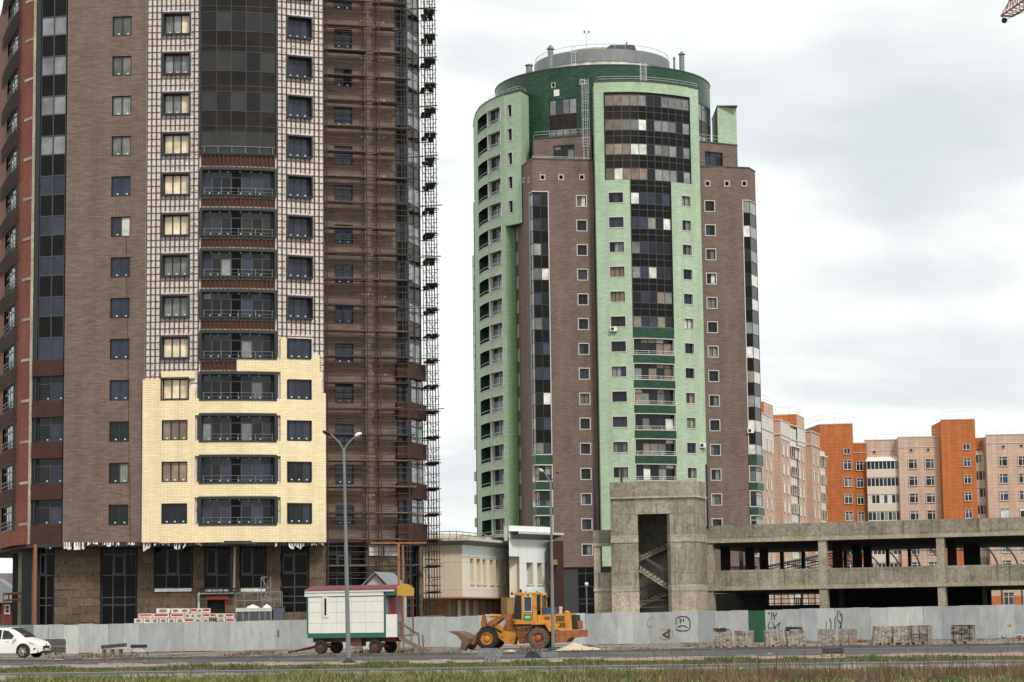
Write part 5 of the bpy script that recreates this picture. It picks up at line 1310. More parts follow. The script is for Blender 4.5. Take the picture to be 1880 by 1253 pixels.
bodyp([off_(Fd_.p[0]), off_(Fd_.p[1]), Vector((Fd_.p[1].x,420)), Vector((Fd_.p[0].x,420))], 33.9, 'pink')
bodyp([off_(Fe_.p[0]), off_(Fe_.p[1]), Vector((Fe_.p[1].x+1.5,419)), Vector((Fe_.p[0].x,419))], zo2-.2, 'orange')
bodyp([off_(Fg_.p[0]), off_(Fg_.p[1]), Vector((Fg_.p[1].x,430)), Vector((Fg_.p[0].x,430))], zg_-.2, 'pink')
def hrail(root, fac, u0, u1, z, h=.9, step=2.0):
    mb = MB(); n = max(1, int((u1-u0)/step))
    for i in range(n+1): p = fac.P(u0+(u1-u0)*i/n, z, -.4); mb.tube(p, p+Vector((0,0,h)), .035, 4)
    for hh in (h, h*.5): mb.path([fac.P(u0+(u1-u0)*i/n, z+hh, -.4) for i in range(n+1)], .03, 4)
    part('roof_railing', mb, M['rail'], root)
hrail(HB, Fa, .5, Fa.L-1.2, zat(1540,779,412)+.15, 1.8); hrail(HB, Fd_, 0, Fd_.L, 34.3); hrail(HB, Fc_, 0, Fc_.L, 33.8); hrail(HB, Fe_, .4, Fe_.L, zo2+.1, 1.4); hrail(HB, Fg_, 0, Fg_.L, zg_+.1)
# ground storey in orange with shop windows, seen under the parking deck on the right
mb = MB(); Fg_.box(mb, 0, Fg_.L, 1.2, 5.9, 0, .12); part('orange_plinth', mb, M['orange'], HB)
for px in (1852, 1896): u, z = Fg_.hit(px, 1101); window(HB, Fg_, u, z, 1.8, 2.4, ['g_blue','g_dark'], (1,1), fr=('white','dframe','dframe'), rec=.1, off=.24, tran=.3)
# --- wing receding on the left of the courtyard
c_ = at(1450, 1100, 380); HW = thing('housing_wing', 'pink tiled apartment wing stepping away between the green tower and the orange block', 'building', (c_.x, c_.y, 0))
def hw(*pts): return Facade([pxy(x, d, 850) for x, d in pts])
W1 = hw((1398,356),(1421,366.5)); W2 = hw((1421,369.5),(1435,369)); W3 = hw((1435,369.2),(1451,376.8)); Wb = hw((1451,378.2),(1465,383.5)); W4 = hw((1465,382.6),(1479.5,388.5)); W5 = hw((1479.5,392),(1491,391.5)); W6 = hw((1491,391.6),(1506,399.5)); W7 = hw((1506,401),(1514.5,404.5)); Wa = hw((1390,357.5),(1398,356.2))
zt = 33.5; z9 = 29.0; ZW_ = [z9-3*k for k in range(9)]
for fac, m, z1 in ((Wa,'pink',zt),(W1,'pink',zt),(W2,'pink',zt),(W3,'pink',zt),(Wb,'whitewall',zt-.4),(W4,'pink',zt),(W5,'pink',zt),(W6,'pink',zt),(W7,'whitewall',31)): face(HW, fac, 1.4, z1, m)
mb = MB()
for fac in (W1, W3, W4): fac.box(mb, 0, fac.L, 30.6 if fac is not W1 else 28, zt-.01, 0, .06)
part('white_attic_panels', mb, M['whitewall'], HW)
mb = MB()
for fac in (Wa,W1,W2,W3,Wb,W4,W5,W6): fac.box(mb, 0, fac.L, zt, zt+.18, -.4, .15); fac.box(mb, 0, fac.L, zt-2.3, zt-2.15, -.05, .16)
part('cornice', mb, M['trimw'], HW)
for (fac, px) in ((W1,1407.5),(W1,1415.7),(W3,1438.8),(W3,1446),(W4,1467.8),(W4,1474.8),(W6,1494.8),(W6,1502)):
    u = fac.hit(px, 880)[0]
    for z in ZW_: window(HW, fac, u, z, 1.15, 1.7, [hp(), 'g_white'], (1,1), fr=('white','white','white'), rec=.06, trim=.10, off=.1)
for k in range(9):
    curtain(HW, Wb, [Wb.L*q/4 for q in range(5)], [ZW_[k]-.7, ZW_[k]+.85], lambda i, j: (hp(), 'pane'), fr='white', off=.25, name='balcony_glazing', bar=.06)
    curtain(HW, W7, [W7.L*q/3 for q in range(4)], [ZW_[k]-.7, ZW_[k]+.85], lambda i, j: (hp(), 'pane'), fr='white', off=.2, name='balcony_glazing', bar=.06)
mb = MB(); Wb.box(mb, -.1, Wb.L+.1, ZW_[0]+1.0, ZW_[0]+1.2, -.2, .6); W7.box(mb, -.1, W7.L, ZW_[0]+1.0, ZW_[0]+1.2, -.2, .5); part('balcony_roof', mb, M['white'], HW)
def wbody(fac_pts, z0, z1, m, name='rear_wall'):
    pts = [tuple(p) for p in fac_pts]; a = sum(p[0]*q[1]-q[0]*p[1] for p, q in zip(pts, pts[1:]+pts[:1]))
    if a < 0: pts = pts[::-1]
    mb = MB(); mb.prism(pts, z0, z1); part(name, mb, M[m], HW)
dl = Vector((-.4,.15))
wbody([Wa.p[0]+dl, W1.p[1]+dl+Vector((0,.3)), W3.p[1]+dl+Vector((-.6,.3)), W4.p[1]+dl+Vector((-.5,.3)), W6.p[1]+dl+Vector((-1.0,.3)), W6.p[1]+Vector((-12,8)), Wa.p[0]+Vector((-12,4))], 1.2, zt-.1, 'pink')
pent = lambda x0, x1, x2, d0, d1, d2, z1: (Vector(pxy(x0,d0,760)), Vector(pxy(x1,d1,760)), Vector(pxy(x2,d2,760)), z1)
for (x0,x1,x2,d0,d1,d2,yt) in ((1390,1402.5,1419.5,366,365.5,372.5,737.5),(1421,1462,1476,384,383,389.5,760.5)):
    a, b, c = Vector(pxy(x0,d0,760)), Vector(pxy(x1,d1,760)), Vector(pxy(x2,d2,760)); z1 = zat(x1, yt, d1)
    mb = MB(); mb.prism([tuple(a),tuple(b),tuple(c),(c.x-6,c.y+4),(a.x-3,a.y+6)], zt-.3, z1); part('stair_penthouse', mb, M['orange'], HW)
    mb = MB(); mb.face([(b.x,b.y-.03,zt),(c.x+.01,c.y-.03,zt),(c.x+.01,c.y-.03,z1),(b.x,b.y-.03,z1)]); part('pink_cladding', mb, M['pink'], HW)
    fr_ = Facade([a,b,c]); hrail(HW, fr_, .3, fr_.L-.3, z1, 1.2)
# ================================================================ RAW CONCRETE PARKING FRAME
c_ = at(1500, 1130, 170); PK = thing('parking_frame', 'unfinished raw concrete parking structure of two open decks behind the metal fence', 'parking structure', (c_.x, c_.y, 0))
FP = Facade([pxy(1296,172.3,1050), pxy(1880,164.2,1050), pxy(2060,161.7,1050)])
def zp(px, py): return FP.hit(px, py)[1]
zA1, zA0, zAl = zp(1310,965.5), zp(1310,991), zp(1310,997.5)
zB1, zB0, zBl = zp(1310,1048), zp(1310,1078), zp(1310,1085)
dep = 26.0
col_px = [(1294,1309),(1503.5,1518),(1720.5,1734.8),(1942,1957)]
cu = [(FP.hit(a,1050)[0], FP.hit(b,1050)[0]) for a, b in col_px]
# parapet panels, cast in lengths
def band(z0, z1, name, joints, o0, o1):
    us_ = [.05]+[FP.hit(x,1050)[0] for x in joints]+[FP.L]
    for a, b in zip(us_, us_[1:]):
        mb = MB(); FP.box(mb, a+.01, b-.01, z0, z1, o0, o1+rng.uniform(-.012,.012)); part(name, mb, M['concrete'], PK)
band(zA0+.002, zA1, 'parapet_panel', [1378,1462,1543,1628,1713,1800,1890,1980], -.25, 0)
band(zB0+.002, zB1, 'parapet_panel', [1373,1440,1484,1582,1642,1712,1783,1853,1930], -.25, 0)
for (z0, z1) in ((zAl, zA0), (zBl, zB0)):
    mb = MB(); FP.box(mb, 0, FP.L, z0, z1, -.3, .12); part('edge_beam', mb, M['concrete2'], PK)
for (z0, z1) in ((zAl+.02, zA0-.06), (zBl+.02, zB0-.06)):
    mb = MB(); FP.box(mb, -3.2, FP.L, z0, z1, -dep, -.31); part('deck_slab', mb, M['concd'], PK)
for (a, b) in cu:
    mb = MB(); FP.box(mb, a, b, -.2, zBl-.002, -.6, .02); part('column', mb, M['concrete2'], PK)
    mb = MB(); FP.box(mb, a, b, zB0-.3, zAl-.002, -.6, .02); part('column', mb, M['concrete2'], PK)
# inner columns and walls, at their own depths
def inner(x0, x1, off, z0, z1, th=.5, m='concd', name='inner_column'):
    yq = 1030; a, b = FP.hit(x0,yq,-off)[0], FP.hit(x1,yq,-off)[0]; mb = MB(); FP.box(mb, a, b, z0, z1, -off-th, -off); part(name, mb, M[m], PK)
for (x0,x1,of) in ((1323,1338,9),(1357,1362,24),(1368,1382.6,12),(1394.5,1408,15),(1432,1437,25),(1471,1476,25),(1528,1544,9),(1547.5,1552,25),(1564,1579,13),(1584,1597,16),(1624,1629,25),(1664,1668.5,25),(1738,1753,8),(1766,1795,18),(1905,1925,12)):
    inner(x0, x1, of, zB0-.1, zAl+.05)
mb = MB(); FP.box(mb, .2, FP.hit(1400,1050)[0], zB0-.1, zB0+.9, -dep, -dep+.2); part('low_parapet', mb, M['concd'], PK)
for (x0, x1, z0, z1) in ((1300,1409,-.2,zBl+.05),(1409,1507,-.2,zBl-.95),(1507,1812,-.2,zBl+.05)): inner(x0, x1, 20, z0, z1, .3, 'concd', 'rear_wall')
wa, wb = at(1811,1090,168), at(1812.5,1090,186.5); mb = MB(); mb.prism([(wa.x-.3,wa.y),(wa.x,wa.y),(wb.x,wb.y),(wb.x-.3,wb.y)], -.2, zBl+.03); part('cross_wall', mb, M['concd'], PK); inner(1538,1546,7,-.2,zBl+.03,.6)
mb = MB(); a = FP.hit(1409,1050,-20)[0]; b = FP.hit(1507,1050,-20)[0]
for hh in (.12,.5,.85): FP.box(mb, a, b, zBl-.95+hh-.03, zBl-.95+hh+.03, -19.9, -19.8)
for q in range(9): u = a+(b-a)*q/8; FP.box(mb, u-.03, u+.03, zBl-.95, zBl, -19.95, -19.85)
part('rear_railing', mb, M['dframe'], PK)
# left annex bay
FL2 = Facade([pxy(1089.5,171.6,1050), pxy(1124.5,171.2,1050)])
zz_ = lambda y: FL2.hit(1105, y)[1]
for (u0,u1,y1,y0,o0,o1,m,nm) in ((0,FL2.L,973.5,998,-.3,0,'concrete','parapet_panel'),(0,FL2.L,998,1003.5,-.35,.1,'concrete2','edge_beam'),(.05,.55,1003.6,1052,-.5,.02,'concrete2','column'),(.55,FL2.L,1043,1050,-.4,-.1,'concd','sill_beam'),(0.05,FL2.L,1052.2,1079,-.4,.03,'concrete','wall_panel'),(.02,FL2.L,1079.2,1086,-.4,.1,'concrete2','edge_beam')):
    mb = MB(); FL2.box(mb, u0, u1, zz_(y0)+.002, zz_(y1), o0, o1); part(nm, mb, M[m], PK)
mb = MB(); FL2.box(mb, .05, FL2.L, -.2, zz_(1086), -.4, .0); part('wall_panel', mb, M['concrete2'], PK)
# ---- stair tower
c_ = at(1200, 1130, 170); ST = thing('stair_tower', 'blocky raw concrete stair tower with an open doorway showing flights of steps', 'stair tower', (c_.x, c_.y, 0))
FS = Facade([pxy(1122.5,169.6,1050), pxy(1277.5,168.3,1050), pxy(1298,171.2,1050)])
zs2 = lambda y: FS.hit(1200, y)[1]
zt = zs2(884); uS = FS.u[1]; ud0, ud1 = FS.hit(1173,1050)[0], FS.hit(1231.5,1050)[0]; zd = zs2(944)
HS = [(ud0, ud1, -.3, zd)]
def sband(y1, y0, off, m, joints=(), nm='wall_panel'):
    z1, z0 = zs2(y1), (zs2(y0) if y0 < 1150 else -.2)
    us_ = [0]+[FS.hit(x,1050)[0] for x in joints]+[FS.L]
    for a, b in zip(us_, us_[1:]):
        ivs = [(a, b)]
        if z0 < zd-.01:
            ivs = []
            if a < ud0: ivs.append((a, min(b, ud0)))
            if b > ud1: ivs.append((max(a, ud1), b))
        for (p, q) in ivs:
            if q-p < .05: continue
            mb = MB(); FS.box(mb, p+.006, q-.006, z0+.006, z1-.006, -.45, off+rng.uniform(-.015,.015)); part(nm, mb, M[m], ST)
sband(884, 911, .10, 'concrete', (1195,1227)); sband(911, 915, .14, 'concrete2', nm='string_course'); sband(915, 944, 0, 'concrete', (1136,1167,1200,1232,1264))
sband(944, 982, 0, 'concrete', (1136,1264)); sband(982, 996, .07, 'concrete2', nm='string_course'); sband(996, 1074, .02, 'concrete', (1138,1267)); sband(1074, 1086, .07, 'concrete2', (), 'string_course'); sband(1086, 1200, .05, 'concrete2', (1138,1155,1250,1264))
mb = MB(); FS.box(mb, .02, FS.L-.02, -.2, zt-.01, -5.6, -5.2); part('rear_wall', mb, M['dark'], ST)  # near-black wall colour stands in for the shade inside the stairwell
mb = MB(); p0, p1 = FS.P(0,0,-.44), FS.P(0,0,-5.2); mb.prism([(p0.x,p0.y),(p0.x+.35,p0.y),(p1.x+.35,p1.y),(p1.x,p1.y)], -.2, zt-.02); q0, q1 = FS.P(FS.L,0,-.44), FS.P(FS.L,0,-5.2); mb.prism([(q0.x-.4,q0.y),(q0.x,q0.y),(q1.x,q1.y),(q1.x-.4,q1.y)], -.2, zt-.02); part('side_wall', mb, M['concrete'], ST)
mb = MB(); FS.box(mb, .02, FS.L-.02, zt-.35, zt-.02, -5.5, -.46); part('roof_slab', mb, M['concrete'], ST)
def flight(xa, za, xb, zb, y0, wdt=1.15, n=9):
    """treads from (xa,za) to (xb,zb), at depth y0"""
    r = thing  # not used
    mb = MB(); dx = (xb-xa)/n; dz = (zb-za)/n
    for i in range(n):
        x0, x1 = xa+dx*i, xa+dx*(i+1); zt_ = max(za+dz*i, za+dz*(i+1)); mb.box(x0, x1, y0, y0+wdt, zt_-abs(dz)-.02, zt_)
    mb.hexa([(min(xa,xb),y0+.05,(za if xa<xb else zb)-.32),(max(xa,xb),y0+.05,(zb if xa<xb else za)-.32),(max(xa,xb),y0+wdt-.05,(zb if xa<xb else za)-.32),(min(xa,xb),y0+wdt-.05,(za if xa<xb else zb)-.32)],
            [(min(xa,xb),y0+.05,(za if xa<xb else zb)-.12),(max(xa,xb),y0+.05,(zb if xa<xb else za)-.12),(max(xa,xb),y0+wdt-.05,(zb if xa<xb else za)-.12),(min(xa,xb),y0+wdt-.05,(za if xa<xb else zb)-.12)])
    part('stair_flight', mb, M['concrete'], ST)
    mb = MB(); h = 1.0
    for hh in (h, h-.12, .14): mb.tube((xa,y0+.02,za+hh), (xb,y0+.02,zb+hh), .028 if hh == h else .02, 5)
    for i in range(17): t = i/16; x = xa+(xb-xa)*t; z = za+(zb-za)*t; mb.tube((x,y0+.02,z+.1), (x,y0+.02,z+h), .016, 4)
    part('stair_railing', mb, M['mframe'], ST)
P0, P1 = FS.P(ud0,0), FS.P(ud1,0); yF = P0.y+.5; yK = yF+1.6
zz = lambda y, d: at(1200, y, d).z
flight(P0.x-.05, zz(1040,yF), P1.x+.05, zz(1079,yF), yF)
flight(P0.x+.0, zz(1025,yK), P1.x+.3, zz(996,yK), yK)
flight(P0.x+.0, zz(1108,yK), P1.x+.3, zz(1082,yK), yK)
mb = MB()
for hh in (1.0,.5,.1): mb.tube((P0.x,yF,zz(1103,yF)-1.0+hh), (P1.x,yF,zz(1102,yF)-1.0+hh), .025, 5)
for i in range(14): x = P0.x+(P1.x-P0.x)*i/13; mb.tube((x,yF,-.1), (x,yF,zz(1103,yF)), .016, 4)
part('stair_railing', mb, M['mframe'], ST)
mb = MB(); mb.box(P0.x-.6, P0.x+.1, yF, yK+1.2, zz(1040,yF)-.25, zz(1040,yF)-.01); mb.box(P1.x-.1, P1.x+.7, yF, yK+1.2, zz(1079,yF)-.25, zz(1079,yF)-.01); part('landing', mb, M['concd'], ST)
for (px, y0, y1, d) in ((1141,885,860,172),): p = at(px,y0,d); q = at(px,y1,d); mb = MB(); mb.tube(p-Vector((0,0,.3)), q, .09, 8); part('vent_pipe', mb, M['dframe'], ST)
p = at(1299.5, 965, 172.2); q = at(1297.5, 853, 172.2); mb = MB(); mb.tube((p.x,p.y,p.z-.2), (p.x,p.y,q.z), .09, 8)
PPO = thing('steel_pipe', 'thin black steel pipe rising beside the right corner of the concrete stair tower', 'pipe', (p.x,p.y,p.z-.2)); part('pipe_shaft', mb, M['dframe'], PPO)
p = at(1092.5, 975, 173); q = at(1091, 862, 173); mb = MB(); mb.tube((p.x,p.y,p.z-1), (p.x,p.y,q.z), .08, 8); PPO2 = thing('steel_pipe', 'thin black steel pipe above the small annex left of the stair tower', 'pipe', (p.x,p.y,p.z-1)); part('pipe_shaft', mb, M['dframe'], PPO2)
# ---- arched ramp canopy seen through the upper deck
c_ = at(1560, 1100, 206); RC = thing('ramp_canopy', 'open metal ramp canopy of curved ribs and thin rails seen through the upper parking deck', 'canopy', (c_.x, c_.y, 0))
for i, px in enumerate((1440,1478,1512,1548,1590,1625,1662,1700,1757,1805,1842,1880)):
    zb = zat(px, 1072, 205); up = min(1, i/6); za = zat(px, 1048-48*up, 205); x0 = at(px-8, 1040, 205).x; mb = MB()
    pts = [Vector((x0+1.9*math.sin(t*math.pi/2), 205, zb+(za-zb)*math.cos(t*math.pi/2))) for t in [k/8 for k in range(9)]]; pts.insert(0, pts[0]+Vector((-1.2,0,.25))); pts.append(pts[-1]-Vector((0,0,4)))
    mb.path(pts, .075, 6); part('rib', mb, M['mframe'], RC)
for q in range(5):
    mb = MB(); a, b = at(1405, 1041+q*5, 205.2), at(1600, 1000+q*5.4, 205.2); c = at(1900, 998+q*6, 205.2); mb.path([a, b, c] if q < 3 else [a, b], .05 if q else .12, 5); part('ramp_rail', mb, M['mframe'], RC)
mb = MB()
for q in range(26): a, b = at(1408+q*7.5, 1042-q*1.55, 205.3), at(1408+q*7.5, 1062, 205.3); mb.tube(a, b, .03, 4)
part('ramp_balusters', mb, M['mframe'], RC, kind='stuff')
# ================================================================ SMALL WHITE AND BEIGE CORNICED BUILDING
c_ = at(880, 1120, 210); SB = thing('corniced_building', 'low beige and white building with a heavy grey cornice and narrow slot windows', 'building', (c_.x, c_.y, 0))
M['beige'] = brickmat('beige_panel', (.60,.52,.40), (.62,.54,.42), (.33,.28,.21), bw=1.55, rh=2.4, ms=.02, var=.04, offset=0)
M['beige2'] = brickmat('pale_beige_panel', (.68,.63,.53), (.70,.65,.55), (.46,.42,.35), bw=2.6, rh=2.4, ms=.015, var=.04, offset=0)
M['wpan'] = brickmat('white_blue_panel', (.70,.74,.74), (.72,.76,.76), (.5,.52,.52), bw=2.6, rh=2.4, ms=.015, var=.03, offset=0)
M['ochre'] = mat('ochre_render', (.30,.19,.085), .85, var=.15, scale=1.5)
M['greyc'] = mat('grey_cornice_soffit', (.17,.17,.17), .7, var=.08)
S1 = Facade([pxy(752,206,1050), pxy(848,205,1050)]); S2 = Facade([pxy(848,205,1050), pxy(935,216,1050)])
z1, z0 = zat(848,1003,205), zat(848,1096,205); zc1, zc0 = zat(852,987.5,204), zat(852,992.5,204)
slots = []
for (a, b) in ((487,525),(556,600),(622,660),(702,738),(768,802),(830,868)):
    u0, ztop = S2.hit(a/5.875+780, 1025.5); u1, _ = S2.hit(b/5.875+780, 1025.5); slots.append((u0,u1))
zs1, zs0 = zat(865,1025.5,206.5), zat(865,1071.5,206.5)
mb = MB(); S1.sheet(mb, 0, S1.L, z0, z1+.6); part('beige_wall', mb, M['beige'], SB)
mb = MB(); S2.sheet(mb, 0, S2.L, z0, z1+.6, [(a,b,zs0,zs1) for a,b in slots]); part('beige_wall', mb, M['beige2'], SB)
mb = MB(); S2.box(mb, 0, S2.L, z1-.9, z1+.3, 0, .05); part('frieze', mb, M['wpan'], SB)
for (a, b) in slots:
    mb = MB(); S2.box(mb, a, b, zs0, zs1, -.62, -.6)
    for (p, q) in ((a, b),):
        P = [S2.P(p,zs0), S2.P(p,zs0,-.6), S2.P(p,zs1,-.6), S2.P(p,zs1)]; mb.face(P); P = [S2.P(q,zs0,-.6), S2.P(q,zs0), S2.P(q,zs1), S2.P(q,zs1,-.6)]; mb.face(P)
        mb.face([S2.P(p,zs1), S2.P(p,zs1,-.6), S2.P(q,zs1,-.6), S2.P(q,zs1)]); mb.face([S2.P(p,zs0,-.6), S2.P(p,zs0), S2.P(q,zs0), S2.P(q,zs0,-.6)])
    part('slot_niche', mb, M['beige'], SB)
    mb = MB(); S2.box(mb, a-.06, b+.12, zs0-.14, zs0-.04, 0, .08); part('slot_sill', mb, M['trimw'], SB)
def cornice(fac, zb, zt_, proj, hf, endcap=False):
    # sloping grey soffit under a white fascia
    mb = MB(); us_ = [0, fac.L]
    e0, e1 = (-.0, fac.L)
    A = [fac.P(e0,zb,.02), fac.P(e1,zb,.02), fac.P(e1+.5,zt_,proj), fac.P(e0-(.0),zt_,proj)]
    mb.face(A, 1); B = [A[3], A[2], A[2]+Vector((0,0,hf)), A[3]+Vector((0,0,hf))]; mb.face(B, 0)
    C = [B[3], B[2], fac.P(e1,zt_+hf+.12,-2), fac.P(e0,zt_+hf+.12,-2)]; mb.face(C, 0)
    mb.face([A[1], fac.P(e1,zb,-2), fac.P(e1,zt_+hf,-2), B[2], A[2]], 1)
    part('cornice', mb, [M['trimw'], M['greyc']], SB)
SC12 = Facade([S1.p[0], S1.p[1], S2.p[1]]); mb = MB(); hf_ = zc1-zc0
for a_, b_ in zip(SC12.u, SC12.u[1:]):
    A_, B_, C_, D_ = SC12.P(a_,z1+.1,.02), SC12.P(b_,z1+.1,.02), SC12.P(b_,zc0,1.0), SC12.P(a_,zc0,1.0); up = Vector((0,0,hf_))
    mb.face([A_,B_,C_,D_], 1); mb.face([D_,C_,C_+up,D_+up], 0); mb.face([D_+up,C_+up,SC12.P(b_,zc0+hf_+.12,-2),SC12.P(a_,zc0+hf_+.12,-2)], 0)
part('cornice', mb, [M['trimw'], M['greyc']], SB)
# ground floor of the beige part, set back, ochre with dark slots
G1 = Facade([pxy(752,208.5,1120), pxy(822,208,1120), pxy(948,222,1120)])
gs = []
for (a, b) in ((290,333),(377,418),(458,500),(556,598),(635,675),(712,752),(820,858),(888,925),(950,992)):
    gs.append((G1.hit(a/5.875+780,1120)[0], G1.hit(b/5.875+780,1120)[0]))
zg_t = zat(850,1104,209)
mb = MB(); G1.sheet(mb, 0, G1.L, .2, z0+.05, [(a,b,.2,zg_t) for a,b in gs]); part('ochre_wall', mb, M['ochre'], SB)
for k, (a, b) in enumerate(gs):
    window(SB, G1, (a+b)/2, (zg_t+.2)/2, b-a, zg_t-.2, ['g_black'], (1,), fr=('dframe','beige','beige'), rec=.35, off=-.01, name='slot_window')
    mb = MB(); a2 = b+.02; b2 = (gs[k+1][0]-.02) if k < len(gs)-1 else b+.8
    if b2-a2 > .25: G1.box(mb, a2+.05, b2-.05, .2, zg_t+.1, 0, .22); part('pilaster', mb, M['beige'], SB)
mb = MB(); ps = [S1.xy(0), S1.xy(S1.L), S2.xy(S2.L)]; mb.prism([tuple(ps[0]),tuple(ps[1]),tuple(ps[2]),(ps[2].x,ps[2].y+4),(ps[0].x,ps[0].y+14)], z0-.12, z0-.002); part('soffit_slab', mb, M['ochre'], SB)
mb = MB(); mb.prism([tuple(ps[0]+Vector((.1,.7))),tuple(ps[1]+Vector((0,.75))),tuple(ps[2]+Vector((-.1,.8))),(ps[2].x,ps[2].y+12),(ps[0].x,ps[0].y+20)], z0, z1+1.0); part('rear_wall', mb, M['beige'], SB)
# dark recess and taller white part on the right
z3, z3b = zat(980,991,213.5), zat(980,1097,213.5)
S3 = Facade([pxy(935,211.0,1050), pxy(1012.5,215.8,1050)]); zc = zat(940,1024,215); uA_ = S3.hit(957.5,1050)[0]
s3 = [(S3.hit(a/5.875+780,1050)[0], S3.hit(b/5.875+780,1050)[0]) for a, b in ((1095,1166),(1213,1266),(1302,1346))]
z3t_, z3b_ = zat(975,1033,213), zat(975,1072.5,213)
mb = MB(); S3.sheet(mb, 0, S3.L, z3b, z3+1.2, [(0.0,uA_-.3,z3b,zc)]+[(a,b,z3b_,z3t_) for a,b in s3]); part('white_wall', mb, M['wpan'], SB)
e0, e1 = S3.xy(0), S3.xy(uA_-.3); yN = e0.y+1.7
mb = MB(); mb.box(e0.x+.02, e1.x+.1, yN, yN+.1, z3b, zc+.3); mb.face([(e1.x,yN,z3b),(e1.x,e1.y,z3b),(e1.x,e1.y,zc),(e1.x,yN,zc)]); mb.face([(e0.x+.01,e0.y,z3b),(e0.x+.01,yN,z3b),(e0.x+.01,yN,zc),(e0.x+.01,e0.y,zc)]); part('niche_wall', mb, M['beige2'], SB)
for (a, b) in s3:
    mb = MB(); wd = (b-a)
    S3.box(mb, a, a+wd*.5, z3b_, z3t_, -.7, -.65); part('dark_pane', mb, M['g_black'], SB)
    mb = MB(); mb.face([S3.P(b,z3b_,-.7), S3.P(b,z3b_,0), S3.P(b,z3t_,0), S3.P(b,z3t_,-.7)]); S3.box(mb, a+wd*.45, b, z3b_, z3t_, -.68, -.62); mb.face([S3.P(a,z3t_,0), S3.P(a,z3t_,-.7), S3.P(b,z3t_,-.7), S3.P(b,z3t_,0)]); part('slot_niche', mb, M['beige2'], SB)
    mb = MB(); S3.box(mb, a-.05, b+.1, z3b_-.14, z3b_-.04, 0, .08); part('slot_sill', mb, M['trimw'], SB)
zk1, zk0 = zat(975,976.8,212), zat(975,981,212)
cornice(S3, zat(975,990,212), zk0, 1.1, zk1-zk0)
pz = zat(927,967,211); mb = MB(); mb.box(e0.x-.42, e0.x-.12, e0.y+.1, e0.y+1.2, zk0-.6, pz); part('parapet_pier', mb, M['trimw'], SB)
mb = MB(); S3.box(mb, 0, S3.L, .2, z3b-.002, -1, -.3); part('ochre_wall', mb, M['ochre'], SB)
mb = MB(); q1 = S3.xy(S3.L); mb.prism([(e0.x+.03,yN+.12),(q1.x,q1.y+1.0),(q1.x,q1.y+9),(e0.x+.03,q1.y+9)], .2, z3+1.1); part('rear_wall', mb, M['wpan'], SB)
mb = MB(); p = at(1024,1050,214); mb.box(p.x-.75, p.x+.55, p.y, p.y+4, .2, zat(1024,993.5,214)); part('dark_red_pier', mb, M['darkred'], SB)
mb = MB(); p2 = at(1019.5,1033,213); mb.box(p2.x-.35, p2.x+.2, p2.y, p2.y+.8, p2.z-.2, p2.z+.25); part('ochre_box', mb, M['ochre'], SB)
rl = MB(); pts = [Vector((*S1.xy(0,.2),0)), Vector((*S1.xy(S1.L,.2),0)), Vector((*S2.xy(S2.L*.35,.2),0))]; pts = [at(788,988,204), at(838,986.5,204), at(885,990,210), at(905,993,214)]
top_ = [at(788,977,204), at(838,975.7,204), at(885,981,210), at(905,985,214)]
rl.path(top_, .04, 5); rl.path([a.lerp(b,.5) for a, b in zip(pts, top_)], .03, 5)
for (a, b) in zip(zip(pts, top_), zip(pts[1:], top_[1:])):
    for q in range(5): t = q/4; rl.tube(a[0].lerp(b[0],t)-Vector((0,0,.2)), a[1].lerp(b[1],t), .03, 4)
part('roof_railing', rl, M['steel'], SB)
SBr = thing('roof_debris', 'heap of brown timber offcuts lying on the corniced building roof', 'debris', tuple(at(910,991,214)))
for q in range(14):
    a = at(893+q*2.4, 990.5+rng.uniform(-2,1.0), 213.5+rng.uniform(-.6,.6)); mb = MB(); mb.tube(a, a+Vector((rng.uniform(.6,1.4), rng.uniform(-.3,.3), rng.uniform(-.15,.12))), .06, 4); part('offcut', mb, M['woodd'] if q % 2 else M['rusty'], SBr)
# ---- houses far left under the overhang
c_ = at(12, 1140, 300); H1_ = thing('brick_house', 'red brick house with a grey gable and purple grey roof seen under the tower overhang', 'house', (c_.x, c_.y, 0))
M['roofp'] = mat('purple_grey_roof', (.12,.095,.12), .8, var=.15, scale=1); M['roofg'] = mat('grey_metal_roof', (.20,.22,.25), .6, var=.12, scale=1)
x0, x1 = at(-60,1140,300).x, at(60,1140,300).x; zw = zat(10,1104,300); zr = zat(10,1053,306)
mb = MB(); mb.box(x0, x1, 300, 312, -.3, zw); part('house_wall', mb, M['redbrick'], H1_)
mb = MB(); mb.hexa([(x0-.5,299.5,zw),(x1+.5,299.5,zw),(x1+.5,312.5,zw),(x0-.5,312.5,zw)], [(x0-.3,305.5,zr),(x1+.3,305.5,zr),(x1+.3,306,zr),(x0-.3,306,zr)]); part('roof', mb, M['roofp'], H1_)
gx = at(2,1100,299).x; mb = MB(); mb.extrude_y([(gx-3.2,zw-.2),(gx+2.2,zw-.2),(gx+2.2,zw+1.0),(gx-.4,zat(4,1062,299)),(gx-3.2,zw+1.6)], 298.6, 302); part('gable', mb, M['roofg'], H1_)
p = at(13.5,1119,300); mb = MB(); fac = Facade([(x0,300),(x1,300)]); window(H1_, fac, p.x-x0, p.z, .5, 1.0, ['g_dark'], (1,), fr=('white','white','white'), rec=.05, trim=.12, off=.03, tran=.5)
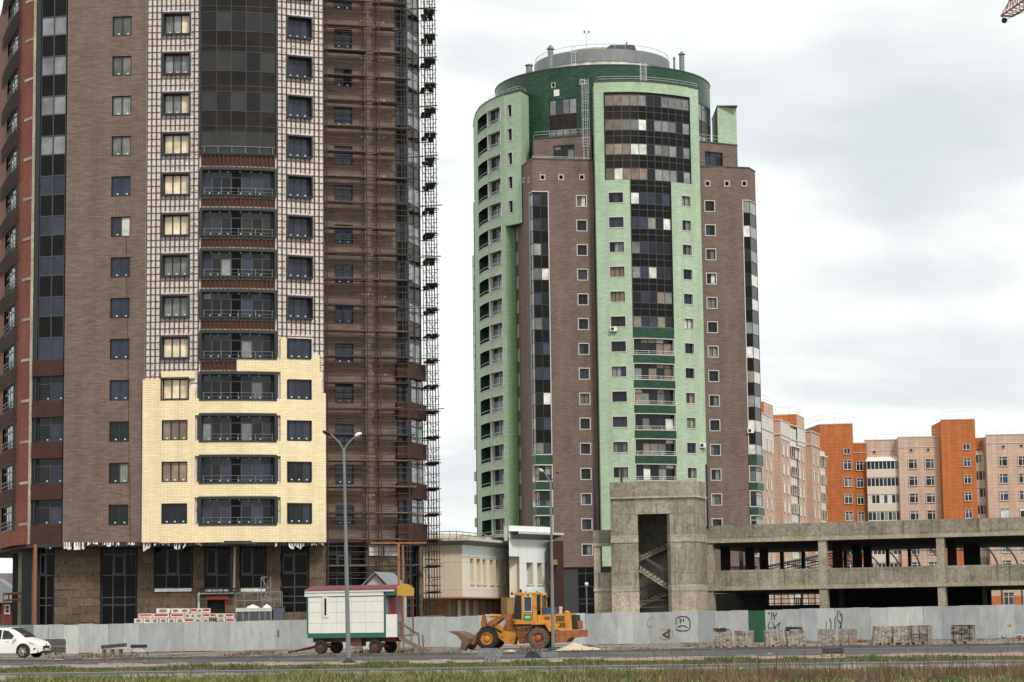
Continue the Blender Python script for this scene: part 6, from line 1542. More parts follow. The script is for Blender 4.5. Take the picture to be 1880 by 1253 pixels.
# ---- dacha roof behind the trailer
c_ = at(697,1120,160); SH = thing('garden_shed', 'small shed with a steep blue grey metal gable roof behind the white trailer', 'shed', (c_.x, c_.y, 0))
def q_(px, py, d): v = at(px, py, d); return v
rp, rl_, rr_ = q_(689,1052,159), q_(659,1081,159), q_(719,1082,159); back = Vector((1.05, 4.2, 0))
mb = MB(); wl, wr = rl_+Vector((.25,.2,0)), rr_+Vector((-.25,.2,0))
mb.face([(wl.x,wl.y,.1),(wr.x,wr.y,.1),(wr.x,wr.y,wr.z),(rp.x,wr.y,rp.z-.12),(wl.x,wl.y,wl.z)]); mb.face([(wr.x,wr.y,.1),(wr.x+back.x,wr.y+back.y,.1),(wr.x+back.x,wr.y+back.y,wr.z),(wr.x,wr.y,wr.z)]); mb.face([(wl.x+back.x,wl.y+back.y,.1),(wl.x,wl.y,.1),(wl.x,wl.y,wl.z),(wl.x+back.x,wl.y+back.y,wl.z)])
part('shed_wall', mb, mat('pale_corrugated_wall', (.45,.45,.43), .6, var=.1), SH)
for k in range(16):
    x = wl.x+(wr.x-wl.x)*(k+.5)/16; zz_t = wl.z+(rp.z-wl.z)*(1-abs((x-rp.x)/((wr.x-wl.x)/2)))-.1; mb = MB(); mb.box(x-.03, x+.03, wl.y-.05, wl.y-.004, wl.z-1.2, zz_t); part('cladding_rib', mb, M['trimw'], SH)
e = Vector((0,0,.07))
for (a, b, nm) in ((rl_, rp, 'roof_slope'), (rp, rr_, 'roof_slope')):
    mb = MB(); A = [a, b, b+back, a+back]; A = [v-Vector((0,.25,0)) for v in A]; mb.hexa([tuple(v) for v in A] if nm else [], [tuple(v+e) for v in A]); part('roof_slope', mb, M['roofg'], SH)
# ================================================================ SHEET METAL FENCE
rng = random.Random(51)
FE = Facade([pxy(-80,167.2,1180), pxy(66,167.0,1180), pxy(300,165.0,1180), pxy(640,161.3,1180), pxy(900,158,1180), pxy(1300,151.2,1180), pxy(1880,143.2,1180), pxy(1990,141.8,1180)])
c_ = FE.P(FE.L/2, 0); FN = thing('site_fence', 'long grey corrugated sheet metal fence running across the whole building site', 'fence', (c_.x, c_.y, 0))
tones = [(.45,.47,.475),(.42,.44,.45),(.48,.50,.50),(.39,.41,.425),(.52,.54,.53)]
FM = [mat('fence_sheet', c, .55, .15, var=.14, scale=2.2, stretch=(1,1,.5), rnd=.07, stain=((.24,.20,.165), .63, .14, 2.4, (1.5,1.5,.4))) for c in tones]
M['teal'] = mat('teal_fence_sheet', (.16,.22,.21), .6, .1, var=.25, scale=3, stretch=(4,4,.4))
M['gate'] = mat('green_gate_sheet', (.014,.105,.045), .6, 0, var=.30, scale=3, stretch=(4,4,.3), stain=((.01,.05,.025), .56, .06, 3, (5,5,.4)))
M['spray'] = mat('black_spray_paint', (.012,.014,.014), .6, var=.1); M['sprayo'] = mat('orange_spray_paint', (.50,.27,.06), .6, var=.1)
PW, FH = 1.13, 2.02
def sheet_mesh(seed):
    mb = MB(); r = random.Random(seed); n = 14; pts = []
    for i in range(n): x = PW*i/n; pts += [(x, 0), (x+PW/n*.55, 0), (x+PW/n*.62, -.022), (x+PW/n*.92, -.022)]
    pts.append((PW, 0))
    for (a, b) in zip(pts, pts[1:]):
        mb.face([(a[0],a[1],0),(b[0],b[1],0),(b[0],b[1],FH),(a[0],a[1],FH)]); 
    mb.face([(0,.015,0),(0,.015,FH),(PW,.015,FH),(PW,.015,0)]); return mb
sm = sheet_mesh(0); SH_ = [sm.mesh('sheet', m) for m in FM]; SHT = sm.mesh('sheet', M['teal']); SHG = sm.mesh('sheet', M['gate'])
ug0 = FE.hit(1374,1150)[0]; u = 0.0; k = 0; ut = FE.hit(66,1180)[0]
uoff = (ug0 % PW); u = uoff-PW
while u < FE.L-PW:
    um = max(.01, u); p = FE.P(um, 0); z = gz(p.x, p.y); px_teal = u+PW/2 < ut; gate = abs(u-ug0) < .3
    me = SHG if gate else SHT if px_teal else SH_[rng.choice((0,0,1,1,2,3,4))]
    o = bpy.data.objects.new('sheet', me); COL.objects.link(o); o.parent = FN
    dz = rng.uniform(-.03,.03) + (-.05 if gate else 0); o.location = p + Vector((0,-(.02 if k % 2 else 0)+rng.uniform(-.004,.004), z+dz+.04)) - WL[FN.name]; o.rotation_euler = (rng.gauss(0,.008), rng.gauss(0,.0035), FE.ang(um))
    if gate: o['label'] = 'green sheet used as a gate leaf'; ugate = u
    u += PW; k += 1
for q in range(0, k, 2):
    p = FE.P(min(FE.L-.1, max(.05, uoff+q*PW)), 0, -.1); mb = MB(); z = gz(p.x,p.y); mb.box(p.x-.03, p.x+.03, p.y, p.y+.06, z-.2, z+1.9); part('post', mb, M['rusty'], FN)
def stroke(pts, wd=.05, m='spray', name='graffiti'):
    mb = MB(); P = []
    for (x, y) in pts: P.append(FE.hit(x, y, .045))
    for (a, b) in zip(P, P[1:]):
        du, dz = b[0]-a[0], b[1]-a[1]; l = math.hypot(du, dz) or 1; nx, nz = -dz/l*wd/2, du/l*wd/2; ex, ez = du/l*wd*.3, dz/l*wd*.3
        q = [(a[0]-nx-ex,a[1]-nz-ez),(b[0]-nx+ex,b[1]-nz+ez),(b[0]+nx+ex,b[1]+nz+ez),(a[0]+nx-ex,a[1]+nz-ez)]
        lo = [tuple(FE.P(c[0],c[1],.043)) for c in q]; hi = [tuple(FE.P(c[0],c[1],.047)) for c in q]; mb.face(hi); mb.face(lo[::-1])
    part(name, mb, M[m], FN)
G1_ = lambda x, y: (1170+x/15.67, 1120+y/15.67)
G2_ = lambda x, y: (1360+x/9.4, 1110+y/9.4)
for pts, w_, m_ in (
  ([(450,195),(370,235),(300,310),(285,400),(310,475),(380,488),(470,478)], .045, 'sprayo'),
  ([(630,600),(700,565),(800,545),(950,560),(1010,610),(1030,700),(1015,790),(930,825),(760,835),(670,820),(640,780)], .04, 'sprayo'),
  ([(915,560),(915,815)], .08, 'spray'), ([(915,605),(820,660),(740,715),(820,765),(915,810)], .08, 'spray'),
  ([(860,680),(830,715),(870,740)], .09, 'sprayo'),
  ([(1120,240),(1110,420)], .05, 'spray'), ([(1150,225),(1230,195),(1330,190),(1440,215),(1490,260),(1520,370),(1515,520),(1470,585),(1380,605),(1230,605),(1160,585),(1115,550)], .06, 'spray'),
  ([(1220,265),(1245,320),(1245,375)], .05, 'spray'), ([(1275,265),(1250,330)], .05, 'spray'), ([(1325,260),(1330,350)], .06, 'spray'),
  ([(1160,505),(1230,465),(1310,455),(1380,470),(1435,515)], .06, 'spray')):
    stroke([G1_(*p) for p in pts], w_, m_)
for pts, w_ in (([(475,140),(482,160),(502,160)],.05), ([(530,135),(535,265)],.045), ([(560,140),(565,200),(600,195),(620,150)],.05), ([(575,215),(585,260)],.06),
  ([(510,300),(475,350),(480,400),(515,435)],.045), ([(550,300),(600,430)],.045), ([(525,405),(580,405),(675,315),(645,430)],.05),
  ([(1470,285),(1475,415)],.04), ([(1535,240),(1560,330),(1552,415)],.055), ([(1640,220),(1622,270),(1625,415)],.05), ([(1668,110),(1672,220)],.045), ([(1705,110),(1720,170),(1750,175)],.05), ([(1720,170),(1755,230),(1735,330),(1730,415)],.05), ([(1670,260),(1735,345),(1705,415)],.05)):
    stroke([G2_(*p) for p in pts], w_)
stroke([(1850,1149),(1855,1147),(1856,1150),(1851,1150)], .07, 'sprayo'); stroke([(510.5,1158),(510.5,1169)], .16, 'spray', 'dark_patch')

# ================================================================ WHITE SITE TRAILER
g0 = on_ground(648, 1200.5); TD = g0.y; TS = FOC/TD
YAW = R(-24); org = at(560.7+10, 1200.5, TD); ox = at(562, 1190, TD).x
TR = thing('site_trailer', 'white panelled site trailer on rubber wheels with a dark red roof and green trim', 'trailer', (ox, TD+1.0, g0.z), rz=YAW)
def tp(name, mb, m, parent=TR, **k):
    o = child(name, mb.mesh(name, m if isinstance(m, list) else [m], (0,0,0), k.get('smooth', False)), parent)
    if 'kind' in k: o['kind'] = k['kind']
    return o
LW, TW_ = 5.05, 2.1; zb, zt = .95, 3.52
M['tw'] = mat('trailer_white_panel', (.74,.75,.69), .6, var=.07, scale=2, stain=((.45,.43,.37), .68, .06, 1.2, (1,1,.5)))
M['tgreen'] = mat('trailer_green_paint', (.016,.125,.088), .5, var=.12); M['troof'] = mat('dark_red_roof_sheet', (.19,.045,.06), .55, var=.15); M['tyellow'] = mat('yellow_paint', (.48,.28,.03), .6, var=.15)
M['chas'] = mat('red_brown_chassis', (.14,.045,.035), .8, var=.3); M['tyre'] = mat('black_tyre', (.022,.022,.022), .85, var=.2, scale=8); M['maroon'] = mat('maroon_paint', (.22,.035,.035), .6)
mb = MB(); mb.box(.02, LW-.02, .02, TW_-.02, zb, zt); tp('body', mb, M['woodd'])
rr = random.Random(2); xs_ = [.05,.95,1.9,2.85,3.8,LW-.1]; zz0 = [zb+.22, 1.75, 2.35, 2.95, zt-.28]
for j in range(5):
    for i in range(4):
        mb = MB(); mb.box(xs_[j]+.008, xs_[j+1]-.008, -.02+rr.uniform(-.006,.004), .019, zz0[i]+.006, zz0[i+1]-.006); tp('wall_panel', mb, M['tw'])
mb = MB(); mb.box(-.0, LW, -.035, .018, zb-.05, zb+.2); tp('green_skirt', mb, M['tgreen'])
for x in (-.04, LW-.08): mb = MB(); mb.box(x, x+.10, -.04, .018, zb+.2, zt-.2); tp('green_corner_trim', mb, M['tgreen'])
mb = MB(); mb.box(-.12, LW+.62, -.12, TW_+.12, zt-.02, zt+.13); tp('upper_fascia', mb, M['white']); mb = MB(); mb.box(-.16, LW-.1, -.07, .02, zt-.24, zt-.03); tp('lower_fascia', mb, M['white'])
# arched roof of separate seamed sheets
def rooft(y): t = (y/TW_-.5)*2; return zt+.14+.24*(1-t*t)
L2 = LW+.75; ns = 8
for i in range(ns):
    mb = MB(); x0, x1 = -.15+i*(L2+.15)/ns, -.15+(i+1)*(L2+.15)/ns-.02; ys_ = [-.15+(TW_+.3)*k/8 for k in range(9)]
    for a, b in zip(ys_, ys_[1:]):
        za, zb_ = rooft(max(0,min(TW_,a))), rooft(max(0,min(TW_,b))); mb.hexa([(x0,a,za-.05),(x1,a,za-.05),(x1,b,zb_-.05),(x0,b,zb_-.05)], [(x0,a,za),(x1,a,za),(x1,b,zb_),(x0,b,zb_)])
    mb.box(x1-.01, x1+.03, -.14, -.1, zt+.1, zt+.2); tp('roof_sheet', mb, M['troof'])
# yellow arched end canopy
mb = MB(); pts = [(0.0,zt-.28)]+[(TW_*k/10, rooft(TW_*k/10)+.02) for k in range(11)]+[(TW_,zt-.28)]
for (xx, sgn) in ((L2+.02,1),(L2-.05,-1)):
    P = [(xx,y,z) for y, z in pts]; mb.face(P[::-1] if sgn > 0 else P)
for a, b in zip(pts, pts[1:]+pts[:1]): mb.face([(L2-.05,a[0],a[1]),(L2+.02,a[0],a[1]),(L2+.02,b[0],b[1]),(L2-.05,b[0],b[1])])
tp('yellow_end_canopy', mb, M['tyellow'])
mb = MB(); mb.box(LW, L2-.06, -.05, .02, zt-.25, zt-.03); tp('green_porch_fascia', mb, M['tgreen'])
# porch: floor, low side panel, posts, dark doorway
mb = MB(); mb.box(LW, L2, 0, TW_, zb, zb+.1); tp('porch_floor', mb, M['wood'])
mb = MB(); mb.box(LW+.03, L2-.02, -.02, .03, zb-.02, zb+1.25); tp('porch_side_panel', mb, M['tw'])
mb = MB(); mb.box(L2-.03, L2, .0, .55, zb+.0, zb+1.2); tp('porch_end_panel', mb, M['steel'])
for (x, y) in ((L2-.07,.0),(L2-.07,.62),(L2-.07,TW_-.07)): mb = MB(); mb.box(x, x+.06, y, y+.06, zb+.1, zt-.1); tp('porch_post', mb, M['maroon'])
mb = MB(); mb.box(LW-.015, LW+.03, .35, 1.2, zb+.1, zt-.35); tp('door', mb, M['maroon']); mb = MB(); mb.box(LW+.0, LW+.02, 0.02, .34, zb+.1, zt-.3); mb.box(LW+.0, LW+.02, 1.21, TW_-.02, zb+.1, zt-.3); o = tp('porch_wall', mb, M['steel'])
# narrow slot window
mb = MB(); x0 = 1.0; mb.box(x0, x0+.40, -.06, -.02, 2.08, 3.26); o = tp('window', mb, M['white']); mb = MB(); mb.box(x0+.14, x0+.26, -.07, -.061, 2.2, 3.17); child('pane', mb.mesh('pane', M['g_black']), o)
# running gear
def wheel(x, y, r_=.40, wd=.26):
    mb = MB(); mb.lathe([(r_*.55,-wd/2+.03),(r_*.93,-wd/2),(r_,-wd/2+.05),(r_,wd/2-.05),(r_*.93,wd/2),(r_*.55,wd/2-.03)], (0,0,0), 'y', 24); o = child('wheel', mb.mesh('wheel', [M['tyre']], smooth=True), TR, (x,y,r_))
    mb = MB(); mb.lathe([(0.0,-wd/2+.02),(.09,-wd/2+.02),(.10,-wd/2+.07),(.2,-wd/2+.09),(.23,-wd/2+.03),(r_*.57,-wd/2+.02)], (0,0,0), 'y', 18); child('rim', mb.mesh('rim', [M['chas']], smooth=True), o)
for x in (.82, 4.35):
    for y in (.12, TW_-.12): wheel(x, y)
    mb = MB(); mb.box(x-.07, x+.07, .2, TW_-.2, .33, .47); tp('axle', mb, M['chas'])
    mb = MB(); mb.box(x-.5, x+.5, .32, .42, .52, .62); mb.box(x-.35, x+.35, .3, .44, .45, .53); tp('leaf_spring', mb, M['chas'])
for y in (.45, TW_-.55): mb = MB(); mb.box(.1, LW+.4, y, y+.12, .66, .9); tp('chassis_rail', mb, M['chas'])
mb = MB(); mb.box(2.55, 3.4, .15, .75, .42, .92); tp('tool_box', mb, M['chas'])
mb = MB(); mb.tube((.5,.5,.5), (-1.7,1.1,.12), .05, 6); mb.tube((.5,1.6,.5), (-1.7,1.1,.12), .05, 6); mb.tube((-1.6,1.1,.14), (-1.9,1.1,.12), .06, 6); tp('drawbar', mb, M['chas'])
# wooden staircase at the end
p0 = on_ground(781, 1197); stx, sty = at(731, 1180, TD-1.4), None
SW = thing('wooden_steps', 'steep weathered wooden steps with handrails leading up to the white trailer porch', 'steps', (g0.x, TD, g0.z)) ; 
WL[SW.name] = Vector((0,0,0)); SW.location = (0,0,0)
Y0 = TD-1.2
A0, A1 = at(732, 1170, Y0), at(779, 1199, Y0); A1.z = gz(A1.x, Y0)+.03
SW.location = (A0.x, Y0, A1.z); WL[SW.name] = Vector((A0.x, Y0, A1.z))
for yy in (0, .85):
    mb = MB(); d = Vector((0,yy,0)); mb.hexa([tuple(A0+d+Vector((0,-.03,-.14))),tuple(A1+d+Vector((0,-.03,-.03))),tuple(A1+d+Vector((0,.03,-.03))),tuple(A0+d+Vector((0,.03,-.14)))],[tuple(A0+d+Vector((0,-.03,.1))),tuple(A1+d+Vector((.1,-.03,.16))),tuple(A1+d+Vector((.1,.03,.16))),tuple(A0+d+Vector((0,.03,.1)))]); part('stringer', mb, M['wood'], SW)
    t0, t1 = at(724, 1136, Y0), at(769 if yy else 766, 1166, Y0); mb = MB(); mb.tube(t0+d, t1+d, .035, 5); part('handrail', mb, M['wood'], SW)
    for t in (.12, .5, .8, .97): b = A0.lerp(A1, t); q = t0.lerp(t1, t+.05); mb = MB(); mb.tube(b+d, Vector((b.x-.06, b.y, q.z))+d, .035, 5); part('baluster', mb, M['wood'], SW)
for t in range(7): b = A0.lerp(A1, (t+.5)/7); mb = MB(); mb.box(b.x-.13, b.x+.13, Y0+.02, Y0+.84, b.z+.02, b.z+.06); part('tread', mb, M['wood'], SW)
def pole(px, y0, y1, d, r_, m, name, label, cat, lean=0.0):
    p = at(px, y1, d); q = at(px, y0, d); z = gz(p.x, d); T = thing(name, label, cat, (p.x, d, z)); mb = MB(); mb.tube((p.x, d, z-.05), (p.x+lean, d, q.z), r_, 8); part('shaft', mb, m, T); return T
M['orangeprop'] = mat('orange_rust_prop', (.30,.13,.055), .75, var=.3, scale=5)
pole(732.5, 999, 1128, 144.5, .075, M['orangeprop'], 'steel_prop', 'thick orange rusty steel prop standing just behind the trailer steps, the left one', 'prop')
pole(741, 1001, 1199, 141.2, .05, M['orangeprop'], 'steel_prop', 'thin orange rusty steel prop planted in front of the trailer steps, the right one', 'prop')
CB = thing('cross_beam', 'pale plank resting across the tops of the orange props', 'plank', tuple(at(735,999,144))); a, b = at(680,998,143.5), at(783,997.5,143.5); mb = MB(); mb.tube(a, b, .05, 6); part('plank_body', mb, M['orangeprop'], CB)

# ================================================================ WHEEL LOADER
g1_ = on_ground(921, 1192.3); LS = FOC/g1_.y
LD = thing('wheel_loader', 'muddy orange wheel loader with its rusty bucket lowered, parked by the fence', 'loader', (g1_.x, g1_.y, g1_.z))
M['lo'] = mat('worn_orange_paint', (.56,.235,.030), .6, var=.25, scale=2.2, stain=((.10,.055,.03), .58, .10, 2.4, (1,1,1)))
M['lod'] = mat('dirty_orange_paint', (.30,.105,.035), .8, var=.35, scale=3, stain=((.07,.045,.03), .52, .12, 2.6, (1,1,1)))
M['buck'] = mat('rusty_bucket', (.150,.088,.062), .85, var=.35, scale=2.5, stain=((.26,.20,.15), .60, .1, 2, (1,1,1)))
M['mudtyre'] = mat('muddy_tyre', (.10,.085,.072), .95, var=.35, scale=5); M['plate'] = mat('green_plate', (.02,.21,.10), .5, var=.03); M['plt'] = mat('plate_lettering', (.70,.72,.35), .5, var=.02)
fx = lambda c: (780+c/5.875-921)/LS; fz = lambda c: (1192.3-(1050+c/5.875))/LS
def lp(name, mb, m, parent=LD, smooth=False, label=None):
    o = child(name, mb.mesh(name, m if isinstance(m, list) else [m], (0,0,0), smooth), parent)
    if label: o['label'] = label
    return o
def poly(cs): return [(fx(x), fz(y)) for x, y in cs][::-1]
def slabp(name, cs, y0, y1, m, parent=LD):
    pts = [(fx(x), fz(y)) for x, y in cs]; a = sum(p[0]*q[1]-q[0]*p[1] for p, q in zip(pts, pts[1:]+pts[:1]))
    if a < 0: pts = pts[::-1]
    mb = MB(); mb.extrude_y(pts, y0, y1); return lp(name, mb, m, parent)
HW_ = 1.25
def lwheel(cx_, cz_, y, r_, mt, rm):
    n = 40; mb = MB(); wd = .5
    mb.lathe([(r_*.56,-wd/2+.04),(r_*.80,-wd/2),(r_*.93,-wd/2+.03),(r_*.95,-wd/2+.06),(r_*.95,wd/2-.06),(r_*.93,wd/2-.03),(r_*.80,wd/2),(r_*.56,wd/2-.04)], (0,0,0), 'y', 32)
    o = child('wheel', mb.mesh('wheel', [mt], smooth=True), LD, (cx_, y, cz_))
    lg = MB()
    for k in range(20):      # tread lugs
        for s, ph in ((-1,0),(1,.5)):
            a = 2*math.pi*(k+ph)/20; da = .085
            ca, sa = math.cos(a), math.sin(a); ca2, sa2 = math.cos(a+.16), math.sin(a+.16)
            y0, y1 = (-wd/2-.005, -.02) if s < 0 else (.02, wd/2+.005)
            q = []
            for (rr_, yy, aa) in ((r_*.93,y0,a-da),(r_*.93,y1,a-da+.13*s*-1),(r_*.93,y1,a+da+.13*s*-1),(r_*.93,y0,a+da)): q.append((rr_*math.cos(aa), yy, rr_*math.sin(aa)))
            t = [(v[0]*1.075, v[1], v[2]*1.075) for v in q]; lg.hexa(q, t)
    child('tread_lugs', lg.mesh('tread_lugs', [mt]), o)['kind'] = 'stuff'
    rb = MB(); R_ = r_*.57
    rb.lathe([(R_,-wd/2+.03),(R_*.94,-wd/2+.02),(R_*.88,-wd/2+.14),(R_*.55,-wd/2+.17),(R_*.45,-wd/2+.02),(R_*.25,-wd/2-.01),(0.0,-wd/2-.015)], (0,0,0), 'y', 24); ro = child('rim', rb.mesh('rim', [rm], smooth=True), o)
rw = (fz(607)-fz(835))/2
for y in (-HW_+.25, HW_-.25):
    lwheel(fx(714), rw, y, rw, M['tyre'], M['lo'])
    lwheel(fx(1272), rw, y, rw, M['mudtyre'], M['lod'])
# rear frame, hood, counterweight
slabp('rear_frame', [(1000,545),(1440,575),(1440,690),(1380,640),(1190,600),(1150,770),(1040,780),(1000,640)], -.45, .45, M['lod'])
slabp('engine_hood', [(1255,478),(1615,470),(1625,638),(1430,640),(1370,575),(1255,570)], -.85, .85, M['lo'])
slabp('counterweight', [(1440,648),(1738,640),(1738,712),(1600,722),(1560,770),(1445,775)], -.95, .95, M['lod'])
slabp('rear_mudguard', [(1185,560),(1370,560),(1415,640),(1395,660),(1350,580),(1200,580)], -1.2, -.8, M['lo'])
slabp('rear_mudguard', [(1185,560),(1370,560),(1415,640),(1395,660),(1350,580),(1200,580)], .8, 1.2, M['lo'])
slabp('radiator_grille', [(1620,482),(1662,482),(1675,635),(1626,636)], -.75, .75, M['tyre'])
slabp('tail_bracket', [(1676,545),(1697,545),(1697,628),(1676,630)], -.6, .6, M['lod'])
for i in range(6):
    for (ya, yb) in ((490,552),(565,615)):
        mb = MB(); x = fx(1455+i*16+(8 if ya > 500 else 0)); mb.box(x, x+.055, -.865, -.852, fz(yb), fz(ya)); lp('hood_louvre', mb, M['dark'])
mb = MB(); mb.box(fx(1440), fx(1555), -.87, -.853, fz(560), fz(552)); lp('hood_trim', mb, M['tyellow'])
slabp('side_panel', [(1420,640),(1470,570),(1500,575),(1450,640)], -.88, -.855, M['tyellow'])
mb = MB(); mb.lathe([(.17,0),(.19,.03),(.19,.12),(.0,.2)], (fx(1555),-.3,fz(470)), 'z', 16); lp('air_intake', mb, M['lo'], smooth=True)
mb = MB(); mb.lathe([(.11,0),(.11,.32),(.12,.34),(.12,.45),(0.0,.45)], (fx(1482),-.2,fz(472)), 'z', 12); lp('exhaust', mb, M['trimw'], smooth=True)
mb = MB(); mb.box(fx(1310), fx(1425), -.5, .3, fz(478), fz(400)); lp('blue_canister', mb, mat('blue_drum', (.03,.07,.14), .5))
# cab
mb = MB(); cabp = [(1000,258),(1300,258),(1300,262)]
slabp('cab_roof', [(1003,262),(1010,238),(1290,240),(1305,262)], -.88, .88, M['lo'])
slabp('cab_base', [(985,520),(1250,540),(1250,575),(1000,572)], -.85, .85, M['lo'])
slabp('cab_interior', [(1022,285),(1290,285),(1290,535),(1010,525)], -.55, .7, M['g_black'])
for y in (-.84, .78):
    slabp('cab_pillar', [(1082,262),(1108,262),(1108,540),(1082,535)], y, y+.07, M['lo'])
    slabp('cab_pillar', [(1196,262),(1246,262),(1250,540),(1205,540)], y, y+.07, M['lo'])
    slabp('cab_pillar', [(1016,262),(1028,262),(1004,520),(990,518)], y, y+.06, M['tyre'])
    slabp('cab_pillar', [(1290,262),(1302,262),(1302,480),(1290,480)], y, y+.06, M['lo'])
    slabp('cab_door_panel', [(1108,445),(1196,445),(1205,540),(1108,540)], y, y+.05, M['lo'])
    slabp('cab_window', [(1112,285),(1192,285),(1192,440),(1112,440)], y+.005, y+.03, M['g_blue'])
    slabp('windscreen_side', [(1028,270),(1080,270),(1080,530),(1006,515)], y+.01, y+.03, M['g_dark'])
    slabp('rear_side_window', [(1250,270),(1290,270),(1290,430),(1250,430)], y+.01, y+.03, M['g_dark'])
wf = MB(); 
for cs in ([(1106,278),(1198,278),(1198,288),(1106,288)],[(1106,436),(1198,436),(1198,446),(1106,446)],[(1106,288),(1114,288),(1114,436),(1106,436)],[(1190,288),(1198,288),(1198,436),(1190,436)]):
    pts = [(fx(x), fz(y)) for x, y in cs][::-1]; wf.extrude_y(pts, -.875, -.845)
lp('window_seal', wf, M['trimw'])
o = slabp('door_plate', [(1102,468),(1195,468),(1195,535),(1102,535)], -.875, -.842, M['plate'])
for (x0, x1, y) in ((1115,1182,490),(1122,1175,505),(1128,1180,500)):
    mb = MB(); mb.box(fx(x0), fx(x1), -.882, -.876, fz(y+5), fz(y)); child('lettering', mb.mesh('lettering', M['plt']), o)
SEG = {'5': ((1,1,0,1),(0,1,0,.5),(0,.5,1,.5),(1,.5,1,0),(1,0,0,0)), '0': ((0,0,1,0),(1,0,1,1),(1,1,0,1),(0,1,0,0)), 'L': ((0,1,0,0),(0,0,1,0)), 'E': ((1,1,0,1),(0,1,0,0),(0,0,1,0),(0,.5,.8,.5))}
for (tx, x, y) in (('505', 1335, 525), ('LE', 985, 556)):
    mb = MB()
    for i, ch in enumerate(tx):
        for (a0,b0,a1,b1) in SEG[ch]:
            X0, X1 = fx(x)+i*.11+min(a0,a1)*.07, fx(x)+i*.11+max(a0,a1)*.07; Z0, Z1 = fz(y)+min(b0,b1)*.13, fz(y)+max(b0,b1)*.13
            mb.box(X0-.01, X1+.01, -.872, -.851, Z0-.01, Z1+.01)
    lp('lettering', mb, M['dark'])
mb = MB(); mb.lathe([(.06,0),(.07,.12),(.05,.2),(0,.22)], (fx(1057),-.3,fz(240)), 'z', 10); lp('beacon', mb, M['dark'])
mb = MB(); mb.tube((fx(1000),-.8,fz(262)), (fx(985),-1.0,fz(245)), .02, 5); mb.box(fx(977), fx(994), -1.1, -.9, fz(262), fz(236)); lp('mirror', mb, M['dark'])
for x in (1040,1120,1240): mb = MB(); mb.box(fx(x), fx(x)+.1, -.86, -.76, fz(238), fz(228)); lp('work_lamp', mb, M['lod'])
mb = MB(); 
for s in (0, .3): mb.tube((fx(1060)+s*.9,-.95,fz(600)), (fx(1060)+s*.9,-.95,fz(775)), .03, 5)
for k in range(4): mb.box(fx(1060)-.02, fx(1060)+.32, -1.05, -.9, fz(625+k*40)-.02, fz(625+k*40)+.01)
lp('cab_steps', mb, M['lod'])
mb = MB(); mb.tube((fx(1190),-.9,fz(570)), (fx(1150),-.95,fz(660)), .025, 5); mb.tube((fx(1150),-.95,fz(660)), (fx(1060),-.95,fz(675)), .025, 5); mb.tube((fx(1015),-.9,fz(610)), (fx(1170),-.9,fz(600)), .02, 5); lp('grab_rail', mb, M['steel'])
# front frame, mast, arms, bucket
slabp('front_frame', [(870,590),(990,620),(1005,700),(980,790),(900,780),(820,720),(700,640),(760,580)], -.42, .42, M['lo'])
for y in (-.5, .36):
    slabp('mast_plate', [(880,465),(975,460),(985,600),(975,640),(870,620),(890,560)], y, y+.14, M['lod'])
    slabp('lift_arm', [(880,470),(870,500),(760,590),(650,640),(610,720),(550,790),(520,780),(560,690),(620,620),(720,540),(840,478)], y-.12, y+.04, M['lod'])
slabp('front_mudguard', [(640,612),(720,585),(800,610),(870,650),(862,665),(790,630),(720,605),(650,625)], -1.15, -.75, M['dark'])
slabp('front_mudguard', [(640,612),(720,585),(800,610),(870,650),(862,665),(790,630),(720,605),(650,625)], .75, 1.15, M['dark'])
slabp('bell_crank', [(625,470),(655,462),(668,540),(650,600),(612,630),(608,560)], -.12, .12, M['lod'])
mb = MB(); mb.tube((fx(700),-.0,fz(478)), (fx(825),0,fz(485)), .105, 12); o = lp('tilt_cylinder', mb, M['lo'], smooth=True); mb = MB(); mb.tube((fx(645),0,fz(472)), (fx(700),0,fz(478)), .05, 8); mb.tube((fx(825),0,fz(485)), (fx(900),0,fz(490)), .07, 8); child('piston_rod', mb.mesh('piston_rod', M['rail']), o)
for y in (-.3, .3): mb = MB(); mb.tube((fx(930),y,fz(640)), (fx(740),y,fz(610)), .07, 8); lp('lift_cylinder', mb, M['dark'])
mb = MB(); mb.tube((fx(612),.0,fz(625)), (fx(520),0,fz(700)), .05, 6); lp('tilt_link', mb, M['lod'])
# bucket: curved shell open towards the left
prof = [(fx(300),fz(640)), (fx(360),fz(640)+.02), (fx(450),fz(665)), (fx(505),fz(720)), (fx(515),fz(775)), (fx(480),fz(830)), (fx(400),fz(862)), (fx(340),fz(868))]
inn = [(x+.05*(1 if i < 1 else .6) - (.05 if 1 < i < 6 else 0), z-(.04 if i < 3 else 0)+(.05 if i > 4 else 0)) for i, (x, z) in enumerate(prof)]
mb = MB(); W0, W1 = -1.35, 1.35
for (a, b) in zip(prof, prof[1:]): mb.face([(a[0],W0,a[1]),(a[0],W1,a[1]),(b[0],W1,b[1]),(b[0],W0,b[1])])
for (a, b) in zip(inn, inn[1:]): mb.face([(b[0],W0,b[1]),(b[0],W1,b[1]),(a[0],W1,a[1]),(a[0],W0,a[1])])
for e_ in (0, -1): a, b = prof[e_], inn[e_]; mb.face([(a[0],W0,a[1]),(b[0],W0,b[1]),(b[0],W1,b[1]),(a[0],W1,a[1])])
o = lp('bucket', mb, M['buck'])
side_ = [(fx(300),fz(640)),(fx(400),fz(688)),(fx(445),fz(750)),(fx(430),fz(815)),(fx(345),fz(866)),(fx(400),fz(862)),(fx(480),fz(830)),(fx(515),fz(775)),(fx(505),fz(720)),(fx(450),fz(665)),(fx(360),fz(636))]
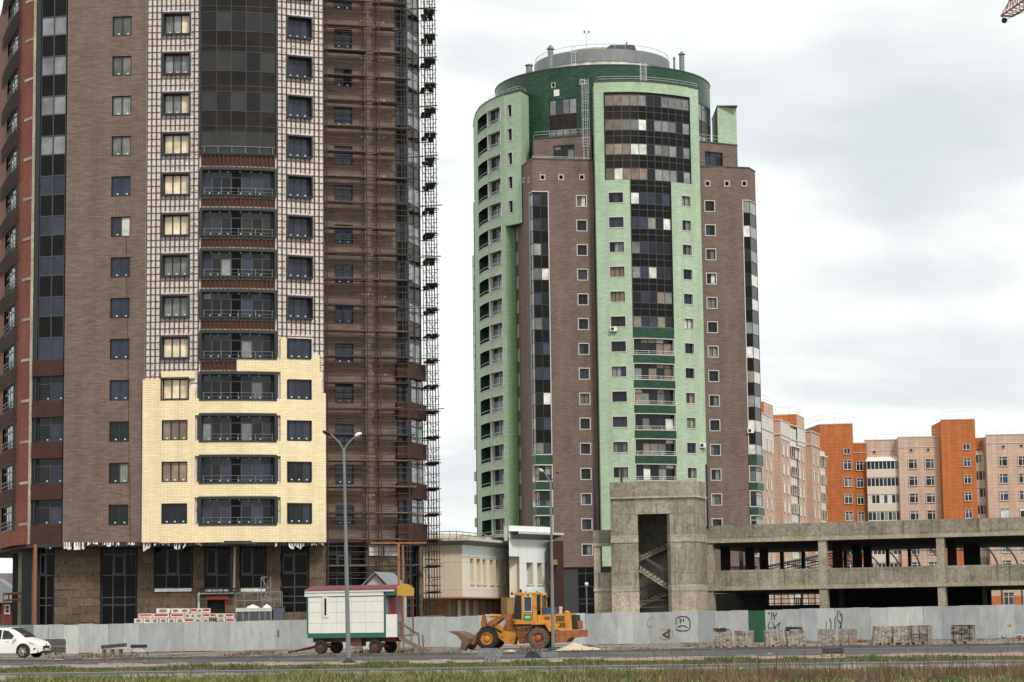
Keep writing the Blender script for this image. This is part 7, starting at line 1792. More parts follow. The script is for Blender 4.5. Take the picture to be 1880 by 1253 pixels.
for y in (W0, W1-.04):
    mb = MB(); a = sum(p[0]*q[1]-q[0]*p[1] for p, q in zip(side_, side_[1:]+side_[:1])); mb.extrude_y(side_ if a > 0 else side_[::-1], y, y+.04); child('bucket_side', mb.mesh('bucket_side', M['buck']), o)
o.rotation_euler[2] = 0
LD.rotation_euler[2] = R(-12)

# ================================================================ WHITE CAR
g2_ = on_ground(46, 1208); CS_ = FOC/g2_.y
CAR = thing('parked_car', 'white sport utility car parked nose right at the left edge of the road', 'car', (at(55,1200,g2_.y).x, g2_.y, g2_.z), rz=R(-14))
M['carw'] = mat('white_car_paint', (.78,.79,.77), .25, var=.03, scale=1); M['carg'] = glass('car_glass', (.012,.016,.016), .05, .5)
M['chrome'] = mat('chrome', (.6,.6,.6), .2, 1.0, var=.02); M['lamp'] = mat('headlight_glass', (.35,.38,.40), .15, 0, var=.2); M['amber'] = mat('amber_lamp', (.65,.13,.03), .3, var=.05)
# body: longitudinal stations with cross sections (x forward, half width, z points)
wl = 2.74; xr = -wl        # front wheel at x=0
def section(x):
    # returns (z bottom, z belt, z top, half widths at bottom/belt/top)
    import bisect
    T = [(-3.75,.45,.95,1.02,.72,.78,.70),(-3.6,.30,1.02,1.30,.82,.88,.66),(-3.2,.24,1.04,1.60,.90,.93,.66),(-2.6,.22,1.03,1.67,.92,.94,.68),(-1.8,.22,1.01,1.69,.92,.945,.70),(-1.2,.22,1.0,1.685,.92,.945,.70),(-.75,.22,1.0,1.62,.92,.945,.70),(-.35,.22,1.0,1.42,.92,.94,.74),(.0,.22,1.0,1.16,.92,.93,.82),(.28,.22,.98,1.05,.91,.92,.84),(.55,.24,.90,.985,.88,.90,.80),(.78,.27,.80,.90,.80,.85,.72),(.93,.32,.70,.76,.66,.72,.60),(.99,.38,.6,.66,.52,.58,.48)]
    for a, b in zip(T, T[1:]):
        if a[0] <= x <= b[0]:
            t = (x-a[0])/(b[0]-a[0]); return [a[i]+(b[i]-a[i])*t for i in range(1,7)]
    return T[-1][1:] if x > 0 else T[0][1:]
xs_ = sorted(set([-3.75,-3.6,-3.4,-3.2,-2.9,-2.6,-2.2,-1.8,-1.5,-1.2,-.95,-.75,-.55,-.35,-.15,.0,.14,.28,.42,.55,.68,.78,.86,.93,.99]+[wx+.43*math.cos(math.pi*k/10) for wx in (0,-wl) for k in range(11)]))
mb = MB(); rings = []
for x in xs_:
    zb_, zl, zt_, wb, wm_, wt = section(x); zr = zb_
    for wx in (0, -wl):
        d = .43**2-(x-wx)**2
        if d > 0: zr = max(zr, .37+math.sqrt(d))
    zr = min(zr, zl-.05)
    rings.append([(x,-wb,zr),(x,-wm_,max(zr+.01,.62 if zl > .7 else zl*.85)),(x,-wm_*.99,zl),(x,-(wt+.03),zt_-.07 if zt_-zl > .15 else (zl+zt_)/2),(x,-wt*.85,zt_-.015),(x,0,zt_+.02),(x,wt*.85,zt_-.015),(x,wt+.03,zt_-.07 if zt_-zl > .15 else (zl+zt_)/2),(x,wm_*.99,zl),(x,wm_,max(zr+.01,.62 if zl > .7 else zl*.85)),(x,wb,zr)])
for r0, r1 in zip(rings, rings[1:]):
    for i in range(10): mb.face([r0[i], r1[i], r1[i+1], r0[i+1]])
mb.face(rings[0][::1]); mb.face(rings[-1][::-1])
body = child('body', mb.mesh('body', [M['carw']], smooth=True), CAR); 
mb = MB(); mb.box(-3.6, .85, -.78, .78, .24, .62); child('underbody', mb.mesh('underbody', [M['dark']]), CAR)
def cpoly(name, pts, m, y=None, parent=CAR):   # side glass lying on the flank
    for s in (-1, 1):
        mb = MB(); P = []
        for (x, z) in pts:
            zb_, zl, zt_, wb, wm_, wt = section(x); zk = zt_-.07; t = max(0, min(1, (z-zl)/(max(.01, zk-zl)))); yy = wm_*.99+(wt+.03-wm_*.99)*t if z >= zl else wm_+.0
            P.append((x, s*(yy+.012), z))
        mb.face(P if s < 0 else P[::-1]); child(name, mb.mesh(name, [M[m]]), parent)
cpoly('side_window', [(-1.28,1.05),(-.72,1.05),(-.44,1.06),(-.62,1.25),(-.95,1.50),(-1.28,1.55)], 'carg')
cpoly('side_window', [(-2.35,1.06),(-1.36,1.05),(-1.36,1.56),(-2.3,1.57)], 'carg')
cpoly('side_window', [(-3.15,1.12),(-2.45,1.06),(-2.4,1.57),(-2.9,1.50)], 'carg')
mb = MB(); wr_ = []
for x in (-.93,-.75,-.55,-.35,-.15,.0,.10):
    zb_, zl, zt_, wb, wm_, wt = section(x); wr_.append([(x, wt*.88*t, zt_+.012+(.02 if abs(t) < .6 else 0)) for t in (-1,-.5,0,.5,1)])
for r0, r1 in zip(wr_, wr_[1:]):
    for i in range(4): mb.face([r0[i], r1[i], r1[i+1], r0[i+1]])
child('windscreen', mb.mesh('windscreen', [M['carg']], smooth=True), CAR)
cpoly('headlight', [(.42,.86),(.58,.80),(.80,.66),(.86,.60),(.70,.64),(.50,.76)], 'lamp'); cpoly('indicator', [(.34,.875),(.46,.845),(.50,.79),(.40,.81)], 'amber')
mb = MB()
mb.face([(.80,-.52,.80),(.80,.52,.80),(1.01,.40,.58),(1.01,-.40,.58)][::-1]); mb.box(.96, 1.015, -.42, .42, .44, .66); child('grille', mb.mesh('grille', [M['dark']]), CAR)
mb = MB(); mb.box(.97, 1.03, -.26, .26, .40, .52); child('number_plate', mb.mesh('number_plate', [M['trimw']]), CAR)
mb = MB(); mb.lathe([(.0,0),(.07,0),(.07,.02),(0,.02)], (1.0,0,.72), 'x', 14); child('nose_badge', mb.mesh('nose_badge', [M['chrome']]), CAR)
mb = MB(); mb.box(.55, .98, -.60, .60, .24, .36); child('lower_bumper', mb.mesh('lower_bumper', [M['dframe']]), CAR)
cpoly('fog_lamp', [(.62,.52),(.78,.54),(.74,.47),(.62,.44)], 'dframe')
for s in (-1,1):
    mb = MB(); mb.lathe([(0,-.13),(.09,-.10),(.11,0),(.09,.08),(0,.10)], (-.45,s*1.05,1.08), 'y', 12); child('wing_mirror', mb.mesh('wing_mirror', [M['carw']], smooth=True), CAR)
    mb = MB(); mb.tube((-2.9,s*.62,1.70), (-1.0,s*.62,1.70), .02, 6); child('roof_rail', mb.mesh('roof_rail', [M['chrome']]), CAR)
    for x in (-.95,-2.0): mb = MB(); mb.box(x-.1, x+.1, s*.95-.012, s*.95+.012, .90, .925); child('door_handle', mb.mesh('door_handle', [M['chrome']]), CAR)
    mb = MB(); mb.box(-2.3, -.45, s*.93-.02, s*.93+.02, .245, .29); child('sill_trim', mb.mesh('sill_trim', [M['chrome']]), CAR)
    for x in (0, -wl):
        mb = MB(); mb.lathe([(.24,-.1),(.34,-.11),(.365,-.08),(.365,.08),(.34,.11),(.24,.1)], (0,0,0), 'y', 28); wo = child('wheel', mb.mesh('wheel', [M['tyre']], smooth=True), CAR, (x, s*.86, .365))
        mb = MB(); mb.lathe([(.24,.1*s),(.255,.085*s),(.23,.05*s)], (0,0,0), 'y', 28)
        for k in range(10):
            a = 2*math.pi*k/10+ (.1 if k % 2 else -.1); a2 = 2*math.pi*(k-(k%2))/10+.31; mb.tube((.05*math.cos(a2),.09*s,.05*math.sin(a2)), (.24*math.cos(a),.08*s,.24*math.sin(a)), .016, 5)
        mb.lathe([(0,.10*s),(.05,.10*s),(.06,.07*s)], (0,0,0), 'y', 12); child('rim', mb.mesh('rim', [M['rail']]), wo)
        mb = MB(); mb.lathe([(0,.04*s),(.24,.04*s)], (0,0,0), 'y', 16); child('brake_disc', mb.mesh('brake_disc', [M['dark']]), wo)

CAR.scale = (1.07, 1.05, 1.08)
# ================================================================ STREET LAMPS
def lamp(px, yb, ytop, arms, label, lean=0):
    g = on_ground(px, yb); s = FOC/g.y; h = (yb-ytop)/s
    T = thing('street_lamp', label, 'street lamp', tuple(g), group='double armed street lamps')
    def b_(name, mb, m, par=T, **k): return child(name, mb.mesh(name, m if isinstance(m, list) else [m], (0,0,0), k.get('smooth', True)), par)
    mb = MB(); mb.tube((0,0,0), (lean*.55,0,h*.55), .105, 12, r2=.085); mb.tube((lean*.55,0,h*.55), (lean,0,h), .075, 12, r2=.055); b_('pole', mb, M['steel'])
    mb = MB(); mb.box(-.28,.28,-.28,.28,-.03,.07); mb.lathe([(.19,.07),(.12,.22)], (0,0,0), 'z', 10); b_('base_flange', mb, M['dframe'], smooth=False)
    for (dx, dz, m) in arms:
        X, Z = dx/s, dz/s; top = Vector((lean,0,h-.1)); pts = [top+Vector((X*f, 0, Z*g_)) for f, g_ in ((0,-.15),(.03,.02),(.10,.20),(.25,.42),(.6,.78),(.72,.88))]
        mb = MB(); mb.path(pts, .032, 6); b_('arm', mb, M['steel'])
        a = top+Vector((X*.70,0,Z*.86)); b = top+Vector((X*1.05,0,Z*1.02)); mid = (a+b)/2; d = (b-a); L_ = d.length; ang = math.atan2(d.z, d.x)
        mb = MB(); prof = [(-.5,.05,.05),(-.38,.10,.09),(-.1,.15,.12),(.25,.14,.10),(.45,.08,.06),(.5,.02,.02)]
        rg = [[(x*L_*1.15, r1*math.cos(t), r2*math.sin(t)*(1 if math.sin(t) > 0 else .5)) for t in [2*math.pi*k/12 for k in range(12)]] for x, r1, r2 in prof]
        for r0, r1 in zip(rg, rg[1:]):
            for k in range(12): mb.face([r0[k], r1[k], r1[(k+1)%12], r0[(k+1)%12]])
        mb.face(rg[0]); mb.face(rg[-1][::-1])
        o = child('lamp_head', mb.mesh('lamp_head', [M[m]], smooth=True), T, tuple(mid)); o.rotation_euler = (0,-ang,0)
    return T
lamp(640, 1217.2, 826, [(-36,36,'dframe'),(31,30,'white')], 'tall grey double armed street lamp standing in front of the white trailer', lean=-.17)
lamp(1015.5, 1194.5, 888, [(-19,27,'white'),(16,22,'maroon')], 'double armed street lamp standing behind the rear wheel of the loader')
g = at(1077.5, 1120, 200); gzv_ = .7; T = thing('globe_lamp', 'small lamp post with a white globe in front of the dark tower entrance', 'lamp post', (g.x, 200, gzv_)); top = at(1077.5, 1073, 200).z
mb = MB(); mb.tube((g.x,200,gzv_), (g.x,200,top-.1), .045, 8); part('pole', mb, M['steel'], T); mb = MB(); mb.lathe([(0,-.18),(.12,-.14),(.18,0),(.13,.13),(0,.18)], (g.x,200,top), 'z', 16); part('globe', mb, M['white'], T, smooth=True)
# ================================================================ PAVER PALLETS ALONG THE FENCE
rng = random.Random(71)
M['pav'] = mat('pale_paver', (.34,.305,.265), .9, var=.25, scale=6, stain=((.12,.095,.09), .50, .12, 2.2, (1,1,1.3))); M['pav2'] = mat('brown_paver', (.23,.195,.17), .9, var=.3, scale=6, stain=((.38,.34,.29), .58, .08, 2.0, (1,1,1)))
M['pav3'] = mat('dark_paver', (.075,.065,.065), .9, var=.3, scale=6); M['pavg'] = mat('grey_paver_side', (.19,.19,.21), .9, var=.25, scale=4)
M['pallet'] = mat('pallet_wood', (.33,.25,.17), .85, var=.35, scale=6, rnd=.2)
def load(x0, x1, ytop, ybot, yaw, shear, label, mats=('pav','pav2'), tiers=2, straps=False, junk=False, side=True, grp='pallets of pavers standing in front of the fence'):
    g = on_ground((x0+x1)/2, ybot); s = FOC/g.y; W = (x1-x0)/s/math.cos(yaw); H = (ybot-ytop)/s; Dp = .95
    T = thing('paver_pallet', label, 'pallet', (g.x, g.y+.3, g.z), group=grp, rz=yaw)
    def c(name, mb, m, **k):
        o = child(name, mb.mesh(name, m if isinstance(m, list) else [m]), T)
        if 'kind' in k: o['kind'] = k['kind']
        return o
    for q in range(5): mb = MB(); y = -Dp/2+.02+(Dp-.14)*q/4; mb.box(-W/2-.03, W/2+.03, y, y+.10, .105, .13); c('deck_slat', mb, M['pallet'])
    for q in range(3):
        for p in range(3): mb = MB(); x = -W/2-.03+(W-.08)*q/2; y = -Dp/2+.02+(Dp-.14)*p/2; mb.box(x, x+.14, y, y+.1, .025, .104); c('pallet_block', mb, M['pallet'])
    for q in range(3): mb = MB(); x = -W/2-.03+(W-.08)*q/2; mb.box(x, x+.14, -Dp/2+.02, Dp/2-.02, 0, .024); c('base_slat', mb, M['pallet'])
    r = random.Random(label); nx, nz = 5, 8; hz = (H-.14)/nz; mb = MB()
    for j in range(nz):
        for i in range(nx):
            for k in range(4):
                if 0 < i < nx-1 and 0 < k < 3 and j < nz-1: continue
                x = -W/2+W*i/nx+shear*(j/nz)*(W*.5)+r.uniform(-.012,.012); y = -Dp/2+Dp*k/4+r.uniform(-.012,.012); z = .135+j*hz
                if j == nz-1 and r.random() < .25: continue
                mb.box(x+.008, x+W/nx-.008, y+.006, y+Dp/4-.006, z+.004, z+hz-.006+(-.02 if j == nz//2-1 else 0), r.choice((0,0,0,1)) if not (side and i == nx-1 and False) else 2)
    c('pavers', mb, [M[mats[0]], M[mats[1]], M['pavg']], kind='stuff')
    if straps:
        for q in (.12,.5,.88):
            mb = MB(); x = -W/2+W*q; mb.box(x-.015, x+.015, -Dp/2-.02, -Dp/2-.006, .13, H); c('strap', mb, M['dark'])
        for zq in (.55,.97): mb = MB(); mb.box(-W/2-.01, W/2+.02, -Dp/2-.024, -Dp/2-.01, H*zq-.015, H*zq+.01); c('strap', mb, M['dark'])
    if junk:
        for q in range(4): mb = MB(); x = -W*.35+W*.2*q+shear*W*.4; mb.box(x-.12, x+.14, -.3, .25, H-.02+.0*q, H+.05+r.uniform(0,.1)); c('loose_slab', mb, M['woodd'])
    return T
load(1312,1343,1158,1190,R(-13),0,'pale block pallet at the far left of the row with dark slabs lying on top', junk=True)
load(1352,1383,1158.5,1189,R(-14),0,'neat pale block pallet partly covering the green gate sheet')
load(1406,1439,1157.5,1188,R(0),-.12,'slumping block pallet just right of the green gate sheet')
load(1447,1481,1156,1187.5,R(0),-.22,'collapsing tilted block pallet with broken slabs heaped on top', junk=True)
load(1504,1535,1155.5,1187,R(-6),0,'squarish block pallet below the black graffiti strokes, the left one of a pair', mats=('pav2','pav'))
load(1542,1574,1155.5,1186.5,R(-14),0,'block pallet with a grey right side, the right one of a pair', mats=('pav2','pav'))
load(1603,1637,1150.5,1184.5,R(0),.28,'pale block pallet leaning over to the right against its neighbour')
load(1640,1673,1150,1184,R(0),.06,'pale block pallet squeezed in the middle of a touching row of three')
load(1676,1711,1149,1183.5,R(-20),0,'strapped block pallet closing the touching row of three on its right', straps=True)
load(1753,1789,1148,1182.5,R(-22),0,'single strapped block pallet standing alone near the right edge', mats=('pav2','pav3'), straps=True)
load(1512,1551,1190,1206,R(-4),0,'low heap of dark wet pavers lying on the road', mats=('pav3','pav3'), grp=None)
load(80,117,1174,1202.5,R(0),0,'stack of dark grey blocks behind the nose of the white car', mats=('pav3','pav3'), grp=None)
def simple(name, label, cat, loc, parts, rz=0, group=None):
    T = thing(name, label, cat, tuple(loc), rz=rz, group=group)
    for (nm, mb, m) in parts: child(nm, mb.mesh(nm, [m]), T)
    return T
def bx(*a):
    mb = MB(); mb.box(*a); return mb
# left: pallet with hollow blocks, bag with black slab
g = on_ground(207, 1201.5); s = FOC/g.y
P_ = [('pallet_slat', bx(-.65,.65,-.5+.2*k,-.38+.2*k,.30,.33), M['wood']) for k in range(5)]+[('pallet_slat', bx(-.65,.65,-.5,-.42,.05+.1*k,.10+.1*k), M['wood']) for k in range(2)]+[('pallet_block', bx(-.62+.55*k,-.5+.55*k,-.48,.4,0,.29), M['woodd']) for k in range(3)]
P_ += [('hollow_block', bx(-.72+.21*k,-.55+.21*k,-.46,.1,.36+.018*k,.60+.018*k), M['pav3']) for k in range(8)]
simple('block_pallet', 'wooden pallet loaded with a row of hollow grey blocks by the fence', 'pallet', g, P_)
simple('loose_plank', 'pale plank lying across the wooden pallet of hollow blocks', 'plank', on_ground(215,1200)+Vector((.4,-.4,.36)), [('board', bx(-.9,.9,-.07,.07,0,.04), M['trimw'])], rz=R(8))
g = on_ground(255, 1200.5); mb = MB(); mb.lathe([(0,.0),(.5,.0),(.58,.12),(.52,.28),(.36,.36),(0,.37)], (0,0,0), 'z', 14); mb2 = MB(); mb2.box(-.52,.5,-.3,.35,.385,.60)
simple('rubble_bag', 'crumpled pale sack of rubble beside the pallet of hollow blocks', 'sack', g, [('sack', mb, mat('pale_sack', (.34,.35,.36), .7, var=.3, scale=5))])
simple('black_slab', 'thick black slab lying on top of the pale rubble sack', 'slab', g, [('slab', mb2, M['tyre'])])
# concrete bits in front of the loader
g = on_ground(899, 1206); simple('concrete_slab', 'flat grey concrete slab lying on blocks in front of the loader front wheel', 'slab', g+Vector((0,0,.0)), [('slab', bx(-.62,.62,-.5,.5,.06,.24), M['pavg'])])
simple('concrete_slab', 'smaller grey slab lying on the flat concrete slab by the loader wheel', 'slab', g+Vector((0,0,.24)), [('slab', bx(-.38,.42,-.4,.3,.0,.17), M['pavg'])])
for k in range(4): simple('concrete_post', ('first','second','third','fourth')[k]+' from left of the short concrete posts at the pink pavement edge', 'block', on_ground(893+7.5*k, 1215.3), [('post', bx(-.075,.075,-.1,.1,-.02,.22), M['pavg'])], group='row of short concrete posts')
simple('concrete_slab', 'long low grey concrete slab lying below the second street lamp', 'slab', on_ground(1009,1206.5), [('slab', bx(-.4,.42,-.5,.4,0,.22), M['pavg'])])
def heap(name, label, cat, px, py, wx, wy, h, m, seed, n=22, rough=.25):
    g = on_ground(px, py); r = random.Random(seed); mb = MB(); N_ = n; G = []
    for j in range(N_+1):
        row = []
        for i in range(N_+1):
            x, y = (i/N_*2-1), (j/N_*2-1); d = math.sqrt(x*x+y*y); z = max(0, 1-d)**.85*h*(1+rough*(r.random()-.5)+.25*math.sin(x*5+seed)); row.append((x*wx, y*wy, z-.03))
        G.append(row)
    for j in range(N_):
        for i in range(N_): mb.face([G[j][i],G[j][i+1],G[j+1][i+1],G[j+1][i]])
    T = thing(name, label, cat, tuple(g+Vector((0,wy*.6,0)))); child('heap', mb.mesh('heap', [m], smooth=True), T)['kind'] = 'stuff'; return T
heap('sand_pile', 'low pile of pale sand on the verge right of the loader', 'sand pile', 1062, 1194.5, 1.45, 1.0, .42, GM['sand'], 3)
heap('dark_bush', 'dark clump of rubbish and soil on the road edge below the loader', 'rubble', 978, 1207, .42, .35, .30, M['tyre'], 5, rough=1.2)
heap('sand_pile', 'flat tan sand patch just right of the lowered loader bucket', 'sand pile', 935, 1197, .5, .5, .14, GM['sand'], 6)
# scattered litter and stones on the verge, nobody could count it
mb = MB(); r = random.Random(12)
for k in range(620):
    px = r.uniform(-20, 1900); y = r.uniform(131.2, 150) if r.random() < .7 else r.uniform(99, 130); x = (px-CX)/FOC*y; a = r.uniform(.02,.085); z = gz(x,y)+(0 if y > 131 or y < 107 else -.10)
    h = a*r.uniform(.3,.9); q = r.uniform(0,3); cx_, sx_ = math.cos(q)*a, math.sin(q)*a
    b = [(x-cx_,y-sx_,z-.01),(x+sx_,y-cx_,z-.01),(x+cx_,y+sx_,z-.01),(x-sx_,y+cx_,z-.01)]; t = [(x+(p[0]-x)*.6,y+(p[1]-y)*.6,z+h) for p in b]; mb.hexa(b, t, r.choice((0,0,1,2)))
structure('loose_stones', mb, [M['pav3'], M['pav'], M['pavg']], kind='stuff')
blades('verge_weeds', 4200, (-34,36,131.3,146), lambda r, x, y: r.uniform(.04,.2)*(1.4 if math.sin(x*.7)+math.sin(x*1.9) > .5 else .35), lambda r: r.uniform(.015,.05), g3, 19, lean=.5, clump=120)
blades('kerb_weeds', 5200, (-32,34,107.7,110.5), lambda r, x, y: r.uniform(.03,.16) if math.sin(x*.55)+math.sin(x*1.3) > .2 else 0, lambda r: r.uniform(.01,.03), g1, 29, zbase=-.1, clump=90)
# small bench at the right edge
g = on_ground(1873, 1176.5); simple('site_bench', 'small red legged wooden bench standing at the right edge by the fence', 'bench', g, [('seat', bx(-.35,.9,-.2,.2,.30,.35), M['trimw'])]+[('leg', bx(x,x+.08,-.15,.15,0,.30), M['maroon']) for x in (-.05,.7)])
hs = on_ground(1163,1182)
for k, (px, py, L_, a) in enumerate(((1125,1184,1.8,3),(1556,1180,1.2,-8))): simple('loose_plank', ('weathered plank lying on the verge below the stair tower','short weathered plank lying among the block pallets')[k], 'plank', on_ground(px,py), [('board', bx(-L_/2,L_/2,-.09,.09,0,.05), M['wood'])], rz=R(a))

# ================================================================ INSULATION PACKS BEHIND THE FENCE
M['packw'] = mat('white_pack_wrap', (.66,.64,.60), .45, var=.12, scale=3, rnd=.06); M['packr'] = mat('red_pack_print', (.45,.025,.035), .45, var=.1); M['packo'] = mat('orange_pack_print', (.55,.12,.03), .45, var=.1); M['packb'] = mat('brown_wool_window', (.27,.19,.075), .8, var=.25, scale=8)
rowsp = { 0: [(92,185,'o'),(187,275,'o'),(277,350,'o'),(352,435,'o'),(440,520,'o'),(522,612,'o'),(615,720,'r'),(722,800,'o'),(802,880,'o'),(962,1050,'o'),(1055,1145,'r')],
          1: [(135,285,'a'),(290,460,'r'),(468,612,'r'),(615,680,'o'),(682,735,'o'),(737,812,'o'),(815,885,'r'),(890,945,'r'),(948,1045,'o'),(1050,1135,'r')],
          2: [(325,470,'o'),(475,570,'o'),(572,672,'o'),(680,745,'r'),(747,802,'o'),(805,885,'r')] }
yb_ = {0: (430,480), 1: (378,429), 2: (325,377)}
DPK = 166.0
def pack(x0, x1, z0, z1, kind, lab, d=DPK):
    T = thing('insulation_pack', lab, 'pack', ((x0+x1)/2, d, z0), group='packs of wrapped insulation piled behind the fence', rz=R(rng.uniform(-5,5)))
    w_ = (x1-x0)/2-.012; h = z1-z0-.012; mb = MB(); mb.box(-w_, w_, -.28, .3, 0, h); child('wrap', mb.mesh('wrap', [M['packw']]), T)
    if kind == 'o':
        mb = MB(); mb.face([(w_*.66*math.cos(2*math.pi*k/16), -.286, h/2+h*.34*math.sin(2*math.pi*k/16)) for k in range(16)]); mb.face([(w_*.66*math.cos(-2*math.pi*k/16), -.2805, h/2+h*.34*math.sin(-2*math.pi*k/16)) for k in range(16)]); child('wool_window', mb.mesh('wool_window', [M['packb']]), T)
    else:
        mb = MB(); mb.box(-w_*.85, w_*.85, -.287, -.281, h*.42, h*.88); child('printed_band', mb.mesh('printed_band', [M['packr'] if kind == 'r' else M['packo']]), T)
        mb = MB(); mb.box(-w_*.85, w_*.6, -.287, -.281, h*.12, h*.2); child('printed_line', mb.mesh('printed_line', [M['packr']]), T)
desc = {'o': 'white insulation pack with a brown oval window', 'r': 'white insulation pack with a red printed band', 'a': 'white insulation pack with an orange printed band'}
zrow = {}
for k, L_ in rowsp.items():
    for i, (a, b, kd_) in enumerate(L_):
        pa, pb_ = at(230+a/5.697, 1060+yb_[k][1]/5.697, DPK-.28), at(230+b/5.697, 1060+yb_[k][0]/5.697, DPK-.28)
        zrow.setdefault(k, pa.z)
        pos = 'leftmost' if i == 0 else 'rightmost' if i == len(L_)-1 else None
        row = ('lowest visible row','middle row','top row')[k]
        ORD = ('first','second','third','fourth','fifth','sixth','seventh','eighth','ninth','tenth','eleventh')
        lab = (f'{desc[kd_]}, {pos} of the {row}' if pos else f'{desc[kd_]}, {ORD[i]} from left in the {row}')
        pack(pa.x, pb_.x, pa.z, pb_.z, kd_, lab)
xa, xb = at(246,1150,DPK).x, at(431,1150,DPK).x; z_ = zrow[0]-.012
PS = thing('pallet_stack', 'stack of plain timber pallets carrying the pile of insulation packs behind the fence', 'pallets', (xa, DPK, gz(xa,DPK)))
zb0 = gz(xa,DPK)+.02; nl = 12; hl = (z_-zb0)/nl
for q in range(nl):
    mb = MB(); zq = zb0+q*hl; mb.box(xa, xb, DPK-.3, DPK+.32, zq+hl-.03, zq+hl-.002); part('deck', mb, M['pallet'], PS)
    for k in range(6): mb = MB(); x = xa+(xb-xa-.15)*k/5; mb.box(x, x+.15, DPK-.28, DPK+.3, zq, zq+hl-.031); part('bearer', mb, M['pallet'], PS)
for q in range(4): a = at(388+q*4.0, 1144, DPK-.3); simple('leaning_board', ('leftmost','second','third','rightmost')[q]+' of the short boards leaning in the gap between the insulation packs', 'board', a, [('board', bx(-.04,.04,-.05,.05,-.15,.42), M['wood'])], group='boards leaning in the pile').rotation_euler = (0, R(-20), 0)
# ---- skip, box and facade cradle
DS = 166.6
def z2(px, py, d=DS): return at(px, py, d)
SK = thing('steel_skip', 'dark ribbed steel skip with a pale rim heaped with white rags', 'skip', (z2(466,1140).x, DS, 0))
a, b = z2(434,1123), z2(498.5,1123); mb = MB(); mb.hexa([(a.x+.2,DS,.2),(b.x-.2,DS,.2),(b.x-.2,DS+1.3,.2),(a.x+.2,DS+1.3,.2)], [(a.x,DS-.1,a.z),(b.x,DS-.1,a.z),(b.x,DS+1.4,a.z),(a.x,DS+1.4,a.z)]); part('skip_body', mb, mat('dark_skip_steel', (.07,.07,.078), .7, var=.3), SK)
mb = MB(); zt_ = z2(466,1116.5).z; mb.box(a.x-.03, b.x+.03, DS-.16, DS+1.45, a.z-.02, zt_); part('skip_rim', mb, M['trimw'], SK)
for cx_ in (145,275,395,590,705,815): x = z2(420+cx_/10.44,1130).x; mb = MB(); mb.box(x-.05, x+.05, DS-.13, DS-.02, .3, zt_-.2); part('skip_rib', mb, M['steel'], SK)
for (cx_, w_) in ((460,.9),(730,.6)):
    p = z2(420+cx_/10.44, 1116, DS+.3); mb = MB(); mb.lathe([(w_*.55,0),(w_*.45,.1),(w_*.2,.2),(0,.27)], (0,0,0), 'z', 9); T = thing('white_rags', ('heap of white rags in the left half of the skip','small heap of white rags in the right half of the skip')[cx_ > 500], 'rags', (p.x, DS+.3, zt_-.01)); child('rag_heap', mb.mesh('rag_heap', [M['rag']]), T)
a, b = z2(502,1115), z2(521,1115); BX = thing('tool_chest', 'blue grey metal chest standing right of the dark skip', 'chest', (a.x, DS, 0)); mb = MB(); mb.box(a.x, b.x, DS, DS+1, .05, a.z-.04); part('chest_body', mb, mat('blue_grey_chest', (.085,.085,.12), .6, var=.2), BX); mb = MB(); mb.box(a.x-.03, b.x+.03, DS-.03, DS+1.03, a.z-.04, a.z+.03); part('chest_lid', mb, M['mframe'], BX)
CR = thing('facade_cradle', 'grey tube frame work cradle with a lattice mast standing against the shop windows', 'cradle', (z2(470,1100).x, DS+1.6, 0)); Dq = DS+1.7
def cpt(x, y): return at(420+x/10.44, 1040+y/10.44, Dq)
for (p, q) in (((130,520),(1020,490)),((130,660),(825,655)),((620,640),(1020,630)),((130,520),(130,660)),((300,525),(300,800)),((560,505),(560,640)),((655,660),(655,800)),((870,640),(870,800)),((990,490),(990,770)),((1020,490),(1025,770)),((130,660),(130,900)),((620,210),(620,640)),((800,200),(805,800)),((675,180),(675,430)),((625,215),(740,210)),((620,215),(750,420)),((560,430),(810,425)),((690,540),(810,650)),((670,640),(720,500))):
    mb = MB(); mb.tube(cpt(*p), cpt(*q), .035, 6); part('frame_tube', mb, M['steel'], CR)
for x in (130, 655, 870, 1025): mb = MB(); a = cpt(x, 780); mb.tube(a, (a.x, a.y, .0), .04, 6); part('frame_leg', mb, M['steel'], CR)
# ---- rail seen under the far left overhang
RL = thing('old_balustrade', 'dark rusty balustrade frame under the far left overhang', 'railing', (at(25,1096,176).x, 176, 0))
for (p, q) in (((6,1091),(48,1089)),((6,1103),(48,1101)),((6,1091),(6,1160)),((16,1091),(16,1103)),((23,1091),(23,1103)),((30,1090),(30,1103))): mb = MB(); mb.tube(at(*p,176), at(*q,176), .09 if p[0] != q[0] else .05, 6); part('rail', mb, M['rusty'] if p[0] == 6 else M['dark'], RL)
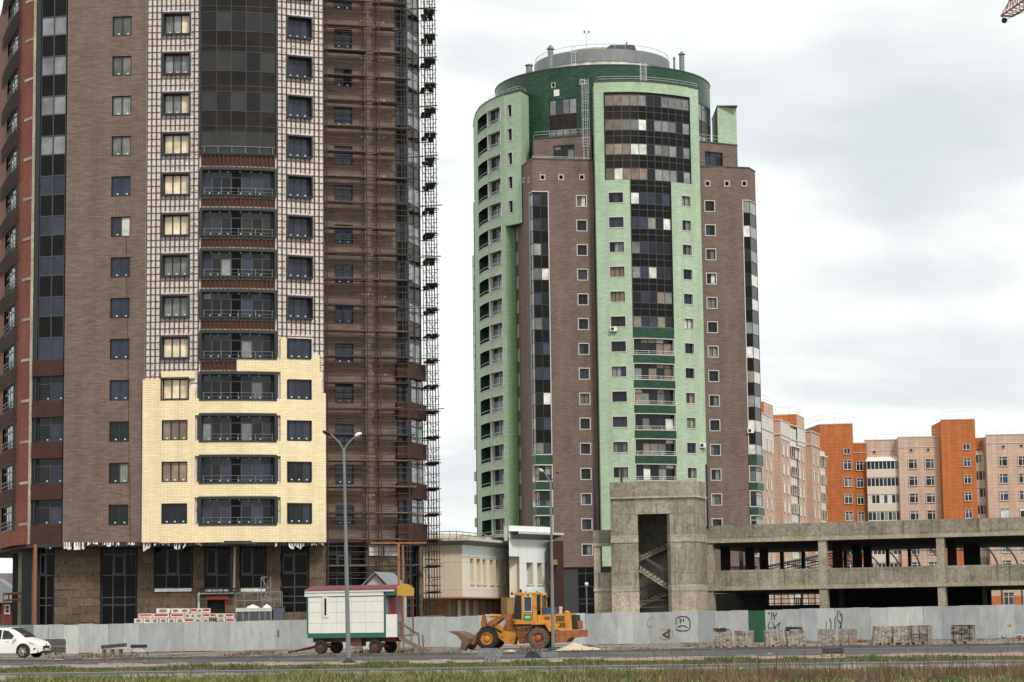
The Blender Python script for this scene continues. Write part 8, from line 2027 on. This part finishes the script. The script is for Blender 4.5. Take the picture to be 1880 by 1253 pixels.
# ================================================================ CRANE JIB (top right)
M['crane'] = mat('rust_red_crane_paint', (.24,.075,.035), .7, var=.25, scale=2)
KR = thing('tower_crane', 'rusty red lattice crane jib poking into the sky at the top right corner', 'crane', (46, 150, .5))
TA, TB_, TC = at(1838,29.5,230), at(1859,30.5,230), at(1853,2,233); EA, EB, EC = at(2100,-152,150), at(2118,-124,150), at(2075,-235,150)
n = 26
for a, b in ((TA,EA),(TB_,EB),(TC,EC)): mb = MB(); mb.tube(a, b, .10, 6); part('jib_chord', mb, M['crane'], KR)
mb = MB(); mb.tube(TA, TC, .06, 5); part('tip_brace', mb, M['crane'], KR); mb = MB(); mb.tube(TA, TB_, .10, 5); part('tip_brace', mb, M['crane'], KR)
for k in range(n):
    t, t2 = k/n, (k+1)/n; a, b, c = TA.lerp(EA,t), TB_.lerp(EB,t), TC.lerp(EC,t); a2, b2, c2 = TA.lerp(EA,t2), TB_.lerp(EB,t2), TC.lerp(EC,t2)
    for p, q in ((a,b2),(b,c2),(c,a2),(a2,b2),(a,c)): mb = MB(); mb.tube(p, q, .04, 4); part('lattice_bar', mb, M['crane'], KR)
h = at(1844,38,230); mb = MB(); mb.lathe([(0,-.1),(.28,-.1),(.28,.1),(0,.1)], tuple(h), 'y', 12); part('pulley', mb, M['dark'], KR)
for p in (TA, TB_): mb = MB(); mb.tube(p, h, .045, 4); part('hook_stay', mb, M['crane'], KR)
mb = MB(); mb.tube(TB_, at(2100,-60,150), .025, 4); part('jib_cable', mb, M['dark'], KR)
for dx in (0,2.2):
    for dy in (0,2.2): mb = MB(); mb.tube((EA.x+dx,150+dy,.3), (EA.x+dx,150+dy,EC.z+3), .12, 6); part('mast_leg', mb, M['crane'], KR)
for k in range(20):
    z = .6+k*2.4
    for (x0,y0,x1,y1) in ((0,0,2.2,0),(2.2,0,2.2,2.2),(2.2,2.2,0,2.2),(0,2.2,0,0)): mb = MB(); mb.tube((EA.x+x0,150+y0,z), (EA.x+x1,150+y1,z+2.4), .05, 4); part('mast_bar', mb, M['crane'], KR)
